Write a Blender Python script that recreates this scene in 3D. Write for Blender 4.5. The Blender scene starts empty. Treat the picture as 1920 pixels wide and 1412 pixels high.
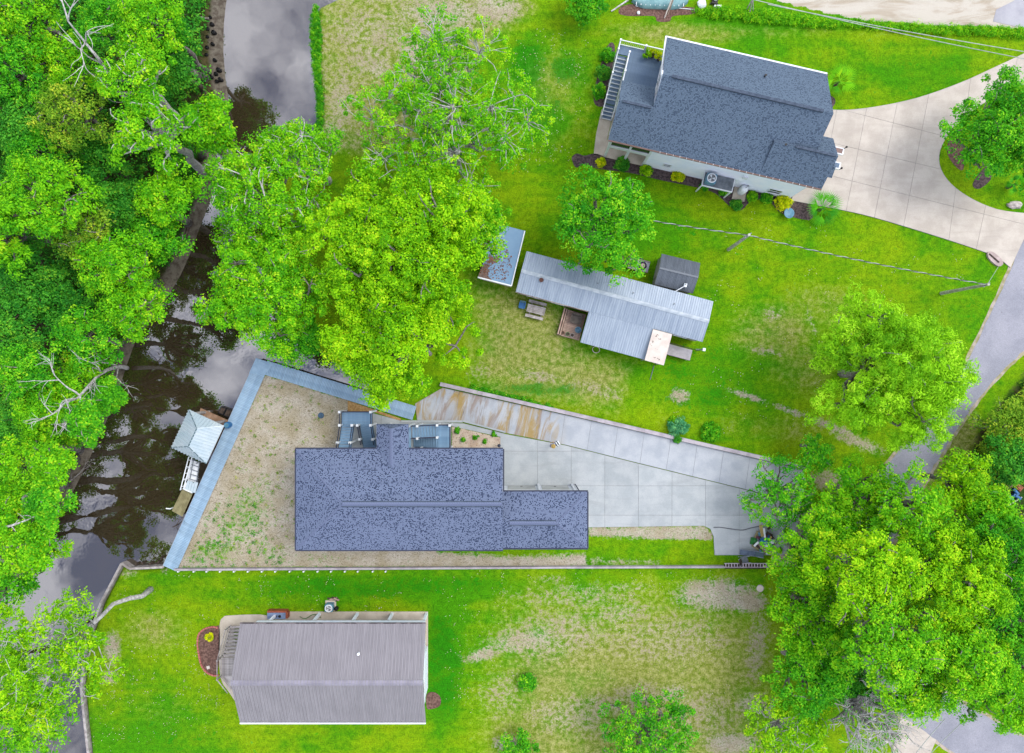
import bpy, bmesh, math, random
import numpy as np
from mathutils import Vector, Matrix
R = math.radians
random.seed(7); rng = np.random.default_rng(7)
scene = bpy.context.scene
COL = scene.collection

# ------------------------------------------------------------------ camera
H = 70.0                 # drone height, metres
S = 0.05                 # metres on the ground for one pixel of the 1920 wide photograph
cam_d = bpy.data.cameras.new('camera'); cam = bpy.data.objects.new('camera', cam_d); COL.objects.link(cam)
cam.location = (0, 0, H); cam.rotation_euler = (0, 0, 0)
cam_d.sensor_fit = 'HORIZONTAL'; cam_d.sensor_width = 36.0
cam_d.lens = 36.0 * H / (1920 * S)
cam_d.clip_start = 0.5; cam_d.clip_end = 3000
scene.camera = cam

# ------------------------------------------------------------------ light
SUN_EL, SUN_AZ = R(58), R(66)     # azimuth clockwise from north
world = bpy.data.worlds.new('World'); scene.world = world; world.use_nodes = True
wn = world.node_tree; wn.nodes.clear()
w_out = wn.nodes.new('ShaderNodeOutputWorld'); w_bg = wn.nodes.new('ShaderNodeBackground')
sky = wn.nodes.new('ShaderNodeTexSky'); sky.sky_type = 'NISHITA'; sky.sun_disc = False
sky.sun_elevation = SUN_EL; sky.sun_rotation = SUN_AZ
w_tc = wn.nodes.new('ShaderNodeTexCoord')
w_map = wn.nodes.new('ShaderNodeMapping'); w_map.inputs['Scale'].default_value = (1, 1, 0.6)
w_noise = wn.nodes.new('ShaderNodeTexNoise'); w_noise.inputs['Scale'].default_value = 9.0
w_noise.inputs['Detail'].default_value = 7; w_noise.inputs['Roughness'].default_value = 0.55
w_ramp = wn.nodes.new('ShaderNodeValToRGB')
w_ramp.color_ramp.elements[0].position = 0.41; w_ramp.color_ramp.elements[0].color = (1.8, 2.1, 3.2, 1)
w_ramp.color_ramp.elements[1].position = 0.61; w_ramp.color_ramp.elements[1].color = (10.5, 10.5, 11.0, 1)
w_mix = wn.nodes.new('ShaderNodeMixRGB'); w_mix.inputs[0].default_value = 0.82     # broken cloud over the blue
wn.links.new(w_tc.outputs['Generated'], w_map.inputs[0]); wn.links.new(w_map.outputs[0], w_noise.inputs['Vector'])
wn.links.new(w_noise.outputs['Fac'], w_ramp.inputs[0])
wn.links.new(sky.outputs[0], w_mix.inputs[1]); wn.links.new(w_ramp.outputs[0], w_mix.inputs[2])
wn.links.new(w_mix.outputs[0], w_bg.inputs[0]); wn.links.new(w_bg.outputs[0], w_out.inputs[0])
w_bg.inputs[1].default_value = 0.125

sd = bpy.data.lights.new('sun', 'SUN'); sd.energy = 1.35; sd.angle = R(30); sd.color = (1.0, 0.95, 0.87)
sun = bpy.data.objects.new('sun', sd); COL.objects.link(sun)
sdir = Vector((math.sin(SUN_AZ) * math.cos(SUN_EL), math.cos(SUN_AZ) * math.cos(SUN_EL), math.sin(SUN_EL)))
sun.rotation_euler = sdir.to_track_quat('Z', 'Y').to_euler(); sun.location = (30, 30, 90)

vs = scene.view_settings
vs.view_transform = 'Standard'; vs.look = 'None'; vs.gamma = 1.0; vs.exposure = 1.2
vs.use_curve_mapping = False
scene.render.engine = 'CYCLES'

# ------------------------------------------------------------------ helpers
def W(px, py, z=0.0):
    k = S * (H - z) / H
    return Vector(((px - 960) * k, (706 - py) * k, z))
def W2(px, py, z=0.0):
    p = W(px, py, z); return (p.x, p.y)
def lin(v):
    v /= 255.0
    return v / 12.92 if v <= 0.04045 else ((v + 0.055) / 1.055) ** 2.4
def c(r, g, b, k=0.5):                     # seen colour -> base colour
    return (lin(r) * k, lin(g) * k, lin(b) * k, 1.0)

ORG = {}
def tag(o, label=None, cat=None, group=None, kind=None):
    if label: o['label'] = label
    if cat: o['category'] = cat
    if group: o['group'] = group
    if kind: o['kind'] = kind
    return o
def thing(name, label, cat, loc, group=None):
    o = bpy.data.objects.new(name, None); COL.objects.link(o)
    o.empty_display_size = 0.3
    o.location = loc; ORG[o.as_pointer()] = Vector(loc)
    return tag(o, label, cat, group)

class Frame:
    """local metres (u, v, z) -> world; origin o (x, y), turned by a degrees"""
    def __init__(s, o=(0, 0), a=0.0, z=0.0):
        s.o = o; s.c = math.cos(R(a)); s.s = math.sin(R(a)); s.z = z; s.a = a
    def __call__(s, u, v, z=0.0):
        return (s.o[0] + u * s.c - v * s.s, s.o[1] + u * s.s + v * s.c, s.z + z)
ID = Frame()

class MB:
    def __init__(s, fr=ID):
        s.v = []; s.f = []; s.uv = {}; s.mi = []; s.fr = fr
    def add(s, verts, faces, mi=0, local=True):
        b = len(s.v)
        s.v += [s.fr(*p) for p in verts] if local else [tuple(p) for p in verts]
        for f in faces:
            s.f.append([b + i for i in f]); s.mi.append(mi)
        return s
    def quad(s, a, b, c_, d, mi=0): return s.add([a, b, c_, d], [(0, 1, 2, 3)], mi)
    def slope(s, pts, u_dir, uv0=(0, 0), mi=0):
        """flat roof face with metre UVs: u along the eave, v up the slope"""
        w = [Vector(s.fr(*p)) for p in pts]
        n = (w[1] - w[0]).cross(w[-1] - w[0])
        if n.length < 1e-9: n = (w[2] - w[0]).cross(w[-1] - w[0])
        n.normalize()
        if n.z < 0: w.reverse(); n = -n
        o = Vector(s.fr(0, 0, 0)); ud = (Vector(s.fr(*u_dir, 0)) - o).normalized()
        ud = (ud - n * ud.dot(n)).normalized(); vd = n.cross(ud)
        b = len(s.v); s.v += [tuple(p) for p in w]
        s.uv[len(s.f)] = [((p - o).dot(ud) + uv0[0], (p - o).dot(vd) + uv0[1]) for p in w]
        s.f.append(list(range(b, b + len(w)))); s.mi.append(mi)
        return s
    def box(s, u0, u1, v0, v1, z0, z1, mi=0):
        return s.add([(u0, v0, z0), (u1, v0, z0), (u1, v1, z0), (u0, v1, z0), (u0, v0, z1), (u1, v0, z1), (u1, v1, z1), (u0, v1, z1)],
                     [(3, 2, 1, 0), (4, 5, 6, 7), (0, 1, 5, 4), (1, 2, 6, 5), (2, 3, 7, 6), (3, 0, 4, 7)], mi)
    def prism(s, poly, z0, z1, mi=0):
        n = len(poly)
        a = sum(poly[i][0] * poly[(i + 1) % n][1] - poly[(i + 1) % n][0] * poly[i][1] for i in range(n))
        if a < 0: poly = poly[::-1]
        v = [(p[0], p[1], z0) for p in poly] + [(p[0], p[1], z1) for p in poly]
        f = [tuple(range(n - 1, -1, -1)), tuple(range(n, 2 * n))]
        f += [(i, (i + 1) % n, n + (i + 1) % n, n + i) for i in range(n)]
        return s.add(v, f, mi)
    def bar(s, a, b, w, h, mi=0):
        """rectangular bar between two points, width w sideways, height h"""
        a = Vector(a); b = Vector(b); d = (b - a)
        side = d.cross(Vector((0, 0, 1)))
        if side.length < 1e-6: side = Vector((1, 0, 0))
        side.normalize(); up = side.cross(d).normalized()
        o = []
        for p in (a, b):
            for sx, sz in ((-1, -1), (1, -1), (1, 1), (-1, 1)): o.append(p + side * (sx * w / 2) + up * (sz * h / 2))
        return s.add([tuple(p) for p in o], [(0, 1, 2, 3), (7, 6, 5, 4), (1, 0, 4, 5), (2, 1, 5, 6), (3, 2, 6, 7), (0, 3, 7, 4)], mi)
    def tube(s, pts, rad, n=6, mi=0, cap=True):
        pts = [Vector(p) for p in pts]
        if not isinstance(rad, (list, tuple)): rad = [rad] * len(pts)
        vs_, fs = [], []
        for i, p in enumerate(pts):
            d = (pts[min(i + 1, len(pts) - 1)] - pts[max(i - 1, 0)])
            d = d.normalized() if d.length > 1e-9 else Vector((0, 0, 1))
            x = d.cross(Vector((0, 0, 1)) if abs(d.z) < 0.9 else Vector((1, 0, 0))).normalized(); y = d.cross(x)
            for k in range(n):
                t = 2 * math.pi * k / n
                vs_.append(p + x * (math.cos(t) * rad[i]) + y * (math.sin(t) * rad[i]))
        for i in range(len(pts) - 1):
            for k in range(n):
                k2 = (k + 1) % n
                fs.append((i * n + k, (i + 1) * n + k, (i + 1) * n + k2, i * n + k2))
        if cap: fs += [tuple(range(n)), tuple(range(len(pts) * n - 1, (len(pts) - 1) * n - 1, -1))]
        return s.add([tuple(p) for p in vs_], fs, mi)
    def lathe(s, u, v, prof, n=14, mi=0):
        """profile [(r, z), ...] turned round the vertical at (u, v)"""
        vs_, fs = [], []
        for r, z in prof:
            for k in range(n):
                t = 2 * math.pi * k / n; vs_.append((u + r * math.cos(t), v + r * math.sin(t), z))
        for i in range(len(prof) - 1):
            for k in range(n):
                k2 = (k + 1) % n; fs.append((i * n + k, i * n + k2, (i + 1) * n + k2, (i + 1) * n + k))
        fs += [tuple(range(n - 1, -1, -1)), tuple(range((len(prof) - 1) * n, len(prof) * n))]
        return s.add(vs_, fs, mi)
    def mesh(s, name, mats, off=Vector((0, 0, 0)), smooth=False):
        me = bpy.data.meshes.new(name)
        me.from_pydata([(p[0] - off[0], p[1] - off[1], p[2] - off[2]) for p in s.v], [], s.f)
        for m in (mats if isinstance(mats, (list, tuple)) else [mats]): me.materials.append(m)
        if s.uv:
            uvl = me.uv_layers.new(name='UVMap')
            for i, p in enumerate(me.polygons):
                if i in s.uv:
                    for k, li in enumerate(p.loop_indices): uvl.data[li].uv = s.uv[i][k]
        if any(s.mi): me.polygons.foreach_set('material_index', s.mi)
        if smooth: me.polygons.foreach_set('use_smooth', [True] * len(me.polygons))
        me.update()
        return me
    def build(s, name, mats, parent=None, origin=None, smooth=False):
        if parent is not None: off = ORG[parent.as_pointer()]
        elif origin is not None: off = Vector(origin)
        else: off = Vector((0, 0, 0))
        o = bpy.data.objects.new(name, s.mesh(name, mats, off, smooth)); COL.objects.link(o)
        o.parent = parent
        if parent is None: o.location = off
        ORG[o.as_pointer()] = off
        return o
def piece(name, me, parent, loc, rz=0.0, rx=0.0):
    """one more copy of a shared piece, placed at a world point"""
    o = bpy.data.objects.new(name, me); COL.objects.link(o); o.parent = parent
    o.location = Vector(loc) - (ORG[parent.as_pointer()] if parent else Vector((0, 0, 0)))
    o.rotation_euler = (rx, 0, rz); ORG[o.as_pointer()] = Vector(loc)
    return o
def fast_mesh(name, V, F, nper, mats, attr=None):
    """numpy verts and faces with the same number of corners"""
    me = bpy.data.meshes.new(name)
    me.vertices.add(len(V)); me.vertices.foreach_set('co', np.ascontiguousarray(V, dtype=np.float32).ravel())
    nf = len(F); me.loops.add(nf * nper); me.polygons.add(nf)
    me.loops.foreach_set('vertex_index', np.ascontiguousarray(F, dtype=np.int32).ravel())
    me.polygons.foreach_set('loop_start', np.arange(0, nf * nper, nper, dtype=np.int32))
    me.polygons.foreach_set('loop_total', np.full(nf, nper, dtype=np.int32))
    for m in (mats if isinstance(mats, (list, tuple)) else [mats]): me.materials.append(m)
    if attr is not None:
        for k, a in attr.items():
            A = me.attributes.new(k, 'FLOAT', 'POINT'); A.data.foreach_set('value', np.ascontiguousarray(a, dtype=np.float32))
    me.update(calc_edges=True)
    return me
def link(name, me, parent=None, loc=None):
    o = bpy.data.objects.new(name, me); COL.objects.link(o); o.parent = parent
    if loc is not None: o.location = loc
    return o

# ------------------------------------------------------------------ materials
class NT:
    def __init__(s, m): s.t = m.node_tree
    def n(s, typ, **kw):
        nd = s.t.nodes.new(typ)
        for k, v in kw.items():
            if hasattr(nd, k): setattr(nd, k, v)
        return nd
    def l(s, a, b): s.t.links.new(a, b)
    def val(s, sock, v):
        if hasattr(v, 'is_output'): s.l(v, sock)
        else: sock.default_value = v
    def math(s, op, a, b=0.0, clamp=False):
        m = s.n('ShaderNodeMath', operation=op); m.use_clamp = clamp
        s.val(m.inputs[0], a); s.val(m.inputs[1], b); return m.outputs[0]
    def mix(s, f, a, b, mode='MIX'):
        m = s.n('ShaderNodeMixRGB', blend_type=mode); s.val(m.inputs[0], f); s.val(m.inputs[1], a); s.val(m.inputs[2], b); return m.outputs[0]
    def noise(s, vec, scale, detail=3, rough=0.55, dist=0.0):
        m = s.n('ShaderNodeTexNoise'); s.l(vec, m.inputs['Vector']); m.inputs['Scale'].default_value = scale
        m.inputs['Detail'].default_value = detail; m.inputs['Roughness'].default_value = rough; m.inputs['Distortion'].default_value = dist
        return m.outputs['Fac']
    def ramp(s, f, a, b):
        m = s.n('ShaderNodeMapRange', interpolation_type='SMOOTHSTEP'); s.l(f, m.inputs[0])
        m.inputs[1].default_value = a; m.inputs[2].default_value = b; return m.outputs[0]
    def attr(s, name): return s.n('ShaderNodeAttribute', attribute_name=name).outputs['Fac']
    def pos(s): return s.n('ShaderNodeNewGeometry').outputs['Position']
    def scaled(s, vec, sc, rot=(0, 0, 0)):
        m = s.n('ShaderNodeMapping'); s.l(vec, m.inputs[0]); m.inputs['Scale'].default_value = sc; m.inputs['Rotation'].default_value = rot; return m.outputs[0]
    def bump(s, h, st, dist=0.02):
        b = s.n('ShaderNodeBump'); s.l(h, b.inputs['Height']); b.inputs['Strength'].default_value = st; b.inputs['Distance'].default_value = dist; return b.outputs[0]
def new_mat(name):
    m = bpy.data.materials.new(name); m.use_nodes = True
    return m, NT(m), m.node_tree.nodes['Principled BSDF']
def mat(name, c1, c2=None, scale=2.0, rough=0.7, metal=0.0, spec=0.3, bump=0.0, detail=4, lo=0.35, hi=0.65, vary=0.0, fine=0.12, stretch=None):
    """plain stuff: two base colours mixed by noise, fine grain, optional tint for each object"""
    m, t, b = new_mat(name)
    tc = t.n('ShaderNodeTexCoord').outputs['Object']
    v = t.scaled(tc, stretch) if stretch else tc
    nz = t.noise(v, scale, detail)
    col = t.mix(t.ramp(nz, lo, hi), c1, c2 or tuple(x * 0.75 for x in c1[:3]) + (1,))
    if fine:
        col = t.mix(fine, col, t.mix(1.0, col, t.math('MULTIPLY', t.noise(tc, 14.0, 2), 2.0), 'MULTIPLY'))
    if vary:
        oi = t.n('ShaderNodeObjectInfo').outputs['Random']
        hsv = t.n('ShaderNodeHueSaturation'); t.l(col, hsv.inputs['Color'])
        t.l(t.math('ADD', t.math('MULTIPLY', oi, 2 * vary), 1 - vary), hsv.inputs['Value']); col = hsv.outputs[0]
    if name.startswith('concrete'):
        ps = t.pos(); k1 = t.ramp(t.noise(t.scaled(ps, (0.16, 1.1, 1), (0, 0, R(8))), 1.0, 6, 0.65, 0.8), 0.50, 0.72); k2 = t.ramp(t.noise(ps, 1.7, 6, 0.75), 0.66, 0.74)
        col = t.mix(t.math('MULTIPLY', k1, 0.34), col, tuple(x * 0.62 for x in c1[:3]) + (1,)); col = t.mix(t.math('MULTIPLY', k2, 0.4), col, tuple(x * 0.5 for x in c1[:3]) + (1,))
    t.l(col, b.inputs['Base Color'])
    b.inputs['Roughness'].default_value = rough; b.inputs['Metallic'].default_value = metal; b.inputs['Specular IOR Level'].default_value = spec
    if bump: t.l(t.bump(nz, bump), b.inputs['Normal'])
    return m
def shingle(name, light, dark, cut, w=0.17, h=0.135):
    """asphalt shingles: tabs in courses, laid by UV in metres"""
    m, t, b = new_mat(name)
    uv = t.n('ShaderNodeUVMap').outputs[0]
    br = t.n('ShaderNodeTexBrick'); t.l(uv, br.inputs['Vector']); br.offset = 0.37
    br.inputs['Color1'].default_value = (0, 0, 0, 1); br.inputs['Color2'].default_value = (1, 1, 1, 1); br.inputs['Mortar'].default_value = (0, 0, 0, 1)
    br.inputs['Scale'].default_value = 1.0; br.inputs['Mortar Size'].default_value = 0.012; br.inputs['Brick Width'].default_value = w; br.inputs['Row Height'].default_value = h
    br.inputs['Bias'].default_value = 0.0
    jit = t.noise(uv, 5.5, 3, 0.7)
    f = t.math('ADD', t.math('MULTIPLY', br.outputs['Color'], 0.55), t.math('MULTIPLY', jit, 0.6))
    f = t.math('ADD', f, t.math('MULTIPLY', t.math('SUBTRACT', t.noise(uv, 0.22, 3), 0.5), 0.25))
    k = t.ramp(f, cut - 0.10, cut + 0.12)
    col = t.mix(k, dark, light)
    col = t.mix(t.math('MULTIPLY', br.outputs['Fac'], 0.55), col, tuple(x * 0.5 for x in dark[:3]) + (1,))
    col = t.mix(0.35, col, t.mix(1.0, col, t.math('MULTIPLY', t.noise(uv, 26.0, 2), 2.0), 'MULTIPLY'))
    t.l(col, b.inputs['Base Color']); b.inputs['Roughness'].default_value = 0.9; b.inputs['Specular IOR Level'].default_value = 0.2
    t.l(t.bump(t.math('ADD', k, t.math('MULTIPLY', br.outputs['Fac'], -1.0)), 0.5, 0.015), b.inputs['Normal'])
    return m
M = {}
def leafmat(name, a, b_, warm, trans=0.42):
    """leaves: hue runs from leaf to leaf and clump to clump (attribute hue), part of the light passes through"""
    m, t, b = new_mat(name)
    h = t.attr('hue')
    col = t.mix(t.ramp(h, 0.05, 0.75), a, b_); col = t.mix(t.ramp(h, 0.72, 1.1), col, warm)
    t.l(col, b.inputs['Base Color']); b.inputs['Roughness'].default_value = 0.6; b.inputs['Specular IOR Level'].default_value = 0.12
    tr = t.n('ShaderNodeBsdfTranslucent'); t.l(col, tr.inputs['Color'])
    mx = t.n('ShaderNodeMixShader'); mx.inputs[0].default_value = trans
    out = m.node_tree.nodes['Material Output']
    t.l(b.outputs[0], mx.inputs[1]); t.l(tr.outputs[0], mx.inputs[2]); t.l(mx.outputs[0], out.inputs['Surface'])
    return m
LK = 1.06
M['leaf_yellow'] = leafmat('leaf_yellow', c(79, 148, 7, LK), c(144, 202, 13, LK), c(188, 216, 31, LK))
M['leaf_bright'] = leafmat('leaf_bright', c(66, 148, 16, LK), c(127, 198, 18, LK), c(181, 214, 37, LK))
M['leaf_green'] = leafmat('leaf_green', c(40, 128, 21, LK), c(94, 182, 25, LK), c(159, 208, 37, LK))
M['leaf_deep'] = leafmat('leaf_deep', c(38, 118, 31, LK), c(84, 166, 43, LK), c(132, 188, 43, LK))
M['leaf_olive'] = leafmat('leaf_olive', c(76, 126, 25, LK), c(135, 176, 40, LK), c(188, 196, 56, LK))
M['leaf_pine'] = leafmat('leaf_pine', c(84, 150, 12, LK), c(148, 206, 27, LK), c(193, 224, 65, LK), 0.25)
M['leaf_gold'] = leafmat('leaf_gold', c(150, 180, 6, LK), c(214, 220, 15, LK), c(244, 232, 45, LK))
M['leaf_blue'] = leafmat('leaf_blue', c(40, 120, 80, LK), c(96, 176, 120, LK), c(140, 200, 120, LK))
M['bark_pale'] = mat('bark_pale', c(226, 224, 224, 0.6), c(176, 172, 170, 0.6), 5.0, bump=0.3)
M['bark_grey'] = mat('bark_grey', c(176, 170, 166), c(118, 110, 104), 4.0, bump=0.5)
M['bark_brown'] = mat('bark_brown', c(120, 104, 92), c(74, 62, 54), 4.0, bump=0.5)
M['shingle_blue'] = shingle('shingle_blue', c(158, 174, 210), c(68, 82, 114), 0.43, 0.10, 0.095)
M['shingle_slate'] = shingle('shingle_slate', c(128, 150, 174), c(84, 102, 126), 0.42, 0.11, 0.10)
M['ridge_blue'] = mat('ridge_blue', c(134, 146, 180), c(112, 124, 158), 6, 0.9)
M['ridge_slate'] = mat('ridge_slate', c(96, 110, 130), c(72, 86, 106), 6, 0.9)
M['trim_dark'] = mat('trim_dark', c(62, 70, 96), None, 3, 0.6)
M['white'] = mat('white', c(238, 242, 246, 0.75), c(222, 228, 234, 0.75), 1.2, 0.5, fine=0.05)
M['siding'] = mat('siding', c(240, 242, 255, 0.88), c(230, 236, 254, 0.88), 0.9, 0.55, fine=0.05)
M['concrete'] = mat('concrete', c(206, 212, 215), c(190, 198, 202), 0.7, 0.85, vary=0.05, fine=0.15, bump=0.05)
M['concrete_warm'] = mat('concrete_warm', c(224, 214, 202, 0.56), c(206, 196, 184, 0.56), 0.55, 0.85, vary=0.04, fine=0.15, bump=0.05)
M['joint'] = mat('joint', c(176, 178, 180), c(150, 150, 150), 1.5, 0.95)
M['wall_conc'] = mat('wall_conc', c(214, 206, 214), c(184, 176, 184), 1.2, 0.85)
M['plank_blue'] = mat('plank_blue', c(172, 202, 228, 0.6), c(152, 184, 212, 0.6), 1.6, 0.6, vary=0.09)
M['step_blue'] = mat('step_blue', c(140, 176, 208, 0.6), c(120, 158, 192, 0.6), 1.5, 0.6, vary=0.05)
M['deck_slate'] = mat('deck_slate', c(124, 150, 178), c(108, 134, 162), 1.2, 0.6, vary=0.05)
M['wood_tan'] = mat('wood_tan', c(196, 160, 132), c(164, 128, 100), 2.0, 0.8, vary=0.12, stretch=(1, 1, 1))
M['wood_pale'] = mat('wood_pale', c(214, 186, 168), c(178, 148, 132), 2.0, 0.8, vary=0.14)
M['wood_grey'] = mat('wood_grey', c(200, 194, 192, 0.6), c(160, 152, 150, 0.6), 2.5, 0.85, vary=0.12)
M['wood_olive'] = mat('wood_olive', c(176, 168, 124), c(146, 138, 98), 2.0, 0.85, vary=0.08)
M['wood_dark'] = mat('wood_dark', c(98, 84, 74), c(66, 54, 48), 3.0, 0.9)
M['pole_wood'] = mat('pole_wood', c(190, 192, 176, 0.75), c(150, 150, 134, 0.75), 3.0, 0.9)
M['black'] = mat('black', c(34, 34, 38), None, 3, 0.5)
M['dark_glass'] = mat('dark_glass', c(70, 82, 84), c(54, 66, 68), 1.0, 0.12, spec=0.6, fine=0)
M['grey_metal'] = mat('grey_metal', c(150, 158, 166), c(118, 126, 134), 2.0, 0.45, metal=0.3)
M['blue_plastic'] = mat('blue_plastic', c(50, 130, 196), c(40, 112, 176), 2.0, 0.4)
M['blue_pale'] = mat('blue_pale', c(120, 176, 204), c(96, 150, 180), 3.0, 0.4)
M['orange'] = mat('orange', c(196, 104, 72), c(160, 84, 60), 3.0, 0.6)
M['red'] = mat('red', c(206, 44, 48), c(170, 36, 40), 3.0, 0.6)
M['green_plastic'] = mat('green_plastic', c(60, 150, 66), c(40, 120, 50), 3.0, 0.5)
M['terracotta'] = mat('terracotta', c(168, 110, 76), c(130, 84, 60), 3.0, 0.8)
M['pink_brick'] = mat('pink_brick', c(226, 138, 132), c(196, 112, 108), 5.0, 0.85, vary=0.10)
M['mulch'] = mat('mulch', c(118, 100, 100), c(74, 62, 64), 5.0, 0.95, bump=0.8, detail=6, fine=0.5)
M['mulch_brown'] = mat('mulch_brown', c(150, 116, 104), c(104, 76, 68), 5.0, 0.95, bump=0.8, detail=6, fine=0.5)
M['pad'] = mat('pad', c(220, 208, 190, 0.6), c(200, 188, 170, 0.6), 1.0, 0.85)
M['rubber'] = mat('rubber', c(64, 66, 84), c(48, 48, 62), 4.0, 0.8)
M['tin_white'] = mat('tin_white', c(222, 238, 246, 0.52), c(204, 226, 238, 0.52), 1.0, 0.35, spec=0.5, fine=0.05)
M['tin_trim'] = mat('tin_trim', c(110, 140, 150), None, 2.0, 0.5)
M['cream'] = mat('cream', c(236, 224, 214, 0.6), c(220, 206, 196, 0.6), 1.3, 0.6, fine=0.1)
def tin(name, c1, c2, streak, rust=None, rough=0.4):
    m, t, b = new_mat(name)
    uv = t.n('ShaderNodeUVMap').outputs[0]
    st = t.noise(t.scaled(uv, (3.2, 0.28, 1)), 1.0, 4, 0.6); big = t.noise(uv, 0.5, 3)
    col = t.mix(t.ramp(t.math('ADD', t.math('MULTIPLY', st, streak), t.math('MULTIPLY', big, 1 - streak)), 0.35, 0.65), c1, c2)
    if rust:
        sp = t.ramp(t.noise(uv, 3.0, 5, 0.7), 0.66, 0.74)
        col = t.mix(t.math('MULTIPLY', sp, 0.7), col, rust)
    t.l(col, b.inputs['Base Color']); b.inputs['Roughness'].default_value = rough; b.inputs['Metallic'].default_value = 0.15
    return m
M['tin_brown'] = tin('tin_brown', c(174, 170, 176), c(156, 152, 158), 0.6, None, 0.45)
M['tin_grey'] = tin('tin_grey', c(192, 208, 226), c(160, 178, 200), 0.7, c(132, 130, 132), 0.4)
M['tin_shed'] = tin('tin_shed', c(128, 138, 152), c(96, 106, 118), 0.7, c(110, 104, 96), 0.5)
# ------------------------------------------------------------------ ground, creek
def inside(P, poly):
    x, y = P[:, 0], P[:, 1]; r = np.zeros(len(P), bool); n = len(poly)
    for i in range(n):
        x0, y0 = poly[i]; x1, y1 = poly[(i + 1) % n]
        if y0 == y1: continue
        cnd = ((y0 > y) != (y1 > y)) & (x < (x1 - x0) * (y - y0) / (y1 - y0) + x0)
        r ^= cnd
    return r
def segdist(P, a, b):
    a = np.array(a); b = np.array(b); d = b - a; t = np.clip(((P - a) @ d) / (d @ d), 0, 1)
    return np.linalg.norm(P - (a + t[:, None] * d), axis=1)
def px_poly(pts, z=0.0): return [W2(x, y, z) for x, y in pts]

west = [(470, -900), (455, -200), (430, -60), (418, 0), (414, 40), (413, 90), (417, 140), (424, 190), (412, 240), (398, 280), (402, 330), (386, 380), (366, 430), (352, 470),
        (334, 510), (308, 555), (278, 595), (248, 635), (228, 690), (206, 760), (178, 820), (160, 860), (128, 925), (92, 990), (52, 1050), (10, 1110), (-60, 1190), (-120, 1300), (-140, 1500), (-140, 2400)]
east = [(186, 2400), (172, 1480), (165, 1412), (156, 1330), (152, 1290), (160, 1215), (190, 1130), (228, 1058), (250, 1066), (305, 1064), (352, 958), (400, 850), (440, 762), (480, 674), (560, 700), (640, 724), (700, 742), (722, 730),
        (640, 690), (596, 660), (556, 632), (520, 596), (496, 540), (478, 470), (484, 410), (516, 345), (560, 300), (584, 262), (596, 225), (596, 180), (590, 130), (584, 70), (588, 25), (596, 8), (700, -40), (760, -200), (800, -900)]
creek_px = west + east
creek = px_poly(creek_px)
GX, GY, GS = 76.0, 58.0, 0.36
xs = np.arange(-GX, GX + 1e-6, GS); ys = np.arange(-GY, GY + 1e-6, GS)
gx, gy = np.meshgrid(xs, ys); P = np.stack([gx.ravel(), gy.ravel()], 1)
ins = inside(P, creek)
dw = np.full(len(P), 1e9); de = dw.copy()
nw = len(west)
for i in range(len(creek)):
    a, b = creek[i], creek[(i + 1) % len(creek)]
    if i == nw - 1 or i == len(creek) - 1: continue
    d = segdist(P, a, b)
    if i < nw - 1: dw = np.minimum(dw, d)
    else: de = np.minimum(de, d)
WATER = -0.75
isw = dw < de; dd = np.minimum(dw, de)
out_z = np.where(isw, WATER * np.clip(1 - dw / 2.6, 0, 1) ** 1.4, WATER * np.clip(1 - de / 0.45, 0, 1))
in_z = WATER - np.where(isw, np.minimum(dw * 0.45, 1.2), np.minimum(de * 2.2, 1.2))
Z = np.where(ins, in_z, out_z)
ppx = P[:, 0] / S + 960; ppy = 706 - P[:, 1] / S; PP = np.stack([ppx, ppy], 1)
def blob(lst):
    a = np.zeros(len(P))
    for (x, y, rx, ry, s_, *r_) in lst:
        an = R(r_[0]) if r_ else 0.0
        dx, dy = ppx - x, ppy - y; u = dx * math.cos(an) + dy * math.sin(an); v = -dx * math.sin(an) + dy * math.cos(an)
        a = np.maximum(a, s_ * np.exp(-((u / rx) ** 2 + (v / ry) ** 2) ** 1.5 * 0.7))
    return a
def soft(poly, v, edge=12.0):
    m = inside(PP, poly); d = np.full(len(P), 1e9)
    for i in range(len(poly)): d = np.minimum(d, segdist(PP, poly[i], poly[(i + 1) % len(poly)]))
    return v * np.clip(0.5 + np.where(m, d, -d) / edge, 0, 1)
yard = [(496, 700), (660, 752), (700, 790), (700, 842), (820, 842), (820, 1036), (1101, 1036), (1101, 1062), (305, 1066)]
a_sand = soft(yard, 0.86, 6)
a_sand = np.maximum(a_sand, soft([(1101, 985), (1322, 984), (1338, 1000), (1338, 1014), (1250, 1016), (1101, 1006)], 0.72, 10))
a_sand = np.maximum(a_sand, soft([(1101, 1040), (1240, 1044), (1240, 1062), (1101, 1062)], 0.55, 10))
green_yard = blob([(460, 960, 60, 40, 0.55, -50), (400, 1035, 45, 20, 0.6), (600, 1047, 60, 9, 0.35), (500, 1030, 40, 24, 0.35), (470, 750, 20, 12, 0.25), (980, 1040, 110, 8, 0.7), (1200, 1030, 150, 14, 0.9)])
a_sand = np.clip(a_sand - green_yard * 0.55, 0, 2)
field = [(596, 0), (960, -80), (1010, 20), (940, 70), (880, 160), (800, 260), (700, 300), (600, 280), (590, 120)]
a_sand = np.maximum(a_sand, soft(field, 0.40, 30))
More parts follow.
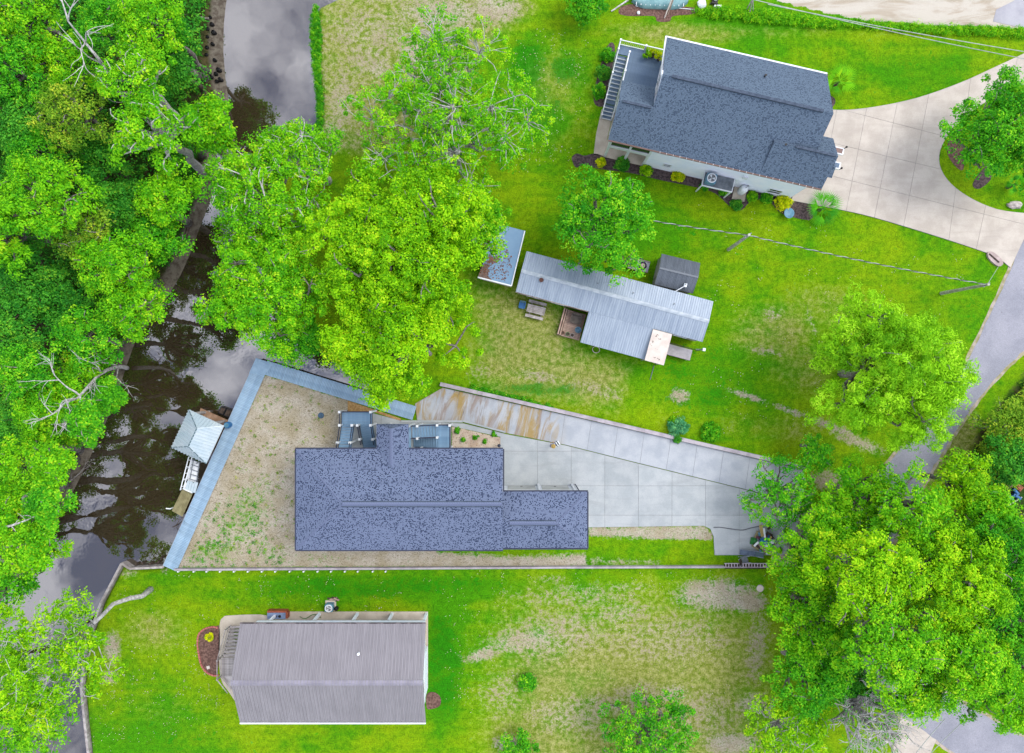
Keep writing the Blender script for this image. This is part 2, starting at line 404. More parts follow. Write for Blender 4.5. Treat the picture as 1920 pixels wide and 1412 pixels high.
a_sand = np.maximum(a_sand, blob([(800, 100, 70, 60, 0.66), (830, 25, 110, 40, 0.62), (930, 15, 60, 35, 0.64), (690, 110, 60, 60, 0.50), (640, 190, 36, 80, 0.55), (710, 130, 30, 26, 0.6), (625, 250, 34, 40, 0.55),
    (985, 1202, 90, 26, 0.60, -6), (905, 1228, 40, 14, 0.66, -14), (1060, 1170, 80, 26, 0.50, -8), (1160, 1150, 90, 24, 0.50, -6), (1345, 1115, 90, 34, 0.72), (1400, 1130, 40, 20, 0.8), (1420, 1210, 26, 90, 0.52, 8),
    (1130, 1325, 60, 30, 0.50), (1200, 1310, 60, 40, 0.54), (1260, 1300, 40, 22, 0.58), (950, 1395, 34, 20, 0.62), (1370, 1395, 60, 24, 0.70), (1410, 1320, 40, 24, 0.6), (1180, 1100, 60, 12, 0.46), (1030, 1085, 40, 10, 0.44),
    (1400, 742, 46, 7, 0.72, 18), (1480, 770, 40, 7, 0.70, 22), (1560, 800, 60, 9, 0.70, 20), (1610, 830, 60, 14, 0.62, 20), (1450, 590, 26, 16, 0.5), (1520, 600, 8, 40, 0.5, -18), (1440, 660, 36, 10, 0.5, 8), (1550, 900, 40, 26, 0.6), (1600, 960, 60, 60, 0.7),
    (210, 1215, 18, 34, 0.72), (205, 1270, 20, 14, 0.66), (240, 1075, 20, 9, 0.60), (310, 1070, 10, 10, 0.6), (1275, 742, 24, 16, 0.62), (1020, 645, 60, 40, 0.2), (960, 620, 50, 60, 0.2), (1120, 730, 60, 20, 0.46, 14), (1010, 705, 60, 14, 0.5, 10), (900, 700, 30, 30, 0.4), (1040, 1190, 150, 60, 0.50, -6), (1250, 1200, 160, 60, 0.46), (1300, 1340, 130, 60, 0.46), (1080, 1340, 120, 50, 0.48), (700, 60, 120, 60, 0.50), (1090, 1120, 160, 30, 0.46), (940, 1300, 60, 60, 0.44)]))
a_lot = soft([(1395, -20), (1460, 2), (1540, 22), (1620, 38), (1740, 46), (1920, 54), (2300, 60), (2300, -400), (1395, -400)], 1.0, 6)
a_dry = soft([(930, 1150), (1380, 1110), (1450, 1250), (1450, 1412), (1440, 1600), (960, 1600), (930, 1350)], 0.62, 190)
a_dry = np.maximum(a_dry, soft([(890, 520), (1060, 570), (1090, 650), (1180, 690), (1150, 760), (900, 720)], 0.72, 90))
a_dry = np.maximum(a_dry, np.maximum(soft(field, 0.55, 40), blob([(1450, 620, 90, 60, 0.5), (1540, 580, 90, 50, 0.34), (1050, 180, 110, 110, 0.30), (1340, 60, 220, 20, 0.42), (290, 1180, 60, 40, 0.36), (300, 1330, 60, 40, 0.28), (1500, 680, 80, 60, 0.4), (1800, 820, 40, 60, 0.6), (1760, 900, 40, 60, 0.6), (1420, 800, 120, 30, 0.3)])))
a_lush = blob([(990, 120, 40, 50, 0.9), (1060, 130, 36, 30, 0.8), (1010, 210, 50, 60, 0.6), (700, 1100, 300, 26, 0.7), (1000, 200, 40, 40, 0.7), (830, 1250, 40, 120, 0.8), (300, 1380, 140, 60, 0.5), (1300, 740, 100, 30, 0.7), (1010, 730, 100, 14, 0.7), (1500, 40, 300, 14, 0.6),
    (1700, 130, 140, 50, 0.5), (1200, 430, 200, 40, 0.5), (1290, 700, 120, 60, 0.6), (1760, 420, 60, 20, 0.7), (1030, 220, 30, 60, 0.6), (1370, 90, 100, 20, 0.35), (1820, 560, 60, 60, 0.5)])
forest = west + [(-400, 2400), (-400, -900)]
a_litter = np.maximum(soft([(p[0] - 14, p[1]) for p in west[:-1]] + [(-160, 2400), (-900, 2400), (-900, -900)], 1.0, 24),
    np.maximum(soft([(1500, 1000), (1640, 940), (1700, 1180), (1640, 1300), (1500, 1260)], 0.6, 50), soft([(1780, 960), (1830, 800), (1920, 690), (2300, 640), (2300, 1600), (1940, 1330), (1780, 1200)], 0.8, 40)))
a_mud = np.where(ins, 1.0, np.where(isw, np.clip(1.4 - dw / 1.4, 0, 1), np.clip(0.35 - de * 2, 0, 1)))
nx, ny = len(xs), len(ys)
ii = (np.arange(ny - 1)[:, None] * nx + np.arange(nx - 1)[None, :]).ravel()
F = np.stack([ii, ii + 1, ii + nx + 1, ii + nx], 1)
V = np.stack([P[:, 0], P[:, 1], Z], 1)
# skirt out to the horizon
BIG = 1500.0
b0 = len(V)
corners = np.array([(-BIG, -BIG, 0), (BIG, -BIG, 0), (BIG, BIG, 0), (-BIG, BIG, 0)], float)
V = np.concatenate([V, corners]); q = [0, nx - 1, nx * ny - 1, nx * (ny - 1)]
F = np.concatenate([F, np.array([[b0, b0 + 1, q[1], q[0]], [b0 + 1, b0 + 2, q[2], q[1]], [b0 + 2, b0 + 3, q[3], q[2]], [b0 + 3, b0, q[0], q[3]]])])
pad4 = lambda a: np.concatenate([a, np.zeros(4)])

m, t, b = new_mat('lawn'); M['lawn'] = m
ps = t.pos()
n_big = t.noise(ps, 0.10, 4, 0.6); n_mid = t.noise(ps, 0.55, 5, 0.65); n_sm = t.noise(ps, 2.2, 5, 0.7); n_fine = t.noise(ps, 8.5, 3, 0.7)
n_mow = t.noise(t.scaled(ps, (0.12, 1.3, 1)), 1.0, 3)
lush, dry, sand, lot, litter, mud = [t.attr(k) for k in ('lush', 'dry', 'sand', 'lot', 'litter', 'mud')]
gk = t.math('ADD', t.math('MULTIPLY', n_big, 0.5), t.math('ADD', t.math('MULTIPLY', n_mid, 0.35), t.math('MULTIPLY', n_mow, 0.15)))
gk = t.math('SUBTRACT', gk, t.math('MULTIPLY', lush, 0.16))
grass = t.mix(t.ramp(gk, 0.36, 0.61), c(76, 156, 4, 0.52), c(142, 180, 8, 0.52))
grass = t.mix(t.ramp(t.math('ADD', t.math('MULTIPLY', n_mid, 0.6), t.math('MULTIPLY', n_sm, 0.4)), 0.58, 0.72), grass, c(52, 152, 8, 0.50))
dk = t.ramp(t.math('ADD', dry, t.math('MULTIPLY', t.math('SUBTRACT', t.math('ADD', t.math('MULTIPLY', n_big, 0.6), t.math('ADD', t.math('MULTIPLY', n_mid, 0.3), t.math('MULTIPLY', n_sm, 0.3))), 0.6), 1.6)), 0.16, 0.72)
grass = t.mix(t.math('MULTIPLY', dk, 0.85), grass, t.mix(t.ramp(n_sm, 0.35, 0.65), c(146, 158, 60, 0.48), c(178, 174, 112, 0.52)))
lk_ = t.ramp(t.math('ADD', lush, t.math('MULTIPLY', t.math('SUBTRACT', t.math('ADD', t.math('MULTIPLY', n_mid, 0.7), t.math('MULTIPLY', n_sm, 0.3)), 0.5), 2.2)), 0.55, 0.75)
grass = t.mix(t.math('MULTIPLY', lk_, 0.75), grass, c(38, 148, 6, 0.46))
grain = t.math('ADD', t.math('MULTIPLY', t.math('ADD', t.math('MULTIPLY', n_fine, 0.6), t.math('MULTIPLY', n_sm, 0.4)), 3.4), -0.70)
grass = t.mix(1.0, grass, grain, 'MULTIPLY')
sn = t.math('ADD', t.math('MULTIPLY', n_sm, 0.35), t.math('ADD', t.math('MULTIPLY', t.noise(ps, 5.0, 4, 0.75), 0.4), t.math('MULTIPLY', n_mid, 0.25)))
sk = t.ramp(t.math('ADD', sand, t.math('MULTIPLY', t.math('SUBTRACT', sn, 0.5), 2.6)), 0.34, 0.74)
sandc = t.mix(t.ramp(n_mid, 0.35, 0.65), c(222, 212, 196), c(196, 184, 156))
sandc = t.mix(t.ramp(t.noise(t.scaled(ps, (1, 1.6, 1), (0, 0, 0.6)), 2.8, 6, 0.7, 2.6), 0.48, 0.66), sandc, c(142, 130, 98))
sandc = t.mix(0.5, sandc, t.mix(1.0, sandc, t.math('MULTIPLY', n_fine, 2.0), 'MULTIPLY'))
g2 = t.mix(sk, grass, sandc)
lotc = t.mix(t.ramp(t.noise(t.scaled(ps, (0.3, 1.4, 1), (0, 0, 0.15)), 0.5, 5, 0.6, 1.5), 0.42, 0.66), c(232, 224, 210), c(206, 192, 172))
g2 = t.mix(t.ramp(t.math('ADD', lot, t.math('MULTIPLY', t.math('SUBTRACT', n_sm, 0.5), 0.9)), 0.42, 0.58), g2, lotc)
litc = t.mix(t.ramp(n_sm, 0.4, 0.62), c(56, 66, 30), c(104, 92, 64)); litc = t.mix(t.ramp(n_mid, 0.45, 0.6), litc, c(48, 96, 26))
g2 = t.mix(t.ramp(t.math('ADD', litter, t.math('MULTIPLY', t.math('SUBTRACT', n_sm, 0.5), 0.8)), 0.4, 0.7), g2, litc)
mudc = t.mix(t.ramp(n_sm, 0.4, 0.64), c(136, 128, 116), c(98, 88, 78))
g2 = t.mix(t.ramp(t.math('ADD', mud, t.math('MULTIPLY', t.math('SUBTRACT', n_sm, 0.5), 0.8)), 0.40, 0.65), g2, mudc)
t.l(g2, b.inputs['Base Color']); b.inputs['Roughness'].default_value = 0.95; b.inputs['Specular IOR Level'].default_value = 0.1
t.l(t.bump(t.math('ADD', n_fine, n_sm), 0.6, 0.06), b.inputs['Normal'])
me = fast_mesh('ground', V, F, 4, M['lawn'], {'sand': pad4(a_sand), 'dry': pad4(a_dry), 'lush': pad4(a_lush), 'lot': pad4(a_lot), 'litter': pad4(a_litter), 'mud': pad4(a_mud)})
me.polygons.foreach_set('use_smooth', [True] * len(me.polygons))
tag(link('ground', me), kind='structure')

# water: murky, mirror-like, with faint ripples
m, t, b = new_mat('creek_water'); M['water'] = m
ps = t.pos()
dif = t.n('ShaderNodeBsdfDiffuse'); t.l(t.mix(t.noise(ps, 0.15, 3), c(74, 64, 42), c(58, 50, 36)), dif.inputs['Color'])
gl = t.n('ShaderNodeBsdfGlossy'); gl.inputs['Roughness'].default_value = 0.015; gl.inputs['Color'].default_value = (0.95, 0.95, 1.0, 1)
rip = t.bump(t.math('ADD', t.math('MULTIPLY', t.noise(ps, 1.1, 2), t.ramp(t.noise(ps, 0.12, 2), 0.45, 0.7)), t.math('MULTIPLY', t.noise(ps, 0.25, 2), 0.5)), 0.22, 0.10)
t.l(rip, gl.inputs['Normal'])
mx = t.n('ShaderNodeMixShader'); mx.inputs[0].default_value = 0.17
t.l(dif.outputs[0], mx.inputs[1]); t.l(gl.outputs[0], mx.inputs[2]); t.l(mx.outputs[0], m.node_tree.nodes['Material Output'].inputs['Surface'])
mb = MB(); mb.add([(-GX, -GY, WATER), (-10, -GY, WATER), (-8, GY, WATER), (-GX, GY, WATER)], [(0, 1, 2, 3)])
tag(mb.build('creek_water', M['water']), kind='structure')

# ------------------------------------------------------------------ roads and drives
m, t, b = new_mat('asphalt'); M['asphalt'] = m
ps = t.pos()
col = t.mix(t.ramp(t.noise(ps, 0.25, 5, 0.65), 0.35, 0.65), c(176, 177, 188, 0.58), c(158, 160, 172, 0.58))
col = t.mix(t.ramp(t.noise(ps, 1.4, 6, 0.75), 0.60, 0.78), col, c(128, 128, 140))
col = t.mix(0.4, col, t.mix(1.0, col, t.math('MULTIPLY', t.noise(ps, 16, 2), 2.0), 'MULTIPLY'))
t.l(col, b.inputs['Base Color']); b.inputs['Roughness'].default_value = 0.9; b.inputs['Specular IOR Level'].default_value = 0.15
M['shoulder'] = mat('shoulder', c(214, 200, 186), c(170, 166, 110), 1.3, 0.95, detail=6, fine=0.4)
def sheet(name, pts, z, material, px=True, thick=0.0):
    poly = px_poly(pts, z) if px else pts
    mb = MB(); mb.prism(poly, z - max(thick, 0.012), z)
    return tag(mb.build(name, material), kind='structure')
def smooth_poly(pts, k=6):
    """closed Catmull-Rom through the points"""
    out = []; n = len(pts)
    for i in range(n):
        p0, p1, p2, p3 = [np.array(pts[(i + j - 1) % n], float) for j in range(4)]
        for s_ in range(k):
            u = s_ / k
            out.append(tuple(0.5 * ((2 * p1) + (-p0 + p2) * u + (2 * p0 - 5 * p1 + 4 * p2 - p3) * u * u + (-p0 + 3 * p1 - 3 * p2 + p3) * u ** 3)))
    return out
def smooth_line(pts, k=6):
    out = []; n = len(pts)
    for i in range(n - 1):
        p0, p1, p2, p3 = [np.array(pts[min(max(i + j - 1, 0), n - 1)], float) for j in range(4)]
        for s_ in range(k):
            u = s_ / k
            out.append(tuple(0.5 * ((2 * p1) + (-p0 + p2) * u + (2 * p0 - 5 * p1 + 4 * p2 - p3) * u * u + (-p0 + 3 * p1 - 3 * p2 + p3) * u ** 3)))
    return out + [tuple(pts[-1])]
road_l = [(2100, 40), (2010, 250), (1925, 436), (1894, 508), (1848, 608), (1808, 690), (1770, 765), (1722, 812), (1676, 856), (1624, 930), (1590, 1020), (1570, 1110), (1590, 1210), (1650, 1310), (1712, 1356), (1748, 1382), (1800, 1420), (1900, 1480), (2100, 1560)]
road_r = [(2150, 1440), (2000, 1412), (1920, 1384), (1850, 1344), (1760, 1290), (1690, 1220), (1662, 1140), (1664, 1060), (1690, 980), (1736, 900), (1766, 850), (1800, 795), (1842, 738), (1886, 690), (1930, 652), (2020, 610), (2200, 560), (2200, 300), (2260, 60)]
rl, rr = smooth_line(road_l), smooth_line(road_r)
def widen(line, k):
    o = []
    for i, p in enumerate(line):
        a = np.array(line[max(i - 1, 0)]); b_ = np.array(line[min(i + 1, len(line) - 1)]); d = b_ - a; d /= np.linalg.norm(d)
        o.append((p[0] - d[1] * -k, p[1] + d[0] * -k * -1 * -1)) if False else o.append((p[0] + d[1] * k, p[1] - d[0] * k))
    return o
wob = lambda ln: [(p[0] + random.uniform(-1.3, 1.3), p[1] + random.uniform(-1.3, 1.3)) for p in ln]
sheet('road_shoulder', wob(widen(rl, -6)) + wob(widen(rr, -6)), 0.015, M['shoulder'])
sheet('road', wob(rl) + wob(rr), 0.03, M['asphalt'])
def slabs(name, pts, lines, z, m_top, gap=0.013, thick=0.10, m_base=None):
    """a drive cast as slabs: each slab is a piece, joints recessed"""
    poly = px_poly(pts, z)
    base = MB(); base.prism(poly, z - thick, z - 0.025)
    root = tag(base.build(name, m_base or M['joint']), kind='structure')
    bm = bmesh.new(); bm.faces.new([bm.verts.new((p[0], p[1], 0)) for p in poly])
    for p, q_ in lines:
        a = Vector((*W2(*p, z), 0)); d = Vector((*W2(*q_, z), 0)) - a
        bmesh.ops.bisect_plane(bm, geom=bm.verts[:] + bm.edges[:] + bm.faces[:], plane_co=a, plane_no=Vector((-d.y, d.x, 0)).normalized(), dist=1e-4)
    k = 0
    for f in bm.faces:
        if f.calc_area() < 0.15: continue
        vv = [Vector((v.co.x, v.co.y)) for v in f.verts]; n = len(vv)
        if f.normal.z < 0: vv.reverse()
        o = []
        for i in range(n):
            p0, p1, p2 = vv[i - 1], vv[i], vv[(i + 1) % n]
            e1 = (p1 - p0); e2 = (p2 - p1)
            if e1.length < 1e-5 or e2.length < 1e-5: o.append(p1); continue
            n1 = Vector((-e1.y, e1.x)).normalized(); n2 = Vector((-e2.y, e2.x)).normalized()
            bis = n1 + n2
            bis = bis.normalized() / max(0.5, bis.normalized().dot(n1)) if bis.length > 1e-4 else n1
            o.append(p1 + bis * gap)
        cx = sum((p for p in o), Vector((0, 0))) / n
        mb = MB(); mb.prism([(p.x, p.y) for p in o], z - 0.03, z + random.uniform(-0.003, 0.003))
        mats_ = m_top(cx) if callable(m_top) else m_top
        ob = mb.build('slab', mats_, root); k += 1
    bm.free()
    return root
M['stained'] = None
m, t, b = new_mat('stained_concrete'); M['stained'] = m
ps = t.pos(); rot = t.scaled(ps, (1, 1, 1), (0, 0, R(14)))
base = t.mix(t.ramp(t.noise(ps, 0.7, 4), 0.35, 0.65), c(206, 212, 220), c(188, 196, 206))
st = t.noise(t.scaled(rot, (1.0, 0.2, 1)), 1.0, 6, 0.66, 1.4)
xx = t.n('ShaderNodeSeparateXYZ'); t.l(ps, xx.inputs[0])
fade = t.ramp(xx.outputs[0], 5.4, 3.2)
k1 = t.math('MULTIPLY', t.ramp(st, 0.40, 0.64), fade)
rustc = t.mix(t.ramp(t.noise(t.scaled(rot, (0.5, 0.2, 1)), 1.0, 3), 0.42, 0.58), c(168, 152, 142), c(186, 158, 96))
col = t.mix(k1, base, rustc)
col = t.mix(t.math('MULTIPLY', t.ramp(t.noise(t.scaled(rot, (2.4, 0.3, 1)), 1.0, 4), 0.6, 0.74), t.math('MULTIPLY', fade, 0.8)), col, c(122, 102, 84))
col = t.mix(0.15, col, t.mix(1.0, col, t.math('MULTIPLY', t.noise(ps, 14, 2), 2.0), 'MULTIPLY'))
t.l(col, b.inputs['Base Color']); b.inputs['Roughness'].default_value = 0.8
# the long lane along the north wall
lane = [(778, 757), (830, 727), (1060, 778), (1280, 828), (1504, 880), (1512, 905), (1502, 945), (1392, 916), (1196, 868), (1060, 834), (944, 811), (868, 791), (782, 788)]
lane_l = [((862 + 49.5 * k, 728 + 11.6 * k), (852 + 49.5 * k, 796 + 11.6 * k)) for k in range(0, 14)]
slabs('lane', lane, lane_l, 0.12, M['stained'])
# the lower apron in front of the garage
apron = [(938, 816), (1060, 839), (1196, 873), (1392, 921), (1502, 950), (1494, 1000), (1470, 1041), (1340, 1041), (1338, 1006), (1332, 992), (1320, 986), (1103, 989), (1092, 960), (938, 930)]
apron = [(x, y - (4 if i < 5 else 0)) for i, (x, y) in enumerate(apron)]
ap_l = [((1008 + 63 * k, 780), (1008 + 63 * k, 1080)) for k in range(0, 9)] + [((900, 846), (1560, 846)), ((900, 911), (1560, 911)), ((900, 966), (1560, 966))]
slabs('garage_apron', apron, ap_l, 0.10, M['concrete'])
walk = [(655, 775), (700, 775), (752, 789), (870, 794), (946, 813), (946, 821), (846, 799), (846, 846), (655, 846)]
slabs('side_walk', walk, [((715, 700), (715, 900)), ((790, 700), (790, 900)), ((846, 700), (846, 900))], 0.10, M['concrete'])
# drive of the north-east house
drive = smooth_line([(1520, 196), (1575, 206), (1640, 200), (1720, 183), (1800, 155), (1860, 128), (1920, 100), (2000, 60)], 4) + [(2010, 240), (1940, 405)] + \
        smooth_line([(1925, 398), (1870, 392), (1815, 368), (1778, 336), (1762, 300), (1770, 268), (1800, 240), (1850, 222), (1905, 205)], 3)[::1] + [(1906, 204.5), (1960, 230), (1942, 402)][:0]
drive = smooth_line([(1500, 190), (1535, 200), (1575, 206), (1640, 200), (1720, 183), (1800, 155), (1860, 128), (1920, 100), (1990, 66)], 4) + [(1975, 130), (1905, 165), (1850, 190)] + \
        smooth_line([(1806, 222), (1772, 262), (1761, 300), (1776, 336), (1815, 368), (1870, 392), (1930, 400)], 4) + [(1938, 414), (1924, 440), (1895, 502)] + \
        smooth_line([(1878, 488), (1850, 474), (1750, 441), (1640, 408), (1580, 394)], 3) + [(1484, 376), (1500, 300)]
dl = [((1623 + 57 * k, 213 - 8 * k), (1587 + 57 * k, 393 - 8 * k)) for k in range(-1, 2)]
dl += [((1737, 200), (1695, 420)), ((1802, 280), (1780, 443)), ((1858, 340), (1830, 470)), ((1627, 218), (1773, 256)), ((1556, 267), (1763, 317)), ((1560, 330), (1747, 377))]
slabs('drive', drive, dl, 0.10, M['concrete_warm'])
sheet('driveway_apron', [(1690, 1342), (1756, 1386), (1742, 1420), (1700, 1480), (1660, 1480), (1676, 1400)], 0.024, M['concrete_warm'])
sheet('paved_patch', [(1862, 40), (1868, 18), (1900, 2), (1960, -40), (2050, -30), (2050, 52), (1920, 53)], 0.02, mat('patch_conc', c(206, 206, 214), c(184, 184, 194), 0.5, 0.9))
sheet('side_path', [(1128, 205), (1150, 210), (1138, 262), (1140, 294), (1113, 290), (1118, 250)], 0.03, M['pad'])
# gravel beds, mulch beds
m, t, b = new_mat('gravel'); M['gravel'] = m
ps = t.pos(); vo = t.n('ShaderNodeTexVoronoi'); t.l(ps, vo.inputs['Vector']); vo.inputs['Scale'].default_value = 7.0
col = t.mix(t.ramp(vo.outputs['Distance'], 0.2, 0.75), c(236, 216, 192), c(150, 118, 96)); col = t.mix(0.35, col, t.mix(1.0, col, vo.outputs['Color'], 'MULTIPLY'))
t.l(col, b.inputs['Base Color']); b.inputs['Roughness'].default_value = 0.9
M['gravel_orange'] = mat('gravel_orange', c(224, 184, 122), c(190, 146, 90), 6.0, 0.9, detail=5, fine=0.5)
M['pebble'] = mat('pebble', c(238, 222, 202), c(214, 190, 168), 0.9, 0.8)
def pebbles(name, poly_px, n, z, material, smin=0.035, smax=0.08, flat=0.6):
    poly = px_poly(poly_px, z); xs_ = [p[0] for p in poly]; ys_ = [p[1] for p in poly]
    Q = np.stack([rng.uniform(min(xs_), max(xs_), n * 3), rng.uniform(min(ys_), max(ys_), n * 3)], 1); Q = Q[inside(Q, poly)][:n]
    k = len(Q); sz = rng.uniform(smin, smax, k)
    base = np.array([(1, 0, 0), (0, 1, 0), (-1, 0, 0), (0, -1, 0), (0, 0, 1)], float)
    a = rng.uniform(0, 6.28, k); ca, sa = np.cos(a), np.sin(a)
    asp = rng.uniform(0.6, 1.0, k)
    bx = base[None, :, 0] * sz[:, None]; by = base[None, :, 1] * (sz * asp)[:, None]; bz = base[None, :, 2] * (sz * flat)[:, None]
    Vx = bx * ca[:, None] - by * sa[:, None] + Q[:, 0:1]; Vy = bx * sa[:, None] + by * ca[:, None] + Q[:, 1:2]; Vz = bz + z
    Vv = np.stack([Vx, Vy, Vz], 2).reshape(-1, 3); o = np.arange(k)[:, None, None] * 5
    Ff = (o + np.array([(0, 1, 4), (1, 2, 4), (2, 3, 4), (3, 0, 4)])[None]).reshape(-1, 3)
    return link(name, fast_mesh(name, Vv, Ff, 3, material))
bed1 = [(848, 800), (943, 822), (943, 842), (848, 842)]
sheet('gravel_bed', bed1, 0.06, M['gravel']); tag(pebbles('gravel', bed1, 2600, 0.06, M['pebble']), 'cream pebbles filling the bed beside the right-hand blue staircase', 'gravel', kind='stuff')
bed2 = [(652, 751), (752, 785), (752, 790), (700, 772), (652, 772)]
sheet('gravel_strip', bed2, 0.06, M['gravel_orange'])
bed3 = [(1452, 1060), (1494, 1060), (1490, 1040), (1500, 960), (1520, 950), (1530, 1000), (1512, 1062), (1440, 1064)]
bed3 = [(1444, 1062), (1448, 1040), (1466, 1028), (1482, 990), (1496, 952), (1530, 952), (1524, 1010), (1496, 1062)]
sheet('gravel_verge', bed3, 0.05, M['gravel']); tag(pebbles('gravel', bed3, 2200, 0.05, M['pebble']), 'cream pebbles beside the rubbish pile at the drive entrance', 'gravel', kind='stuff')
mul = smooth_poly([(1072, 296), (1082, 288), (1096, 292), (1115, 288), (1140, 294), (1200, 300), (1300, 318), (1400, 340), (1490, 362), (1512, 372), (1524, 396), (1520, 412), (1490, 408), (1462, 398), (1440, 376), (1410, 376), (1390, 394), (1370, 388), (1340, 362), (1300, 350), (1240, 338), (1180, 324), (1120, 316), (1096, 308), (1080, 314)], 4)
sheet('mulch_bed', mul, 0.03, M['mulch'])
sheet('mulch_bed', smooth_poly([(1116, 160), (1138, 88), (1152, 84), (1150, 120), (1136, 190), (1126, 200), (1114, 192)], 4), 0.03, M['mulch'])
sheet('mulch_bed', smooth_poly([(1542, 190), (1552, 178), (1566, 186), (1562, 200), (1546, 202)], 4), 0.03, M['mulch'])
sheet('mulch_bed', smooth_poly([(1780, 262), (1792, 250), (1806, 280), (1806, 318), (1790, 310), (1776, 286)], 4), 0.03, M['mulch_brown'])
sheet('mulch_bed', smooth_poly([(1824, 344), (1850, 310), (1864, 310), (1858, 336), (1836, 354)], 4), 0.03, M['mulch'])
sheet('mulch_bed', smooth_poly([(800, 1302), (814, 1298), (826, 1308), (824, 1324), (806, 1330), (800, 1326)], 4), 0.03, M['mulch_brown'])
sheet('mulch_bed', smooth_poly([(1160, 24), (1180, 8), (1300, 14), (1300, 26), (1262, 30), (1256, 40), (1232, 40), (1226, 30), (1180, 30)], 3), 0.02, M['mulch_brown'])
# ------------------------------------------------------------------ building helpers
def ribs(mb, pts, u_dir, pitch, w, h, mi=0, start=0.0):
    """raised ribs up the slope of a flat roof face (local points)"""
    wpts = [Vector(p) for p in pts]
    n = (wpts[1] - wpts[0]).cross(wpts[-1] - wpts[0]).normalized()
    if n.z < 0: n = -n
    ud = Vector((*u_dir, 0)); ud = (ud - n * ud.dot(n)).normalized(); vd = n.cross(ud); o = wpts[0]
    q = [((p - o).dot(ud), (p - o).dot(vd)) for p in wpts]; k = len(q)
    lo, hi = min(p[0] for p in q), max(p[0] for p in q)
    u = lo + pitch * 0.5 + start
    while u < hi:
        vs_ = []
        for i in range(k):
            a, b = q[i], q[(i + 1) % k]
            if (a[0] - u) * (b[0] - u) < 0: vs_.append(a[1] + (b[1] - a[1]) * (u - a[0]) / (b[0] - a[0]))
        if len(vs_) >= 2 and max(vs_) - min(vs_) > 0.1:
            v0, v1 = min(vs_), max(vs_)
            A = o + ud * u + vd * v0; B = o + ud * u + vd * v1
            s_ = ud * (w / 2); up = n * h
            i0 = len(mb.f)
            mb.add([tuple(A - s_), tuple(A + s_), tuple(A + s_ * 0.6 + up), tuple(A - s_ * 0.6 + up), tuple(B - s_), tuple(B + s_), tuple(B + s_ * 0.6 + up), tuple(B - s_ * 0.6 + up)],
                   [(3, 2, 6, 7), (2, 1, 5, 6), (0, 3, 7, 4), (0, 1, 2, 3), (7, 6, 5, 4)], mi)
            for f in range(i0, len(mb.f)): mb.uv[f] = [(u, 0), (u, 0.2), (u, v1 - v0), (u, v1 - v0)]
        u += pitch
def gable(mb, u0, u1, v0, v1, ze, zr, along='u', th=0.14, hip0=0.0, hip1=0.0, rib=None, mi=0):
    """gable or hipped roof shell; returns the four faces. along = ridge direction"""
    if along == 'u':
        T = lambda a, b, z: (a, b, z); a0, a1, b0, b1 = u0, u1, v0, v1; ud, vd = (1, 0), (0, 1)
    else:
        T = lambda a, b, z: (b, a, z); a0, a1, b0, b1 = v0, v1, u0, u1; ud, vd = (0, 1), (1, 0)
    bm_ = (b0 + b1) / 2
    A, B, C_, D = T(a0, b0, ze), T(a1, b0, ze), T(a1, b1, ze), T(a0, b1, ze)
    r0, r1 = T(a0 + hip0, bm_, zr), T(a1 - hip1, bm_, zr)
    faces = [([A, B, r1, r0], ud), ([C_, D, r0, r1], ud)]
    if hip0: faces.append(([D, A, r0], vd))
    if hip1: faces.append(([B, C_, r1], vd))
    for i, (p, d) in enumerate(faces):
        mb.slope(p, d, (i * 3.37, i * 1.71), mi)
        if rib: ribs(mb, p, d, *rib, mi=mi)
    # underside and edge so the roof has thickness
    lo = lambda p: (p[0], p[1], p[2] - th)
    b = [lo(A), lo(B), lo(C_), lo(D), lo(r0), lo(r1)]
    mb.add(b, [(0, 4, 5, 1), (2, 5, 4, 3)] + ([(3, 4, 0)] if hip0 else []) + ([(1, 5, 2)] if hip1 else []), mi)
    ring = [A, B] + ([] if hip1 else [r1]) + [C_, D] + ([] if hip0 else [r0])
    for i in range(len(ring)):
        p, q_ = ring[i], ring[(i + 1) % len(ring)]
        mb.add([p, q_, lo(q_), lo(p)], [(3, 2, 1, 0)], mi)
    return r0, r1
def window(par, fr, u, v, z, w, h, side, glass=None, name='window'):
    """framed window on a wall facing side (du, dv): frame and pane proud of it"""
    du, dv = side; mb = MB(fr); g = MB(fr)
    tu, tv = abs(dv), abs(du)
    def bx(m_, a0, a1, z0, z1, d0, d1):
        us = sorted((u + tu * a0 + du * d0, u + tu * a1 + du * d1)); vs2 = sorted((v + tv * a0 + dv * d0, v + tv * a1 + dv * d1))
        m_.box(us[0], us[1], vs2[0], vs2[1], z0, z1)
    bx(mb, -w / 2 - 0.09, w / 2 + 0.09, z + h, z + h + 0.09, 0.0, 0.06); bx(mb, -w / 2 - 0.12, w / 2 + 0.12, z - 0.09, z, 0.0, 0.09)
    bx(mb, -w / 2 - 0.09, -w / 2, z, z + h, 0.0, 0.06); bx(mb, w / 2, w / 2 + 0.09, z, z + h, 0.0, 0.06); bx(mb, -w / 2, w / 2, z + h / 2 - 0.03, z + h / 2 + 0.03, 0.0, 0.05)
    o = mb.build(name, M['white'], par)
    bx(g, -w / 2, w / 2, z, z + h, 0.003, 0.02); g.build('pane', glass or M['dark_glass'], o)
    return o
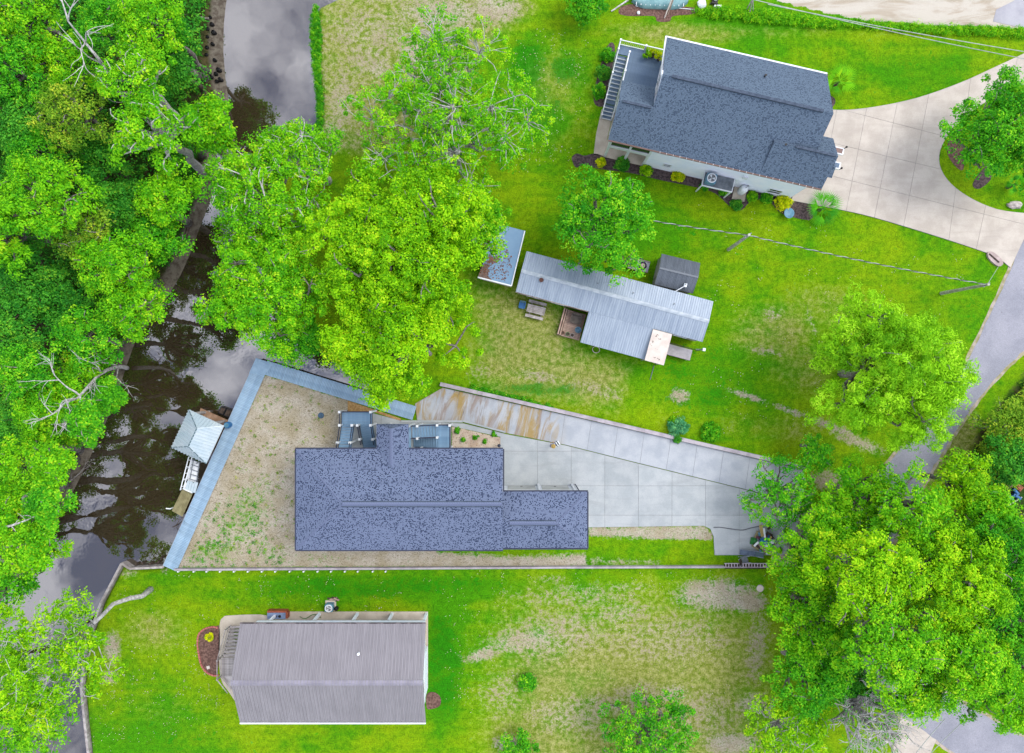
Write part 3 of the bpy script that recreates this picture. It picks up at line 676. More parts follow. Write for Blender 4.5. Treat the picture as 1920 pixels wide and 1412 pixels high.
def stairs(par, fr, u0, u1, v_a, z_a, v_b, z_b, n, m_tread, axis='v', name='tread', th=0.05):
    """n treads from (v_a, z_a) to (v_b, z_b); axis says which local axis the flight follows"""
    dv = (v_b - v_a) / n; dz = (z_b - z_a) / n
    mb = MB(); mb.box(-(u1 - u0) / 2, (u1 - u0) / 2, -abs(dv) * 0.46, abs(dv) * 0.46, -th, 0)
    me = mb.mesh(name, m_tread)
    for i in range(n):
        vc = v_a + dv * (i + 0.5); zc = z_a + dz * (i + 0.5)
        p = fr((u0 + u1) / 2, vc, zc) if axis == 'v' else fr(vc, (u0 + u1) / 2, zc)
        piece(name, me, par, p, R(fr.a) + (0 if axis == 'v' else math.pi / 2))
    st = MB(fr)
    for uu in (u0 - 0.03, u1 + 0.03):
        a = (uu, v_a, z_a - 0.14) if axis == 'v' else (v_a, uu, z_a - 0.14); b = (uu, v_b, z_b - 0.14) if axis == 'v' else (v_b, uu, z_b - 0.14)
        st.bar(a, b, 0.05, 0.26)
    st.build('stringer', m_tread, par)
def post(par, fr, u, v, z0, z1, s_=0.12, m_=None, cap=True):
    mb = MB(fr); mb.box(u - s_ / 2, u + s_ / 2, v - s_ / 2, v + s_ / 2, z0, z1)
    if cap: mb.box(u - s_ * 0.68, u + s_ * 0.68, v - s_ * 0.68, v + s_ * 0.68, z1, z1 + 0.05)
    return mb.build('post', m_ or M['white'], par)
def rail(par, fr, a, b, m_, h=0.9, n=None, r=0.025, balusters=True):
    """hand rail with balusters between two floor points"""
    mb = MB(fr); A = Vector(a); B = Vector(b); U = Vector((0, 0, h))
    mb.bar(A + U, B + U, 0.07, 0.05); mb.bar(A + Vector((0, 0, 0.12)), B + Vector((0, 0, 0.12)), 0.05, 0.04)
    if balusters:
        k = n or max(2, int((B - A).length / 0.16))
        for i in range(k):
            p = A.lerp(B, (i + 0.5) / k); mb.bar(p + Vector((0, 0, 0.12)), p + U, 0.025, 0.025)
    return mb.build('railing', m_, par)
def walls(mb, poly, z0, z1, mi=0):
    n = len(poly)
    a = sum(poly[i][0] * poly[(i + 1) % n][1] - poly[(i + 1) % n][0] * poly[i][1] for i in range(n))
    if a < 0: poly = poly[::-1]
    for i in range(n):
        p, q_ = poly[i], poly[(i + 1) % n]
        mb.add([(p[0], p[1], z0), (q_[0], q_[1], z0), (q_[0], q_[1], z1), (p[0], p[1], z1)], [(0, 1, 2, 3)], mi)
def caps(par, a, b, fr, m_, step=0.2, w=0.34, name='ridge_cap'):
    """overlapping ridge cap tabs from a to b (local points)"""
    A = Vector(fr(*a)); B = Vector(fr(*b)); d = B - A; L = d.length; n = max(1, int(L / step)); st = L / n
    yaw = math.atan2(d.y, d.x); pit = -math.atan2(d.z, math.hypot(d.x, d.y))
    mb = MB(); e = st * 0.54
    mb.add([(-e, -w / 2, -0.07), (e, -w / 2, -0.085), (e, 0, 0.02), (-e, 0, 0.045), (e, w / 2, -0.085), (-e, w / 2, -0.07), (e, -w / 2, -0.11), (e, w / 2, -0.11)],
           [(0, 1, 2, 3), (3, 2, 4, 5), (1, 6, 7, 4)])
    me = mb.mesh(name, m_)
    for i in range(n):
        p = A.lerp(B, (i + 0.5) / n)
        o = piece(name, me, par, p); o.rotation_euler = (0, pit, yaw)

# ------------------------------------------------------------------ 1. the long blue-shingled house
EZ = 6.2
kx = S * (H - EZ) / H
E = lambda px, py: ((px - 960) * kx, (706 - py) * kx)
hx0, hy1 = E(555, 842); hx1, hy0 = E(943, 1031)
gx1, gy1 = E(1101, 922); gy0 = E(0, 1028)[1]
nx0, ny1 = E(706, 795); nx1 = E(766, 795)[0]
house = thing('shingle_house', 'long house with periwinkle blue shingle roof beside the concrete drive', 'house', ((hx0 + hx1) / 2, (hy0 + hy1) / 2, 0))
rf = MB(); r0, r1 = gable(rf, hx0, hx1, hy0, hy1, EZ, 8.5, 'u', hip0=4.5)
roof = rf.build('roof', M['shingle_blue'], house)
mb = MB(); mb.bar((r0[0], r0[1], r0[2] + 0.0), (r1[0] - 0.1, r1[1], r1[2]), 0.5, 0.07); mb.build('ridge_vent', M['ridge_slate'], roof)
caps(roof, (r0[0], r0[1], r0[2] + 0.10), (r1[0] - 0.1, r1[1], r1[2] + 0.10), ID, M['ridge_blue'])
for cy in (hy0, hy1): caps(roof, (hx0 + 0.05, cy + (0.05 if cy == hy0 else -0.05), EZ + 0.03), r0, ID, M['ridge_blue'], 0.25, 0.26)
rf = MB(); g0, g1 = gable(rf, hx1 - 0.02, gx1, gy0 + 0.012, gy1, EZ - 0.012, 7.6, 'u', hip1=2.75)
groof = rf.build('garage_roof', M['shingle_blue'], house)
mb = MB(); mb.bar((g0[0] + 0.6, g0[1], g0[2]), g1, 0.46, 0.07); mb.build('ridge_vent', M['ridge_slate'], groof)
caps(groof, (g0[0] + 0.6, g0[1], g0[2] + 0.1), (g1[0], g1[1], g1[2] + 0.1), ID, M['ridge_blue'])
for cy in (gy0, gy1): caps(groof, g1, (gx1 - 0.05, cy + (0.05 if cy == gy0 else -0.05), EZ + 0.03), ID, M['ridge_blue'], 0.25, 0.24)
rf = MB(); p0, p1 = gable(rf, nx0, nx1, hy1 - 1.9, ny1, EZ + 0.014, 7.05, 'v', hip1=0.35)
proof = rf.build('porch_roof', M['shingle_blue'], house)
caps(proof, (p0[0], hy1 - 1.2, p0[2]), p1, ID, M['ridge_blue'], 0.2, 0.3)
# gutters along the eaves
gt = MB()
for a, b in (((hx0 - 0.06, hy0 - 0.06), (hx1, hy0 - 0.06)), ((hx0 - 0.06, hy1 + 0.06), (nx0, hy1 + 0.06)), ((nx1, hy1 + 0.06), (hx1, hy1 + 0.06)), ((hx0 - 0.06, hy0), (hx0 - 0.06, hy1)), ((hx1, gy1 + 0.06), (gx1 + 0.06, gy1 + 0.06)), ((gx1 + 0.06, gy0), (gx1 + 0.06, gy1)), ((hx1, gy0 - 0.06), (gx1 + 0.06, gy0 - 0.06)), ((hx1 + 0.06, gy1 + 0.12), (hx1 + 0.06, hy1))):
    gt.bar((a[0], a[1], EZ - 0.06), (b[0], b[1], EZ - 0.06), 0.11, 0.12)
gt.build('gutter', M['trim_dark'], house)
wl = MB(); ov = 0.45
wy0, wy1, wx0, wx1 = hy0 + ov, hy1 - ov, hx0 + ov, hx1 - ov
walls(wl, [(wx0, wy0), (wx1, wy0), (wx1, wy1), (wx0, wy1)], 0.0, EZ - 0.1)
wl.add([(wx1, wy0, EZ - 0.1), (wx1, wy1, EZ - 0.1), (wx1, (wy0 + wy1) / 2, 8.3)], [(0, 1, 2)])
wl.build('wall', M['white'], house)
wl = MB(); gwx1 = gx1 - ov; gwy1 = gy1 - 0.38; walls(wl, [(wx1 + 0.003, gy0 + ov), (gwx1, gy0 + ov), (gwx1, gwy1), (wx1 + 0.003, gwy1)], 0.0, EZ - 0.1); wl.build('garage_wall', M['white'], house)
for i, (a, b) in enumerate(((-0.4, 2.15), (2.75, 5.2))):
    dr = MB()
    for k in range(5): dr.box(a, b, gwy1 + 0.003, gwy1 + 0.045, 0.12 + k * 0.5, 0.12 + k * 0.5 + 0.47)
    d = dr.build('garage_door', mat('door_cream_%d' % i, c(226, 230, 226), None, 1, 0.6), house)
    hd = MB(); hd.box((a + b) / 2 - 0.1, (a + b) / 2 + 0.1, gwy1 + 0.045, gwy1 + 0.08, 0.9, 0.95); hd.build('handle', M['black'], d)
for px_ in (2.45, 5.6):
    post(house, ID, px_, gwy1 + 0.10, 0.1, EZ - 0.2, 0.18, M['white'], False)
mb = MB(); mb.tube([(gwx1 - 0.05, gwy1 + 0.14, 0.12), (gwx1 - 0.05, gwy1 + 0.14, 5.9)], 0.05, 8); mb.build('downpipe', M['trim_dark'], house)
for xw in (-16.5, -5.0, -3.0): window(house, ID, xw, wy1, 4.0, 1.0, 1.3, (0, 1))
for xw in (-16, -12.5, -9, -5.5, -2.5): window(house, ID, xw, wy0, 4.0, 1.0, 1.3, (0, -1))
for yw in (wy0 + 2, wy0 + 5.5): window(house, ID, wx0, yw, 4.0, 1.4, 1.3, (-1, 0))
# porch posts under the small roof
for px_, py_ in ((nx0 + 0.3, ny1 - 0.35), (nx1 - 0.3, ny1 - 0.35)): post(house, ID, px_, py_, 0.1, EZ - 0.1, 0.16, M['white'], False)
pd = MB(); pd.box(nx0 + 0.2, nx1 - 0.2, wy1 + 0.003, ny1 - 0.3, 3.1, 3.25); pd.build('porch_floor', M['step_blue'], house)
# left blue staircase
SB = M['step_blue']
st1 = MB(); lz = 1.75; LX0, LX1, LY0, LY1 = -15.55, -12.75, -4.40, -3.2
bm1 = mb = MB(); mb.box(LX0, LX1, -3.26, -3.2, lz - 0.2, lz - 0.05); sc = mb.build('staircase', SB, house)
sc['label'] = 'left blue staircase with two flights and white posts'
n = 8; mb = MB(); mb.box(-(LX1 - LX0) / 2, (LX1 - LX0) / 2, -0.07, 0.07, -0.04, 0); pm = mb.mesh('landing_board', SB)
for i in range(n): piece('landing_board', pm, sc, ((LX0 + LX1) / 2, LY0 + (LY1 - LY0) * (i + 0.5) / n, lz))
stairs(sc, ID, LX0, LX0 + 1.05, LY0, lz, -6.62, 3.2, 9, SB)
stairs(sc, ID, LX1 - 1.1, LX1 - 0.05, LY0, lz, -6.62, 0.15, 10, SB)
for (u, v, z0, z1) in ((LX0, LY1, 0, lz + 1), (LX1, LY1, 0, lz + 1), (LX0, LY0, 0, lz + 1), (LX1, LY0, 0, lz + 1), (LX0 + 1.12, LY0, 0, lz + 1), (LX1 - 1.2, LY0, 0, lz + 1), (LX0, -5.9, 0, 3.6), (LX0 + 1.12, -5.9, 0, 3.6), (LX1, -5.75, 0, 1.8), (LX1 - 1.2, -5.75, 0, 1.8)):
    post(sc, ID, u, v, z0, z1, 0.16)
for a, b in (((LX0, LY1, lz), (LX1, LY1, lz)), ((LX0, LY0, lz), (LX0, LY1, lz)), ((LX1, LY0, lz), (LX1, LY1, lz)), ((LX0, LY0, lz), (LX0, -6.6, 3.2)), ((LX0 + 1.12, LY0, lz), (LX0 + 1.12, -6.6, 3.2)), ((LX1, LY0, lz), (LX1, -6.3, 0.3)), ((LX1 - 1.2, LY0, lz), (LX1 - 1.2, -6.3, 0.3))):
    rail(sc, ID, a, b, M['trim_dark'], 0.9, balusters=False)
# right blue staircase
RX0, RX1, RY0, RY1 = -6.75, -5.62, -6.55, -4.42
mb = MB(); mb.box(RX1 - 0.06, RX1, RY0, RY1, lz - 0.2, lz - 0.05); sc = mb.build('staircase', SB, house)
sc['label'] = 'right blue staircase with landing beside the gravel bed'
mb = MB(); mb.box(-0.07, 0.07, -(RY1 - RY0) / 2, (RY1 - RY0) / 2, -0.04, 0); pm = mb.mesh('landing_board', SB)
for i in range(8): piece('landing_board', pm, sc, (RX0 + (RX1 - RX0) * (i + 0.5) / 8, (RY0 + RY1) / 2, lz))
stairs(sc, ID, RY1 - 1.0, RY1, RX0, lz, -8.95, 3.2, 9, SB, 'u')
stairs(sc, ID, RY0 + 0.05, RY0 + 1.0, RX0, lz, -9.2, 0.15, 10, SB, 'u')
for (u, v, z0, z1) in ((RX1, RY1, 0, lz + 1), (RX1, RY0, 0, lz + 1), (RX0, RY1 + 0.02, 0, lz + 1), (RX0, RY1 - 1.08, 0, lz + 1), (RX0, RY0 - 0.02, 0, lz + 1), (-8.4, RY1 + 0.02, 0, 3.9), (-8.4, RY1 - 1.08, 0, 3.9), (-8.3, RY0 - 0.02, 0, 1.6)):
    post(sc, ID, u, v, z0, z1, 0.15)
for a, b in (((RX1, RY0, lz), (RX1, RY1, lz)), ((RX0, RY1 + 0.02, lz), (RX1, RY1 + 0.02, lz)), ((RX0, RY1 + 0.02, lz), (-8.95, RY1 + 0.02, 3.2)), ((RX0, RY1 - 1.08, lz), (-8.95, RY1 - 1.08, 3.2)), ((RX0, RY0 - 0.02, lz), (-9.0, RY0 - 0.02, 0.3))):
    rail(sc, ID, a, b, M['trim_dark'], 0.9, balusters=False)

# ------------------------------------------------------------------ 2. north-east house
FN = Frame((8.21, 20.14), -13.0)
nh = thing('white_house', 'white-sided house with slate blue shingle roof and upper deck', 'house', FN(9, 4.8))
ez = 6.5
SL = M['shingle_slate']
rf = MB(FN); a0, a1 = gable(rf, 2.85, 16.85, 0.0, 9.6, ez, 10.3, 'u'); r_ = rf.build('roof', SL, nh)
mb = MB(FN); mb.box(3.6, 16.0, 4.68, 4.92, 10.26, 10.42); mb.build('ridge_vent', M['ridge_slate'], r_)
for i, (uu, vv) in enumerate(((11.3, 7.4), (14.2, 2.2))):
    mb = MB(FN); zz = ez + 3.8 * (1 - abs(vv - 4.8) / 4.8); mb.lathe(uu, vv, [(0.07, zz - 0.1), (0.07, zz + 0.3), (0.1, zz + 0.3), (0.1, zz + 0.36)], 8); mb.build('vent_pipe', M['black'], r_)
rf = MB(FN); a0, a1 = gable(rf, -0.02, 2.9, 0.012, 5.2, ez - 0.012, 8.7, 'u'); r_ = rf.build('west_roof', SL, nh)
mb = MB(FN); mb.box(0.3, 2.7, 2.5, 2.7, 8.66, 8.80); mb.build('ridge_vent', M['ridge_slate'], r_)
rf = MB(FN); a0, a1 = gable(rf, 13.2, 18.6, 0.006, 4.4, ez + 0.008, 8.6, 'u'); r_ = rf.build('entry_roof', SL, nh)
mb = MB(FN); mb.box(15.0, 18.4, 2.1, 2.3, 8.56, 8.70); mb.build('ridge_vent', M['ridge_slate'], r_)
fa = MB(FN)
for a, b in (((2.85, 9.66, ez - 0.06), (16.85, 9.66, ez - 0.06)), ((2.79, 5.2, ez + 2.9), (2.79, 9.66, ez - 0.06)), ((2.79, 5.2, 9.9), (2.79, 4.8, 10.2))): fa.bar(a, b, 0.12, 0.18)
fa.build('fascia', M['white'], nh)
gt = MB(FN); gt.bar((0, -0.06, ez - 0.05), (18.6, -0.06, ez - 0.05), 0.11, 0.12); gt.bar((16.91, 4.4, ez - 0.05), (16.91, 9.6, ez - 0.05), 0.08, 0.12); g_ = gt.build('gutter', mat('gutter_brown', c(140, 112, 104), None, 3), nh)
gm = MB(); gm.box(-0.012, 0.012, -0.06, 0.06, -0.07, 0.075); gme = gm.mesh('gutter_bracket', M['white'])
for i in range(24): piece('gutter_bracket', gme, g_, FN(4.5 + i * 0.58, -0.06, ez - 0.04), R(-13))
wl = MB(FN); wn0 = 0.55
walls(wl, [(4.1, wn0), (18.0, wn0), (18.0, 3.9), (16.4, 3.9), (16.4, 9.1), (3.3, 9.1), (3.3, 4.4), (4.1, 4.4)], 0.0, ez - 0.05)
wl.add([(3.3, 0.9, ez - 0.1), (3.3, 9.1, ez - 0.1), (3.3, 4.8, 10.0)], [(2, 1, 0)]); wl.add([(16.4, 0.6, ez - 0.1), (16.4, 9.1, ez - 0.1), (16.4, 4.8, 10.0)], [(0, 1, 2)]); wl.add([(18.0, 0.6, ez - 0.1), (18.0, 3.9, ez - 0.1), (18.0, 2.2, 8.1)], [(0, 1, 2)])
wl.build('wall', M['siding'], nh)
sid = MB(FN)
for k in range(28): sid.box(4.1, 18.0, wn0 - 0.022, wn0 - 0.001, 0.35 + k * 0.22, 0.35 + k * 0.22 + 0.20)
sid.build('lap_siding', M['siding'], nh)
for uu, zz, w_, h_ in ((5.0, 4.6, 0.9, 1.2), (8.4, 4.8, 0.9, 1.1), (11.2, 4.8, 0.9, 1.1), (13.8, 4.9, 0.8, 0.6), (6.0, 1.5, 0.6, 0.6)):
    window(nh, FN, uu, wn0 - 0.02, zz, w_, h_, (0, -1))
window(nh, FN, 16.2, wn0 - 0.02, 0.9, 1.1, 1.1, (0, -1))
for vv in (6.0, 8.0): window(nh, FN, 16.4, vv, 4.2, 1.0, 1.3, (1, 0))
for vv in (6.2, 7.8): window(nh, FN, 3.3, vv, 3.5, 1.2, 1.8, (-1, 0))
# screened porch in the south-west corner
pf = MB(FN); pf.box(0.25, 4.1, 0.5, 5.0, 0.0, 0.12); pf.build('porch_slab', M['pad'], nh)
for (u, v) in ((0.35, 0.6), (2.2, 0.6), (4.0, 0.6), (0.35, 4.8), (0.35, 2.7)): post(nh, FN, u, v, 0.12, ez - 0.15, 0.2, M['white'], False)
for a_, b_, w_, h_ in (((0.25, 0.6, 3.3), (4.1, 0.6, 3.3), 0.22, 0.5), ((0.35, 0.72, 3.3), (0.35, 4.9, 3.3), 0.22, 0.5), ((0.25, 0.6, ez - 0.3), (4.1, 0.6, ez - 0.3), 0.2, 0.3)): bmz = MB(FN); bmz.bar(a_, b_, w_, h_); bmz.build('porch_beam', M['white'], nh)
mb = MB(FN); mb.box(0.25, 4.1, 0.72, 5.0, 3.2, 3.35); mb.build('porch_floor', M['deck_slate'], nh)
for a, b in ((0.46, 2.1), (2.3, 3.9)):
    mb = MB(FN); mb.box(a, b, 0.56, 0.60, 3.58, 6.0); mb.build('screen', M['dark_glass'], nh)
# upper deck: boards, posts, railing, long stair
dz = 3.35
mb = MB(FN); mb.box(0.2, 3.25, 5.25, 9.55, dz - 0.22, dz - 0.06); dk = mb.build('deck', M['deck_slate'], nh)
mb = MB(); mb.box(-0.066, 0.066, -2.16, 2.16, -0.06, 0); pm = mb.mesh('deck_board', M['deck_slate'])
for i in range(22): piece('deck_board', pm, dk, FN(0.2 + 0.139 * (i + 0.5), 7.4, dz), R(-13))
mb = MB(FN); mb.box(-0.8, 0.19, 8.75, 9.55, dz - 0.2, dz); mb.build('deck_landing', M['deck_slate'], dk)
for (u, v) in ((-0.8, 9.55), (1.5, 9.55), (3.2, 9.5), (0.2, 8.7), (0.2, 7.0), (0.2, 5.3)): post(dk, FN, u, v, 0.0, dz + 1.0, 0.12)
for a, b in (((-0.8, 9.55, dz), (1.5, 9.55, dz)), ((1.5, 9.55, dz), (3.2, 9.55, dz)), ((0.2, 8.7, dz), (0.2, 5.3, dz)), ((0.2, 5.3, dz), (3.2, 5.3, dz)), ((-0.8, 8.75, dz), (-0.8, 9.55, dz))): rail(dk, FN, a, b, M['white'], 0.95)
mb = MB(FN); mb.box(-0.72, 0.12, 5.1, 5.5, 0.9, 1.0); sc = mb.build('deck_stair', M['deck_slate'], nh)
def edged(par, fr, u0, u1, va, za, vb, zb, n):
    dv = (vb - va) / n; dz_ = (zb - za) / n
    mb = MB(); mb.box(-(u1 - u0) / 2, (u1 - u0) / 2, -0.13, 0.13, -0.05, 0); me_ = mb.mesh('tread', M['deck_slate'])
    mb = MB(); mb.box(-(u1 - u0) / 2, (u1 - u0) / 2, -0.02, 0.02, -0.17, 0.012); mr = mb.mesh('riser', M['white'])
    for i in range(n):
        p = fr((u0 + u1) / 2, va + dv * (i + 0.5), za + dz_ * (i + 0.5)); piece('tread', me_, par, p, R(fr.a))
        p = fr((u0 + u1) / 2, va + dv * (i + 0.5) - 0.155, za + dz_ * (i + 0.5)); piece('riser', mr, par, p, R(fr.a))
edged(sc, FN, -0.72, 0.12, 8.75, dz - 0.15, 5.5, 1.05, 11)
edged(sc, FN, -0.72, 0.12, 5.1, 0.9, 4.0, 0.12, 4)
for a, b in (((-0.8, 8.75, dz), (-0.8, 5.5, 1.05)), ((0.19, 8.7, dz), (0.19, 5.5, 1.05)), ((-0.8, 5.5, 1.05), (-0.8, 5.1, 0.95)), ((-0.8, 5.1, 0.95), (-0.8, 4.0, 0.2)), ((0.19, 5.1, 0.95), (0.19, 4.0, 0.2))): rail(sc, FN, a, b, M['white'], 0.9, balusters=False)
for (u, v, z) in ((-0.8, 7.1, 2.2), (-0.8, 5.5, 1.0), (-0.8, 4.0, 0.1), (0.19, 4.0, 0.1), (-0.8, 4.6, 0.5), (-0.8, 8.75, dz)): post(sc, FN, u, v, 0.0, z + 0.95, 0.1)
# entry brackets on the east gable
for i, (vv, s_) in enumerate(((4.45, 1), (3.15, -1))):
    mb = MB(FN); mb.box(19.3, 20.6, vv - 0.3, vv + 0.3, 3.9, 4.1); o = mb.build('balcony', M['white'], nh)
    mb = MB(FN); mb.box(19.42, 20.48, vv - 0.2, vv + 0.2, 4.103, 4.13); mb.build('balcony_floor', M['deck_slate'] if s_ < 0 else mat('balcony_red', c(170, 140, 132), None, 3), o)
    for (du, dv) in ((19.4, vv + 0.3 * s_), (20.6, vv + 0.3 * s_)):
        mb = MB(FN); mb.tube([(du, dv, 4.1), (du, dv, 4.45)], 0.04, 6); mb.lathe(du, dv, [(0.06, 4.45), (0.1, 4.5), (0.06, 4.6), (0.01, 4.65)], 8); mb.build('lantern', M['black'], o)
for (uu, vv) in ((19.4, 4.5), (20.5, 4.5), (19.4, 3.1), (20.5, 3.1)): post(nh, FN, uu, vv, 0.1, 3.9, 0.12, M['white'], False)
mb = MB(FN); mb.box(17.9, 20.2, 3.46, 4.14, 3.8, 3.95); mb.build('entry_floor', M['deck_slate'], nh)
mb = MB(FN); mb.slope([(18.55, 2.2, 6.1), (18.55, 1.35, 5.75), (19.5, 1.35, 5.75), (19.5, 2.2, 6.1)], (1, 0)); mb.slope([(18.55, 2.2, 6.1), (18.55, 2.65, 5.75), (19.5, 2.65, 5.75), (19.5, 2.2, 6.1)], (1, 0)); mb.build('entry_hood', SL, nh)
# equipment platform on the south wall
ep = MB(FN); ep.box(9.35, 12.2, -0.75, 0.5, 2.2, 2.42); pl = ep.build('platform', M['white'], nh)
mb = MB(FN); mb.box(9.42, 12.13, -0.68, 0.47, 2.422, 2.45); mb.build('platform_deck', M['grey_metal'], pl)
for (u, v) in ((9.42, -0.68), (12.1, -0.68)): post(pl, FN, u, v, 0.0, 2.2, 0.1, M['white'], False)
mb = MB(FN); mb.box(12.6, 13.0, 0.38, 0.54, 3.2, 3.7); mb.build('meter_box', M['white'], nh)

# ------------------------------------------------------------------ 3. mobile home
FM = Frame((0.34, 7.63), -15.05)
mh = thing('mobile_home', 'single-wide mobile home with streaked silver tin roof and ridge cap', 'mobile home', FM(8.5, 1.9))
TG = M['tin_grey']
rf = MB(FM); a0, a1 = gable(rf, 0.0, 17.4, 0.0, 3.78, 2.8, 3.2, 'u', th=0.08, rib=(0.21, 0.09, 0.036)); r_ = rf.build('roof', TG, mh)
mb = MB(FM); mb.slope([(0, 1.72, 3.225), (17.4, 1.72, 3.225), (17.4, 1.89, 3.26), (0, 1.89, 3.26)], (1, 0)); mb.slope([(0, 1.89, 3.26), (17.4, 1.89, 3.26), (17.4, 2.06, 3.225), (0, 2.06, 3.225)], (1, 0)); mb.build('ridge_cap', mat('ridge_tin', c(214, 226, 238), c(186, 200, 214), 2, 0.4), r_)
mb = MB(FM); mb.lathe(1.95, 1.55, [(0.14, 3.0), (0.14, 3.3), (0.2, 3.3), (0.2, 3.36)], 10); mb.build('vent', mat('vent_rust', c(110, 70, 60)), r_)
for u in (6.9, 10.2, 14.0): 
    mb = MB(FM); mb.lathe(u, 2.6, [(0.05, 3.0), (0.05, 3.25)], 8); mb.build('vent_pipe', M['grey_metal'], r_)
rf = MB(FM); p_ = [(6.82, -2.86, 2.45), (12.85, -2.86, 2.45), (12.85, 0.02, 2.79), (6.82, 0.02, 2.79)]
rf.slope(p_, (1, 0), (4, 0)); ribs(rf, p_, (1, 0), 0.21, 0.09, 0.036); rf.add([(u, v, z - 0.06) for u, v, z in p_], [(3, 2, 1, 0)]); rf.build('lean_to_roof', TG, mh)
wl = MB(FM); walls(wl, [(0.15, 0.15), (17.25, 0.15), (17.25, 3.63), (0.15, 3.63)], 0.25, 2.75); wl.build('wall', mat('mh_siding', c(214, 206, 196), c(190, 182, 172), 1.5, 0.6), mh)
wl = MB(FM); walls(wl, [(7.0, -2.6), (12.6, -2.6), (12.6, 0.14), (7.0, 0.14)], 0.1, 2.44); wl.build('lean_to_wall', mat('mh_siding2', c(198, 204, 206), None, 1.5, 0.6), mh)
wl = MB(FM); wl.box(0.3, 17.1, 0.3, 3.5, 0.0, 0.25); wl.build('skirting', M['wood_grey'], mh)
for u in (1.6, 4.0, 15.6): window(mh, FM, u, 0.15, 1.3, 1.0, 0.9, (0, -1))
for u in (2, 6, 10, 14): window(mh, FM, u, 3.63, 1.3, 1.0, 0.9, (0, 1))
mb = MB(FM); mb.box(0.0, 6.7, -0.06, -0.005, 2.68, 2.80); mb.build('gutter', mat('gut_tan', c(206, 190, 174), c(120, 100, 84), 3), mh)
mb = MB(FM); mb.prism([(12.78, -2.95), (14.55, -2.95), (14.55, -0.06), (12.78, -0.06)], 2.86, 2.98); pr = mb.build('porch_roof', M['cream'], mh)
lf = MB(FM)
random.seed(4)
for (u, v, k) in ((13.3, -0.55, 5), (13.6, -0.8, 4), (13.05, -1.2, 4), (12.95, -1.5, 3), (13.6, -2.4, 3), (13.9, -2.6, 3), (13.5, -1.7, 2)):
    for _ in range(k):
        a = random.uniform(0, 3); uu, vv = u + random.uniform(-.12, .12), v + random.uniform(-.12, .12); l = random.uniform(.04, .1)
        lf.add([(uu - l * math.cos(a), vv - l * math.sin(a), 2.985), (uu + l * .3 * math.sin(a), vv - l * .3 * math.cos(a), 2.99), (uu + l * math.cos(a), vv + l * math.sin(a), 2.985), (uu - l * .3 * math.sin(a), vv + l * .3 * math.cos(a), 3.0)], [(0, 1, 2, 3)])
lf.build('leaf_litter', M['wood_dark'], pr)
for (u, v) in ((12.95, -2.8), (14.4, -2.8)): post(mh, FM, u, v, 0.0, 2.86, 0.1, M['wood_grey'], False)
mb = MB(FM); mb.box(14.6, 17.2, -1.75, -0.75, 0.62, 0.70); rp = mb.build('ramp', mat('ramp_grey', c(208, 204, 208), c(186, 182, 186), 1.5), mh)
for u in (14.8, 17.0):
    for v in (-1.7, -0.8): post(rp, FM, u, v, 0.0, 0.62, 0.1, M['wood_grey'], False)
mb = MB(FM); mb.bar((14.5, -0.72, 1.5), (17.3, -0.72, 1.5), 0.06, 0.08); mb.bar((14.6, -1.78, 1.0), (17.2, -1.78, 1.0), 0.04, 0.05); mb.build('handrail', M['wood_dark'], rp)
mb = MB(FM); mb.box(13.0, 14.5, -2.7, -0.1, 0.55, 0.62); mb.build('porch_floor', M['wood_grey'], mh)
# timber deck in the corner, board by board
mb = MB(FM); mb.box(4.66, 6.8, -2.6, -0.08, 0.2, 0.42); dk = mb.build('deck', M['wood_dark'], mh)
mb = MB(); mb.box(-0.87, 0.87, -0.066, 0.066, -0.04, 0); pm = mb.mesh('deck_board', M['wood_pale'])
for i in range(17): piece('deck_board', pm, dk, FM(5.95, -2.53 + 0.148 * i, 0.46), R(-15.05))
mb = MB(); mb.box(-0.06, 0.06, -1.26, 1.26, -0.05, 0.0); pm = mb.mesh('rail_cap', M['wood_pale'])
piece('rail_cap', pm, dk, FM(4.72, -1.34, 1.3), R(-15.05)); piece('rail_cap', pm, dk, FM(4.95, -1.34, 0.9), R(-15.05))
for v in (-2.5, -1.7, -0.9, -0.2): post(dk, FM, 4.72, v, 0.0, 1.25, 0.09, M['wood_tan'], False)

# ------------------------------------------------------------------ 4. south-west house with the brown tin roof
sx0, sx1 = -23.5, -7.45; sy1 = -464 * S * (H - 5.5) / H; sy0 = -648 * S * (H - 5.5) / H
sh = thing('tin_roof_house', 'house with ribbed taupe metal gable roof on the lower left lawn', 'house', ((sx0 + sx1) / 2, (sy0 + sy1) / 2, 0))
rf = MB(); a0, a1 = gable(rf, sx0, sx1, sy0, sy1, 5.5, 7.63, 'u', rib=(0.285, 0.12, 0.06)); r_ = rf.build('roof', M['tin_brown'], sh)
mb = MB(); ym = (sy0 + sy1) / 2; mb.add([(sx0, ym - 0.22, 7.585), (sx1, ym - 0.22, 7.585), (sx1, ym, 7.685), (sx0, ym, 7.685), (sx1, ym + 0.22, 7.585), (sx0, ym + 0.22, 7.585)], [(0, 1, 2, 3), (3, 2, 4, 5)]); mb.build('ridge_cap', mat('ridge_taupe', c(176, 172, 188), None, 1, 0.5), r_)
mb = MB(); mb.lathe(-13.0, -23.5, [(0.09, 6.4), (0.09, 6.8), (0.13, 6.8), (0.12, 6.86)], 10); mb.build('vent_pipe', M['white'], r_)
gt = MB(); gt.bar((sx0, sy1 + 0.06, 5.44), (sx1, sy1 + 0.06, 5.44), 0.1, 0.1); gt.build('gutter', mat('gut_brown', c(96, 88, 92), c(140, 130, 134), 1.2, lo=.48, hi=.52), sh)
gt = MB(); gt.bar((sx0, sy0 - 0.09, 5.50), (sx1, sy0 - 0.09, 5.50), 0.12, 0.12); gt.build('gutter', M['white'], sh)
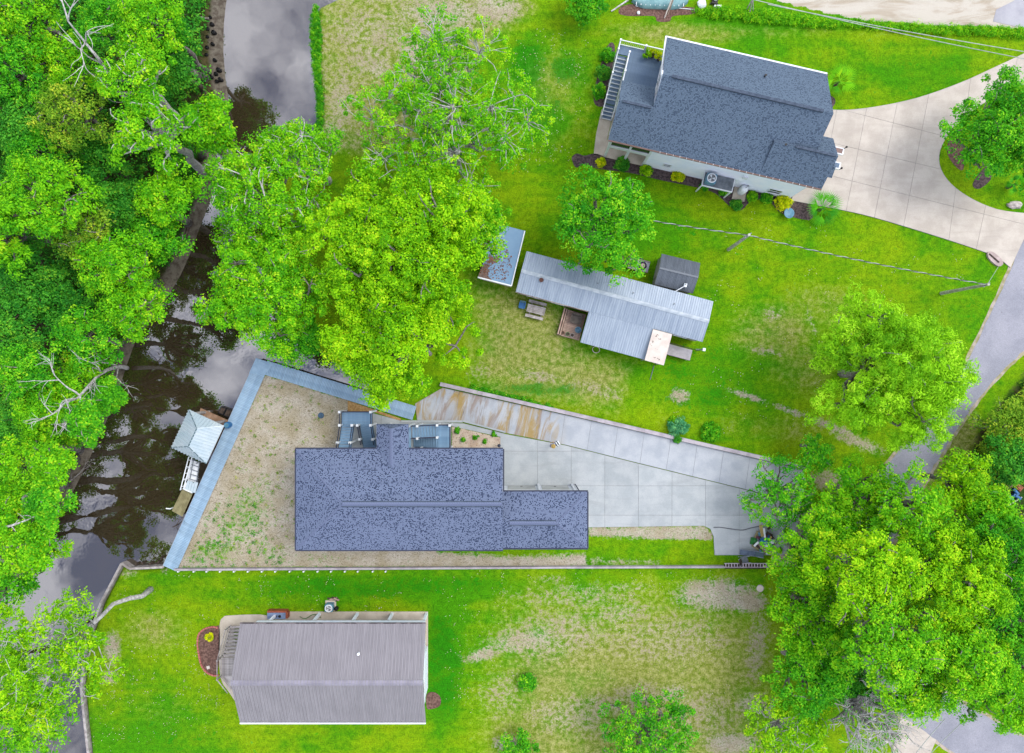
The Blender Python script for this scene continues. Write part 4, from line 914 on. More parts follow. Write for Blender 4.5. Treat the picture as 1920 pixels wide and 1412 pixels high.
wy = -22.05; wx_ = -7.85
wl = MB(); walls(wl, [(sx0 + 0.5, sy0 + 0.5), (wx_, sy0 + 0.5), (wx_, wy), (sx0 + 0.5, wy)], 2.5, 5.45)
for xx_ in (sx0 + 0.5, wx_): wl.add([(xx_, sy0 + 0.5, 5.45), (xx_, wy, 5.45), (xx_, ym, 7.4)], [(0, 1, 2)])
wl.build('wall', M['siding'], sh)
mb = MB(); mb.box(sx0 + 0.5, wx_, sy0 + 0.5, wy - 0.01, 2.3, 2.5); mb.build('floor', M['wood_grey'], sh)
wl = MB(); walls(wl, [(sx0 + 1.2, sy0 + 0.6), (wx_ - 0.05, sy0 + 0.6), (wx_ - 0.05, -25.2), (sx0 + 1.2, -25.2)], 0.0, 2.4); wl.build('lower_wall', M['siding'], sh)
mb = MB(); mb.box(-22.2, wx_ - 0.02, -29.2, -22.02, -0.05, 0.10); mb.build('slab', M['pad'], sh)
for xq in (-22.0, -18.0, -14.45, -11.2, -8.0):
    post(sh, ID, xq, -22.2, 0.10, 2.5, 0.22, M['siding'], False)
for xq in (-19.5, -15.5, -11.5): window(sh, ID, xq, wy, 3.6, 1.0, 1.2, (0, 1))
for yq in (-27.5, -24.5): window(sh, ID, wx_, yq, 3.6, 1.0, 1.2, (1, 0))
mb = MB()
for k in range(13): mb.box(wx_ + 0.001, wx_ + 0.02, sy0 + 0.5, wy, 2.52 + 0.22 * k, 2.52 + 0.22 * k + 0.2)
mb.build('lap_siding', M['siding'], sh)
# beige path wrapping the west end
pth = smooth_poly([(412, 1170), (418, 1158), (432, 1154), (500, 1154), (500, 1178), (440, 1178), (448, 1230), (440, 1240), (450, 1320), (428, 1296), (414, 1272), (410, 1220)], 4)
sheet('house_path', pth, 0.03, M['pad'])
# timber steps at the west end
mb = MB(); mb.box(-26.4, -24.0, -27.2, -25.6, 1.95, 2.1); ws = mb.build('timber_stair', M['wood_grey'], sh)
mb = MB(); mb.box(-1.2, 1.2, -0.066, 0.066, -0.035, 0); pm = mb.mesh('deck_board', M['wood_grey'])
for i in range(11): piece('deck_board', pm, ws, (-25.2, -27.15 + 0.15 * i, 2.14))
stairs(ws, ID, -26.3, -25.1, -25.55, 2.05, -23.3, 0.15, 9, M['wood_grey'])
for (u, v, z) in ((-26.45, -25.5, 2.1), (-26.45, -27.2, 2.1), (-24.95, -25.5, 2.1), (-26.45, -23.4, 0.2), (-24.95, -23.4, 0.2), (-24.6, -27.3, 2.1), (-25.5, -28.4, 1.0), (-24.6, -28.4, 1.0)): post(ws, ID, u, v, 0.0, z + 0.95, 0.1, M['wood_grey'])
for a, b in (((-26.45, -25.5, 2.1), (-26.45, -27.2, 2.1)), ((-26.45, -25.5, 2.1), (-26.45, -23.4, 0.2)), ((-24.95, -25.5, 2.1), (-24.95, -23.4, 0.2)), ((-24.95, -25.5, 2.1), (-24.1, -25.6, 2.1)), ((-26.45, -27.2, 2.1), (-25.5, -28.4, 2.1)), ((-24.6, -27.3, 2.1), (-24.6, -28.4, 2.1))): rail(ws, ID, a, b, M['wood_grey'], 0.95, balusters=False)
mb = MB(); mb.prism([(-26.4, -27.25), (-24.6, -27.25), (-24.6, -28.4), (-25.5, -28.4)], 2.0, 2.1); mb.build('platform', M['wood_grey'], ws)
# ------------------------------------------------------------------ waterfront
def boards(par, quad, n, z, m_, th=0.04, gap=0.012, name='board'):
    """n boards across a px quad A,B,C,D: each runs from edge A-B to edge D-C side by side along A-D"""
    A, B, C_, D = [W(x, y, z) for x, y in quad]
    for i in range(n):
        t0, t1 = i / n, (i + 1) / n
        p0, p1, p2, p3 = A.lerp(D, t0), B.lerp(C_, t0), B.lerp(C_, t1), A.lerp(D, t1)
        g = (p3 - p0).normalized() * gap / 2
        mb = MB(); mb.prism([((p0 + g).x, (p0 + g).y), ((p1 + g).x, (p1 + g).y), ((p2 - g).x, (p2 - g).y), ((p3 - g).x, (p3 - g).y)], z - th, z)
        mb.build(name, m_, par)
bwz = 0.22
bw = thing('boardwalk', 'pale blue plank boardwalk along the creek seawall, bent at the corner', 'boardwalk', W(400, 870))
corner_out, corner_in = W(480, 672, bwz), W(498, 701, bwz)
legs = [((W(305, 1066, bwz) + W(331, 1066, bwz)) / 2, (corner_out + corner_in) / 2, 'a'), ((corner_out + corner_in) / 2, (W(782, 764, bwz) + W(772, 786, bwz)) / 2, 'b')]
for A, B, k in legs:
    d = B - A; L = d.length; yaw = math.atan2(d.y, d.x); pitch = 0.142; n = int(L / pitch)
    w_ = 1.38 if k == 'a' else 1.32
    mb = MB(); mb.box(-pitch / 2 + 0.007, pitch / 2 - 0.007, -w_ / 2, w_ / 2, -0.04, 0); pm = mb.mesh('plank', M['plank_blue'])
    for i in range(n):
        if k == 'b' and i < 3: continue
        p = A + d * ((i + 0.5) / n); p.z = bwz + random.uniform(-0.004, 0.004); piece('plank', pm, bw, p, yaw)
    mb = MB(); nrm = Vector((-d.y, d.x, 0)).normalized()
    for s_ in (-0.55, 0, 0.55): mb.bar(A + nrm * s_ + Vector((0, 0, -0.13)), B + nrm * s_ + Vector((0, 0, -0.13)), 0.08, 0.17)
    mb.build('joist', M['wood_grey'], bw)
cor = MB(); cor.prism([W2(480, 671, bwz), W2(512, 682, bwz), W2(498, 701, bwz), W2(467, 700, bwz)], bwz - 0.04, bwz + 0.004); cor.build('corner_panel', M['plank_blue'], bw)
M['sheet_pile'] = mat('sheet_pile', c(150, 150, 148), c(96, 94, 92), 1.0, 0.6)
sw = thing('seawall', 'grey sheet seawall holding the sandy yard below the boardwalk', 'seawall', W(390, 870))
for pts in ([(306, 1064), (482, 673)], [(482, 673), (706, 744)]):
    mb = MB(); a, b_ = [W(*p, 0) for p in pts]; n = int((b_ - a).length / 0.45); d = (b_ - a).normalized(); nr = Vector((-d.y, d.x, 0))
    for i in range(n):
        off = 0.06 if i % 2 else 0.0; p0 = a.lerp(b_, i / n) + nr * off; p1 = a.lerp(b_, (i + 1) / n) + nr * off
        mb.bar((p0.x, p0.y, -0.9), (p1.x, p1.y, -0.9), 0.05, 2.0)
    mb.build('sheet_panel', M['sheet_pile'], sw)
    mb = MB(); mb.bar((a.x, a.y, 0.12), (b_.x, b_.y, 0.08), 0.16, 0.1); mb.build('cap', M['wood_grey'], sw)

# boathouse
FBH = Frame((-28.05, -5.36), -25.0, 0.0)
bh = thing('boathouse', 'open boathouse with white standing-seam hip roof over the creek', 'boathouse', FBH(0, 0, WATER))
rf = MB(FBH); e0, e1 = gable(rf, -1.72, 1.72, -1.86, 1.86, 3.4, 4.45, 'v', th=0.1, hip0=0.98, hip1=0.98, rib=(0.29, 0.08, 0.08)); r_ = rf.build('roof', M['tin_white'], bh)
hp = MB(FBH); hp.bar(e0, e1, 0.09, 0.06); hp.build('ridge_cap', M['tin_trim'], r_)
for (a, b) in (((-1.72, -1.86, 3.42), e0), ((1.72, -1.86, 3.42), e0), ((-1.72, 1.86, 3.42), e1)):
    hp = MB(FBH); hp.bar(a, b, 0.07, 0.05); hp.build('hip_cap', M['tin_trim'], r_)
hp = MB(FBH); hp.bar((1.72, 1.86, 3.42), e1, 0.07, 0.05); hp.build('hip_cap', M['tin_white'], r_)
for u in (-1.45, 0.55):
    for v in (-1.55, 0.0, 1.55):
        mb = MB(FBH); mb.tube([(u, v, -2.2), (u, v, 3.3)], 0.13, 10); mb.build('piling', M['wood_grey'], bh)
for v in (-1.55, 1.55):
    mb = MB(FBH); mb.bar((-1.6, v, 3.2), (1.6, v, 3.2), 0.1, 0.24); mb.build('beam', M['white'], bh)
for u in (-1.45, 1.45):
    mb = MB(FBH); mb.bar((u, -1.75, 3.05), (u, 1.75, 3.05), 0.1, 0.2); mb.build('beam', M['white'], bh)
mb = MB(FBH); mb.box(0.0, 0.72, -1.9, 1.6, -0.02, 0.1); f_ = mb.build('walk', M['wood_dark'], bh)
mb = MB(); mb.box(-0.36, 0.36, -0.068, 0.068, -0.04, 0.0); pm = mb.mesh('board', M['wood_tan'])
for i in range(24): piece('board', pm, f_, FBH(0.36, -1.82 + 0.147 * i, 0.15), R(-25))
tp = thing('timber_platform', 'tan timber platform behind the white boathouse roof', 'platform', W(400, 782, 0))
mb = MB(); mb.prism(px_poly([(377, 767), (428, 790), (420, 796), (374, 776)]), 0.02, 0.12); mb.build('frame', M['wood_dark'], tp)
boards(tp, [(376, 765), (373, 777), (420, 798), (430, 789)], 17, 0.18, M['wood_tan'])
for p in ((378, 768), (376, 775), (422, 794)):
    mb = MB(); q_ = W(*p); mb.tube([(q_.x, q_.y, -2.0), (q_.x, q_.y, 0.02)], 0.1, 8); mb.build('piling', M['wood_dark'], tp)
fl = thing('floating_dock', 'black drive-on float moored beside the boardwalk', 'float', W(418, 772, WATER))
for quad in ([(412, 762), (422, 765), (415, 779), (405, 775)], [(423, 765.5), (433, 768.5), (426, 784), (416, 780)]):
    mb = MB(); mb.prism(px_poly(quad), WATER - 0.25, WATER + 0.35); o = mb.build('float_block', M['black'], fl)
    q2 = [tuple(np.array(p) * 0.72 + np.mean(quad, axis=0) * 0.28) for p in quad]
    mb = MB(); mb.prism(px_poly(q2), WATER + 0.352, WATER + 0.40); mb.build('pad', M['wood_dark'], o)
br = thing('barrel', 'blue plastic barrel at the boathouse corner of the boardwalk', 'barrel', W(427, 797, 0.22))
q_ = W(427, 797, 0.7); mb = MB(); mb.lathe(q_.x, q_.y, [(0.26, 0.23), (0.30, 0.35), (0.30, 0.55), (0.31, 0.58), (0.30, 0.61), (0.30, 0.9), (0.26, 1.02)], 16); mb.build('body', M['blue_plastic'], br)
mb = MB(); mb.lathe(q_.x, q_.y, [(0.22, 1.02), (0.22, 1.05), (0.2, 1.05)], 16); mb.lathe(q_.x + 0.1, q_.y, [(0.04, 1.05), (0.04, 1.08)], 8); mb.build('lid', M['blue_pale'], br)
od = thing('dock', 'low olive-grey timber dock south of the boathouse', 'dock', W(342, 942, 0))
mb = MB(); mb.prism(px_poly([(324, 957), (342, 967), (361, 924), (345, 914)]), -0.1, 0.02); mb.build('frame', M['wood_dark'], od)
boards(od, [(322, 958), (344, 912), (362, 924), (342, 969)], 8, 0.08, M['wood_olive'])
for p in ((326, 954), (341, 964), (346, 917)):
    mb = MB(); q_ = W(*p); mb.tube([(q_.x, q_.y, -2.0), (q_.x, q_.y, -0.1)], 0.11, 8); mb.build('piling', M['wood_dark'], od)
lf = thing('boat_lift', 'white aluminium boat lift frame between boathouse and dock', 'boat lift', W(355, 888, WATER))
for a, b_ in (((354, 856), (338, 919)), ((360, 857), (344, 917))):
    mb = MB(); p, q_ = W(*a, 0.9), W(*b_, 0.9); mb.tube([p, q_], 0.05, 8); mb.build('rail', M['white'], lf)
    for t_ in (0.02, 0.35, 0.68, 0.98):
        mb = MB(); r2 = p.lerp(q_, t_); mb.tube([(r2.x, r2.y, -2.0), (r2.x, r2.y, 0.9)], 0.045, 8); mb.build('upright', M['white'], lf)
for i in range(5):
    t_ = (i + 0.5) / 5; p = W(354 - 16 * t_, 856 + 63 * t_, 0.9); q_ = W(360 - 16 * t_, 857 + 60 * t_, 0.9); mb = MB(); mb.tube([p, q_], 0.03, 6); mb.build('rung', M['white'], lf)
mb = MB(); mb.prism(px_poly([(361, 859), (376, 867), (370, 905), (353, 900)]), 0.3, 0.36); mb.build('bunk', M['white'], lf)
for i in range(5):
    p = W(361 - 1.6 * i, 862 + 9 * i, 0.7); q_ = W(376 - 1.2 * i, 868 + 8.6 * i, 0.7); mb = MB(); mb.tube([p, q_], 0.035, 6); mb.build('crossbar', M['grey_metal'], lf)
for a, b_ in (((363, 861), (356, 899)), ((374, 867), (369, 903))):
    mb = MB(); p, q_ = W(*a, 0.7), W(*b_, 0.7); mb.tube([p, q_], 0.04, 6); mb.build('side_bar', M['grey_metal'], lf)
for p in ((363, 862), (374, 867), (369, 903), (355, 899)):
    q_ = W(*p, 0.0); mb = MB(); mb.tube([(q_.x, q_.y, -2.0), (q_.x, q_.y, 0.7)], 0.05, 8); mb.build('leg', M['grey_metal'], lf)
bx_ = thing('dock_box', 'white ribbed dock box between the lift and the olive dock', 'storage box', W(359, 912, 0.1))
mb = MB(); mb.prism(px_poly([(352, 903), (370, 906), (365, 923), (349, 916)]), 0.085, 0.62); mb.build('body', M['white'], bx_)
for i in range(4):
    t0 = i / 4 + 0.01; t1 = (i + 1) / 4 - 0.01
    A, B, C_, D = W(351, 901.5, 0.7), W(371.5, 905, 0.7), W(366, 924.5, 0.7), W(347.5, 917, 0.7)
    p = [A.lerp(B, t0), A.lerp(B, t1), D.lerp(C_, t1), D.lerp(C_, t0)]; mb = MB(); mb.prism([(v.x, v.y) for v in p], 0.625, 0.70); mb.build('lid_panel', M['tin_white'], bx_)
for p in ((355, 907), (364, 919)):
    q_ = W(*p, 0); mb = MB(); mb.tube([(q_.x, q_.y, -2), (q_.x, q_.y, 0.085)], 0.07, 8); mb.build('leg', M['wood_dark'], bx_)
cl = thing('dock_cleat', 'small white bumper post at the lower corner of the olive dock', 'post', W(319, 954, WATER)); q_ = W(319, 954, 0.4)
mb = MB(); mb.tube([(q_.x, q_.y, -1.6), (q_.x, q_.y, 0.4)], 0.06, 8); mb.tube([(q_.x, q_.y, 0.42), (q_.x - 0.35, q_.y + 0.05, 0.5)], 0.06, 8); mb.build('bumper', M['white'], cl)

# walls
def long_wall(name, label, pts, w, h, m_, z0=-0.2, seg=3.0, cat='wall', part='wall_block'):
    P_ = [W(*p, 0) for p in pts]; t_ = thing(name, label, cat, P_[0])
    for a, b_ in zip(P_[:-1], P_[1:]):
        n = max(1, int((b_ - a).length / seg)); d = (b_ - a).normalized() * 0.006
        for i in range(n):
            p, q_ = a.lerp(b_, i / n) + d, a.lerp(b_, (i + 1) / n) - d
            mb = MB(); mb.bar((p.x, p.y, (z0 + h) / 2), (q_.x, q_.y, (z0 + h) / 2), w, h - z0); mb.build(part, m_, t_)
    return t_
long_wall('retaining_wall', 'long pinkish concrete retaining wall on the north side of the lane', [(826, 720), (1060, 773), (1280, 824), (1508, 876)], 0.34, 0.5, M['wall_conc'])
long_wall('kerb', 'pale blue-grey kerb between the stained lane and the gravel bed', [(868, 789), (948, 810)], 0.16, 0.26, M['concrete'])
long_wall('low_wall', 'short grey kerb wall at the left end of the stained lane', [(752, 790), (868, 790)], 0.2, 0.2, M['concrete'], seg=2)
gw = long_wall('garden_wall', 'long white-capped boundary wall between the two lower lots', [(331, 1066), (720, 1064), (1040, 1062), (1356, 1061)], 0.17, 0.5, M['wall_conc'])
long_wall('dark_wall_end', 'low wall end under the ladder, darkened for the gaps between its rungs', [(1357, 1061), (1448, 1061)], 0.3, 0.5, M['wood_dark'], cat='edging', part='timber')  # dark of the gaps between ladder rungs put into the wall end's colour
mb = MB(); mb.box(-0.06, 0.06, -0.06, 0.06, -0.2, 0.42); pm = mb.mesh('post', M['white'])
for i, xx_ in enumerate([337, 366, 390, 415, 441, 467, 493, 518, 545, 571, 597, 622, 648, 672, 700, 724]): p = W(xx_, 1070, 0); piece('post', pm, gw, p)
ew = long_wall('bulkhead', 'grey timber bulkhead edging the lower-left lawn along the creek', [(172, 1480), (166, 1412), (158, 1340), (153, 1290), (160, 1215), (190, 1130), (229, 1056)], 0.22, 0.12, M['wood_grey'], -1.6, 2.4, 'bulkhead', 'timber')
ew2 = long_wall('bulkhead', 'short grey timber bulkhead joining the boardwalk end to the creek corner', [(229, 1056), (244, 1066), (306, 1063)], 0.2, 0.14, M['wood_grey'], -1.6, 1.6, 'bulkhead', 'timber')
for xx_, yy in ((262, 1058), (276, 1059), (292, 1056), (298, 1048), (250, 1060)):
    p = W(xx_, yy, 0); mb = MB(); mb.tube([(p.x, p.y, -1.8), (p.x + 0.05, p.y, -0.35)], 0.12, 8); mb.build('pile_stub', M['wood_dark'], ew2)

# ------------------------------------------------------------------ ladder on the wall
ld = thing('ladder', 'pale aluminium ladder lying along the top of the white wall', 'ladder', W(1400, 1059, 0.56))
lm = mat('ladder_metal', c(226, 214, 222), c(190, 176, 186), 3, 0.5)
for yy in (1056.5, 1063.5):
    mb = MB(); mb.bar(W(1358, yy, 0.6), W(1446, yy, 0.6), 0.06, 0.09); mb.build('stile', lm, ld)
for i in range(16):
    mb = MB(); mb.tube([W(1361 + i * 5.4, 1056.5, 0.6), W(1361 + i * 5.4, 1063.5, 0.6)], 0.05, 8); mb.build('rung', lm, ld)
# ------------------------------------------------------------------ shed, trailer, derelict platform
FS = Frame(W2(1227, 533, 2.1), -13.6)
sd_ = thing('metal_shed', 'small dark grey ribbed metal shed behind the mobile home', 'shed', FS(1.8, 1.4))
rf = MB(FS); e0, e1 = gable(rf, 0, 3.58, 0, 2.85, 2.1, 2.75, 'u', th=0.06, rib=(0.13, 0.05, 0.025)); r_ = rf.build('roof', M['tin_shed'], sd_)
mb = MB(FS); mb.bar((0, 1.425, 2.77), (3.58, 1.425, 2.77), 0.16, 0.05); mb.build('ridge_cap', M['tin_shed'], r_)
wl = MB(FS); walls(wl, [(0.12, 0.12), (3.46, 0.12), (3.46, 2.73), (0.12, 2.73)], 0, 2.07)
for u in (0.12, 3.46): wl.add([(u, 0.12, 2.07), (u, 2.73, 2.07), (u, 1.425, 2.7)], [(0, 1, 2)])
wl.build('wall', mat('shed_wall', c(196, 196, 192), c(160, 158, 150), 1.5, 0.6), sd_)
for v in (0.8, 1.43): mb = MB(FS); mb.box(0.075, 0.118, v, v + 0.6, 0.1, 1.85); mb.build('door', mat('shed_door', c(206, 206, 200)), sd_)
tr = thing('small_trailer', 'small flat grey trailer with a spare tyre lying on it', 'trailer', W(1196, 498))
FT = Frame(W2(1198, 497, 0.5), -14)
mb = MB(FT); mb.box(-0.95, 0.95, -0.5, 0.5, 0.42, 0.5); mb.build('bed', mat('trailer_bed', c(196, 198, 214), c(170, 168, 186), 2), tr)
for v in (-0.5, 0.5): mb = MB(FT); mb.box(-0.95, 0.95, v - 0.03, v + 0.03, 0.5, 0.62); mb.build('side_rail', mat('trailer_rail', c(176, 150, 160)), tr)
for v in (-0.62, 0.62): mb = MB(FT); mb.tube([(0.0, v - 0.08, 0.27), (0.0, v + 0.08, 0.27)], 0.27, 14); mb.build('wheel', M['rubber'], tr)
mb = MB(FT); mb.tube([(-0.95, 0, 0.42), (-1.9, 0, 0.40), (-1.95, 0, 0.0)], 0.04, 8); mb.build('tow_bar', M['grey_metal'], tr)
ty = thing('tyre', 'spare tyre with pale hub lying on the small trailer', 'tyre', FT(0.35, 0.02, 0.5))
tor = MB(FT); prof = [(0.29 + 0.09 * math.cos(a), 0.60 + 0.085 * math.sin(a)) for a in np.linspace(0, 2 * math.pi, 9)]
n = 18; vs_ = []; fs = []
for r2, z2 in prof[:-1]:
    for k in range(n): vs_.append((0.35 + r2 * math.cos(2 * math.pi * k / n), 0.02 + r2 * math.sin(2 * math.pi * k / n), z2))
for i in range(8):
    for k in range(n): fs.append((i * n + k, i * n + (k + 1) % n, ((i + 1) % 8) * n + (k + 1) % n, ((i + 1) % 8) * n + k))
tor.add(vs_, fs); tor.build('tread_ring', M['rubber'], ty, smooth=True)
mb = MB(FT); mb.lathe(0.35, 0.02, [(0.2, 0.54), (0.21, 0.63), (0.1, 0.66), (0.03, 0.66)], 14); mb.build('hub', mat('hub', c(216, 190, 186)), ty)
dp = thing('derelict_shed', 'derelict flat-roofed shed, peeling pale blue roof strewn with leaves', 'shed', W(940, 478))
DQ = [(931, 419), (984, 433), (959, 536), (896, 520)]
m, t, b = new_mat('peeling_roof'); ps = t.pos()
nz = t.noise(ps, 0.55, 6, 0.62, 0.8); xx = t.n('ShaderNodeSeparateXYZ'); t.l(t.scaled(ps, (1, 1, 1), (0, 0, R(15))), xx.inputs[0])
kk = t.ramp(t.math('ADD', nz, t.math('MULTIPLY', xx.outputs[0], 0.05)), 0.40, 0.43)
xx = t.n('ShaderNodeSeparateXYZ'); t.l(ps, xx.inputs[0]); kk = t.ramp(t.math('ADD', nz, t.math('MULTIPLY', xx.outputs[0], 0.12)), 0.24, 0.26)
brown = t.mix(t.ramp(t.noise(ps, 5, 5, 0.7), 0.35, 0.65), c(150, 122, 110), c(106, 84, 70))
t.l(t.mix(kk, brown, t.mix(t.noise(ps, 2, 3), c(150, 190, 226), c(128, 170, 210))), b.inputs['Base Color']); b.inputs['Roughness'].default_value = 0.7
t.l(t.bump(kk, 0.6, 0.02), b.inputs['Normal']); M['peel'] = m
mb = MB(); mb.prism(px_poly(DQ, 2.2), 2.08, 2.2); rr_ = mb.build('roof', M['peel'], dp)
inq = [tuple(np.array(p) * 0.95 + np.mean(DQ, axis=0) * 0.05) for p in DQ]
mb = MB(); walls(mb, px_poly(inq, 2.2), 0, 2.08); mb.build('wall', M['cream'], dp)
mb = MB(); A, B = W(896, 520, 2.25), W(959, 536, 2.25); mb.bar(A, B, 0.12, 0.12); mb.build('edge_board', M['white'], dp)
mb = MB(); A, B = W(984, 433, 2.25), W(959, 536, 2.25); mb.bar(A, B, 0.1, 0.1); mb.build('edge_board', M['white'], dp)
Q = px_poly([(898, 470), (930, 425), (955, 470), (968, 480), (950, 528), (900, 516)], 2.2)
lv = MB(); random.seed(11)
for _ in range(420):
    u, v = random.random(), random.random(); x = min(q[0] for q in Q) + u * 3.0; y = min(q[1] for q in Q) + v * 4.4
    if not inside(np.array([[x, y]]), Q)[0]: continue
    a = random.uniform(0, 6.28); l = random.uniform(0.05, 0.11)
    lv.add([(x - l * math.cos(a), y - l * math.sin(a), 2.21), (x + l * .5 * math.sin(a), y - l * .5 * math.cos(a), 2.215), (x + l * math.cos(a), y + l * math.sin(a), 2.23), (x - l * .5 * math.sin(a), y + l * .5 * math.cos(a), 2.24)], [(0, 1, 2, 3)])
tag(lv.build('leaf_litter', M['terracotta'], rr_), kind='stuff')
# picnic table and blue chair by the mobile home
FP = Frame(W2(1005, 581, 0.5), -14)
pt = thing('picnic_table', 'grey timber picnic table with two benches beside the mobile home', 'picnic table', FP(0, 0))
for i in range(5): mb = MB(FP); mb.box(-0.85, 0.85, -0.37 + i * 0.15, -0.37 + i * 0.15 + 0.135, 0.70, 0.74); mb.build('table_board', M['wood_grey'], pt)
for v in (-0.68, 0.68):
    mb = MB(FP); mb.box(-0.85, 0.85, v - 0.13, v + 0.13, 0.41, 0.45); mb.build('bench', M['wood_grey'], pt)
for u in (-0.55, 0.55):
    for s_ in (-1, 1):
        mb = MB(FP); mb.bar((u, s_ * 0.62, 0.0), (u, s_ * 0.2, 0.69), 0.05, 0.1); mb.build('leg', M['wood_grey'], pt)
    mb = MB(FP); mb.bar((u + 0.06, -0.78, 0.37), (u + 0.06, 0.78, 0.37), 0.05, 0.08); mb.build('cross_beam', M['wood_grey'], pt)
FC = Frame(W2(979, 573, 0.4), -12)
ch = thing('plastic_chair', 'blue plastic chair standing left of the picnic table', 'chair', FC(0, 0))
mb = MB(FC); mb.box(-0.27, 0.27, -0.27, 0.27, 0.40, 0.45); mb.build('seat', M['blue_plastic'], ch)
mb = MB(FC)
for i in range(5): mb.bar((-0.22 + i * 0.11, 0.27, 0.45), (-0.22 + i * 0.11, 0.36, 0.92), 0.07, 0.03)
mb.bar((-0.27, 0.36, 0.94), (0.27, 0.36, 0.94), 0.04, 0.08); mb.build('backrest', M['blue_pale'], ch)
for u in (-0.24, 0.24):
    for v in (-0.24, 0.24): mb = MB(FC); mb.bar((u, v, 0), (u, v, 0.4), 0.05, 0.05); mb.build('leg', M['blue_plastic'], ch)
    mb = MB(FC); mb.bar((u * 1.15, -0.22, 0.66), (u * 1.15, 0.3, 0.66), 0.06, 0.03); mb.build('arm', M['blue_plastic'], ch)
# things on the timber deck
gr = thing('armchair', 'dark grey cushioned chair with white book on the timber deck', 'chair', FM(6.05, -0.75, 0.46))
DGm = mat('grey_cushion', c(120, 112, 104), c(92, 84, 78), 3)
mb = MB(FM); mb.box(5.6, 6.45, -1.2, -0.4, 0.75, 0.9); mb.build('seat', DGm, gr)
mb = MB(FM); mb.box(5.6, 6.45, -0.45, -0.28, 0.9, 1.4); mb.build('backrest', DGm, gr)
for u in (5.55, 6.47): mb = MB(FM); mb.box(u - 0.06, u + 0.06, -1.2, -0.35, 1.02, 1.1); mb.build('arm', DGm, gr)
for u in (5.62, 6.42):
    for v in (-1.15, -0.4): mb = MB(FM); mb.box(u - 0.03, u + 0.03, v - 0.03, v + 0.03, 0.46, 1.02 if v < -1 else 0.75); mb.build('leg', M['wood_dark'], gr)
def pot(label, u, v, col, fr, z, r2, leafy=None):
    t_ = thing('flower_pot', label, 'pot', fr(u, v, z))
    mb = MB(fr); mb.lathe(u, v, [(r2 * 0.7, z), (r2, z + r2 * 1.5), (r2 * 1.1, z + r2 * 1.5), (r2 * 1.1, z + r2 * 1.75), (r2 * 0.92, z + r2 * 1.75), (r2 * 0.9, z + r2 * 1.55)], 14); mb.build('pot', col, t_)
    mb = MB(fr); mb.lathe(u, v, [(r2 * 0.88, z + r2 * 1.5), (r2 * 0.88, z + r2 * 1.6)], 12); mb.build('soil', M['wood_dark'], t_)
    return t_
pot('brown pot at the outer corner of the timber deck', 5.15, -2.3, M['terracotta'], FM, 0.46, 0.15)
pot('green pot, middle of the row on the timber deck', 5.62, -2.3, M['green_plastic'], FM, 0.46, 0.16)
pot('white pot nearest the tin wall on the timber deck', 6.05, -2.3, M['wood_grey'], FM, 0.46, 0.17)
tb = thing('tub', 'pale blue tub beside the tin lean-to on the timber deck', 'tub', FM(6.45, -1.7, 0.46)); mb = MB(FM); mb.lathe(6.45, -1.7, [(0.22, 0.46), (0.28, 0.8), (0.3, 0.8), (0.3, 0.84), (0.26, 0.84), (0.2, 0.6)], 16); mb.build('tub', M['blue_pale'], tb)
hs = thing('garden_hose', 'pale hose coiled under the tin lean-to eave', 'hose', FM(8.6, -3.0)); mb = MB(FM); mb.tube([(8.6 + 0.34 * math.cos(a), -2.98 + 0.3 * math.sin(a), 0.05 + 0.002 * k) for k, a in enumerate(np.linspace(0, 12, 40))], 0.03, 6); mb.build('coil', M['cream'], hs)
mp = thing('meter_mast', 'white service mast with meter at the east end of the ramp', 'mast', FM(17.75, -0.6)); mb = MB(FM); mb.tube([(17.2, -0.7, 1.9), (17.9, -0.55, 1.95)], 0.04, 6); mb.tube([(17.75, -0.6, 0), (17.75, -0.6, 2.3)], 0.05, 8); mb.build('mast', M['grey_metal'], mp); mb = MB(FM); mb.box(17.72, 17.95, -0.7, -0.45, 2.0, 2.4); mb.build('meter', M['white'], mp)
mp = thing('meter_mast', 'white service mast with bent head beside the grey metal shed', 'mast', FM(14.6, 4.6)); mb = MB(FM); mb.tube([(13.8, 3.7, 2.6), (14.6, 4.5, 2.6)], 0.04, 6); mb.tube([(14.6, 4.6, 0), (14.6, 4.6, 3.2)], 0.05, 8); mb.build('mast', M['white'], mp); mb = MB(FM); mb.box(14.5, 14.75, 4.4, 4.7, 2.3, 2.7); mb.build('meter', M['white'], mp)
pv = thing('plastic_pipe', 'thin pale pipe lying in the grass below the cream porch roof', 'pipe', W(1222, 700)); mb = MB(); mb.tube([W(1226, 686, 0.04), W(1219, 712, 0.04)], 0.04, 8); mb.build('pipe', M['grey_metal'], pv)

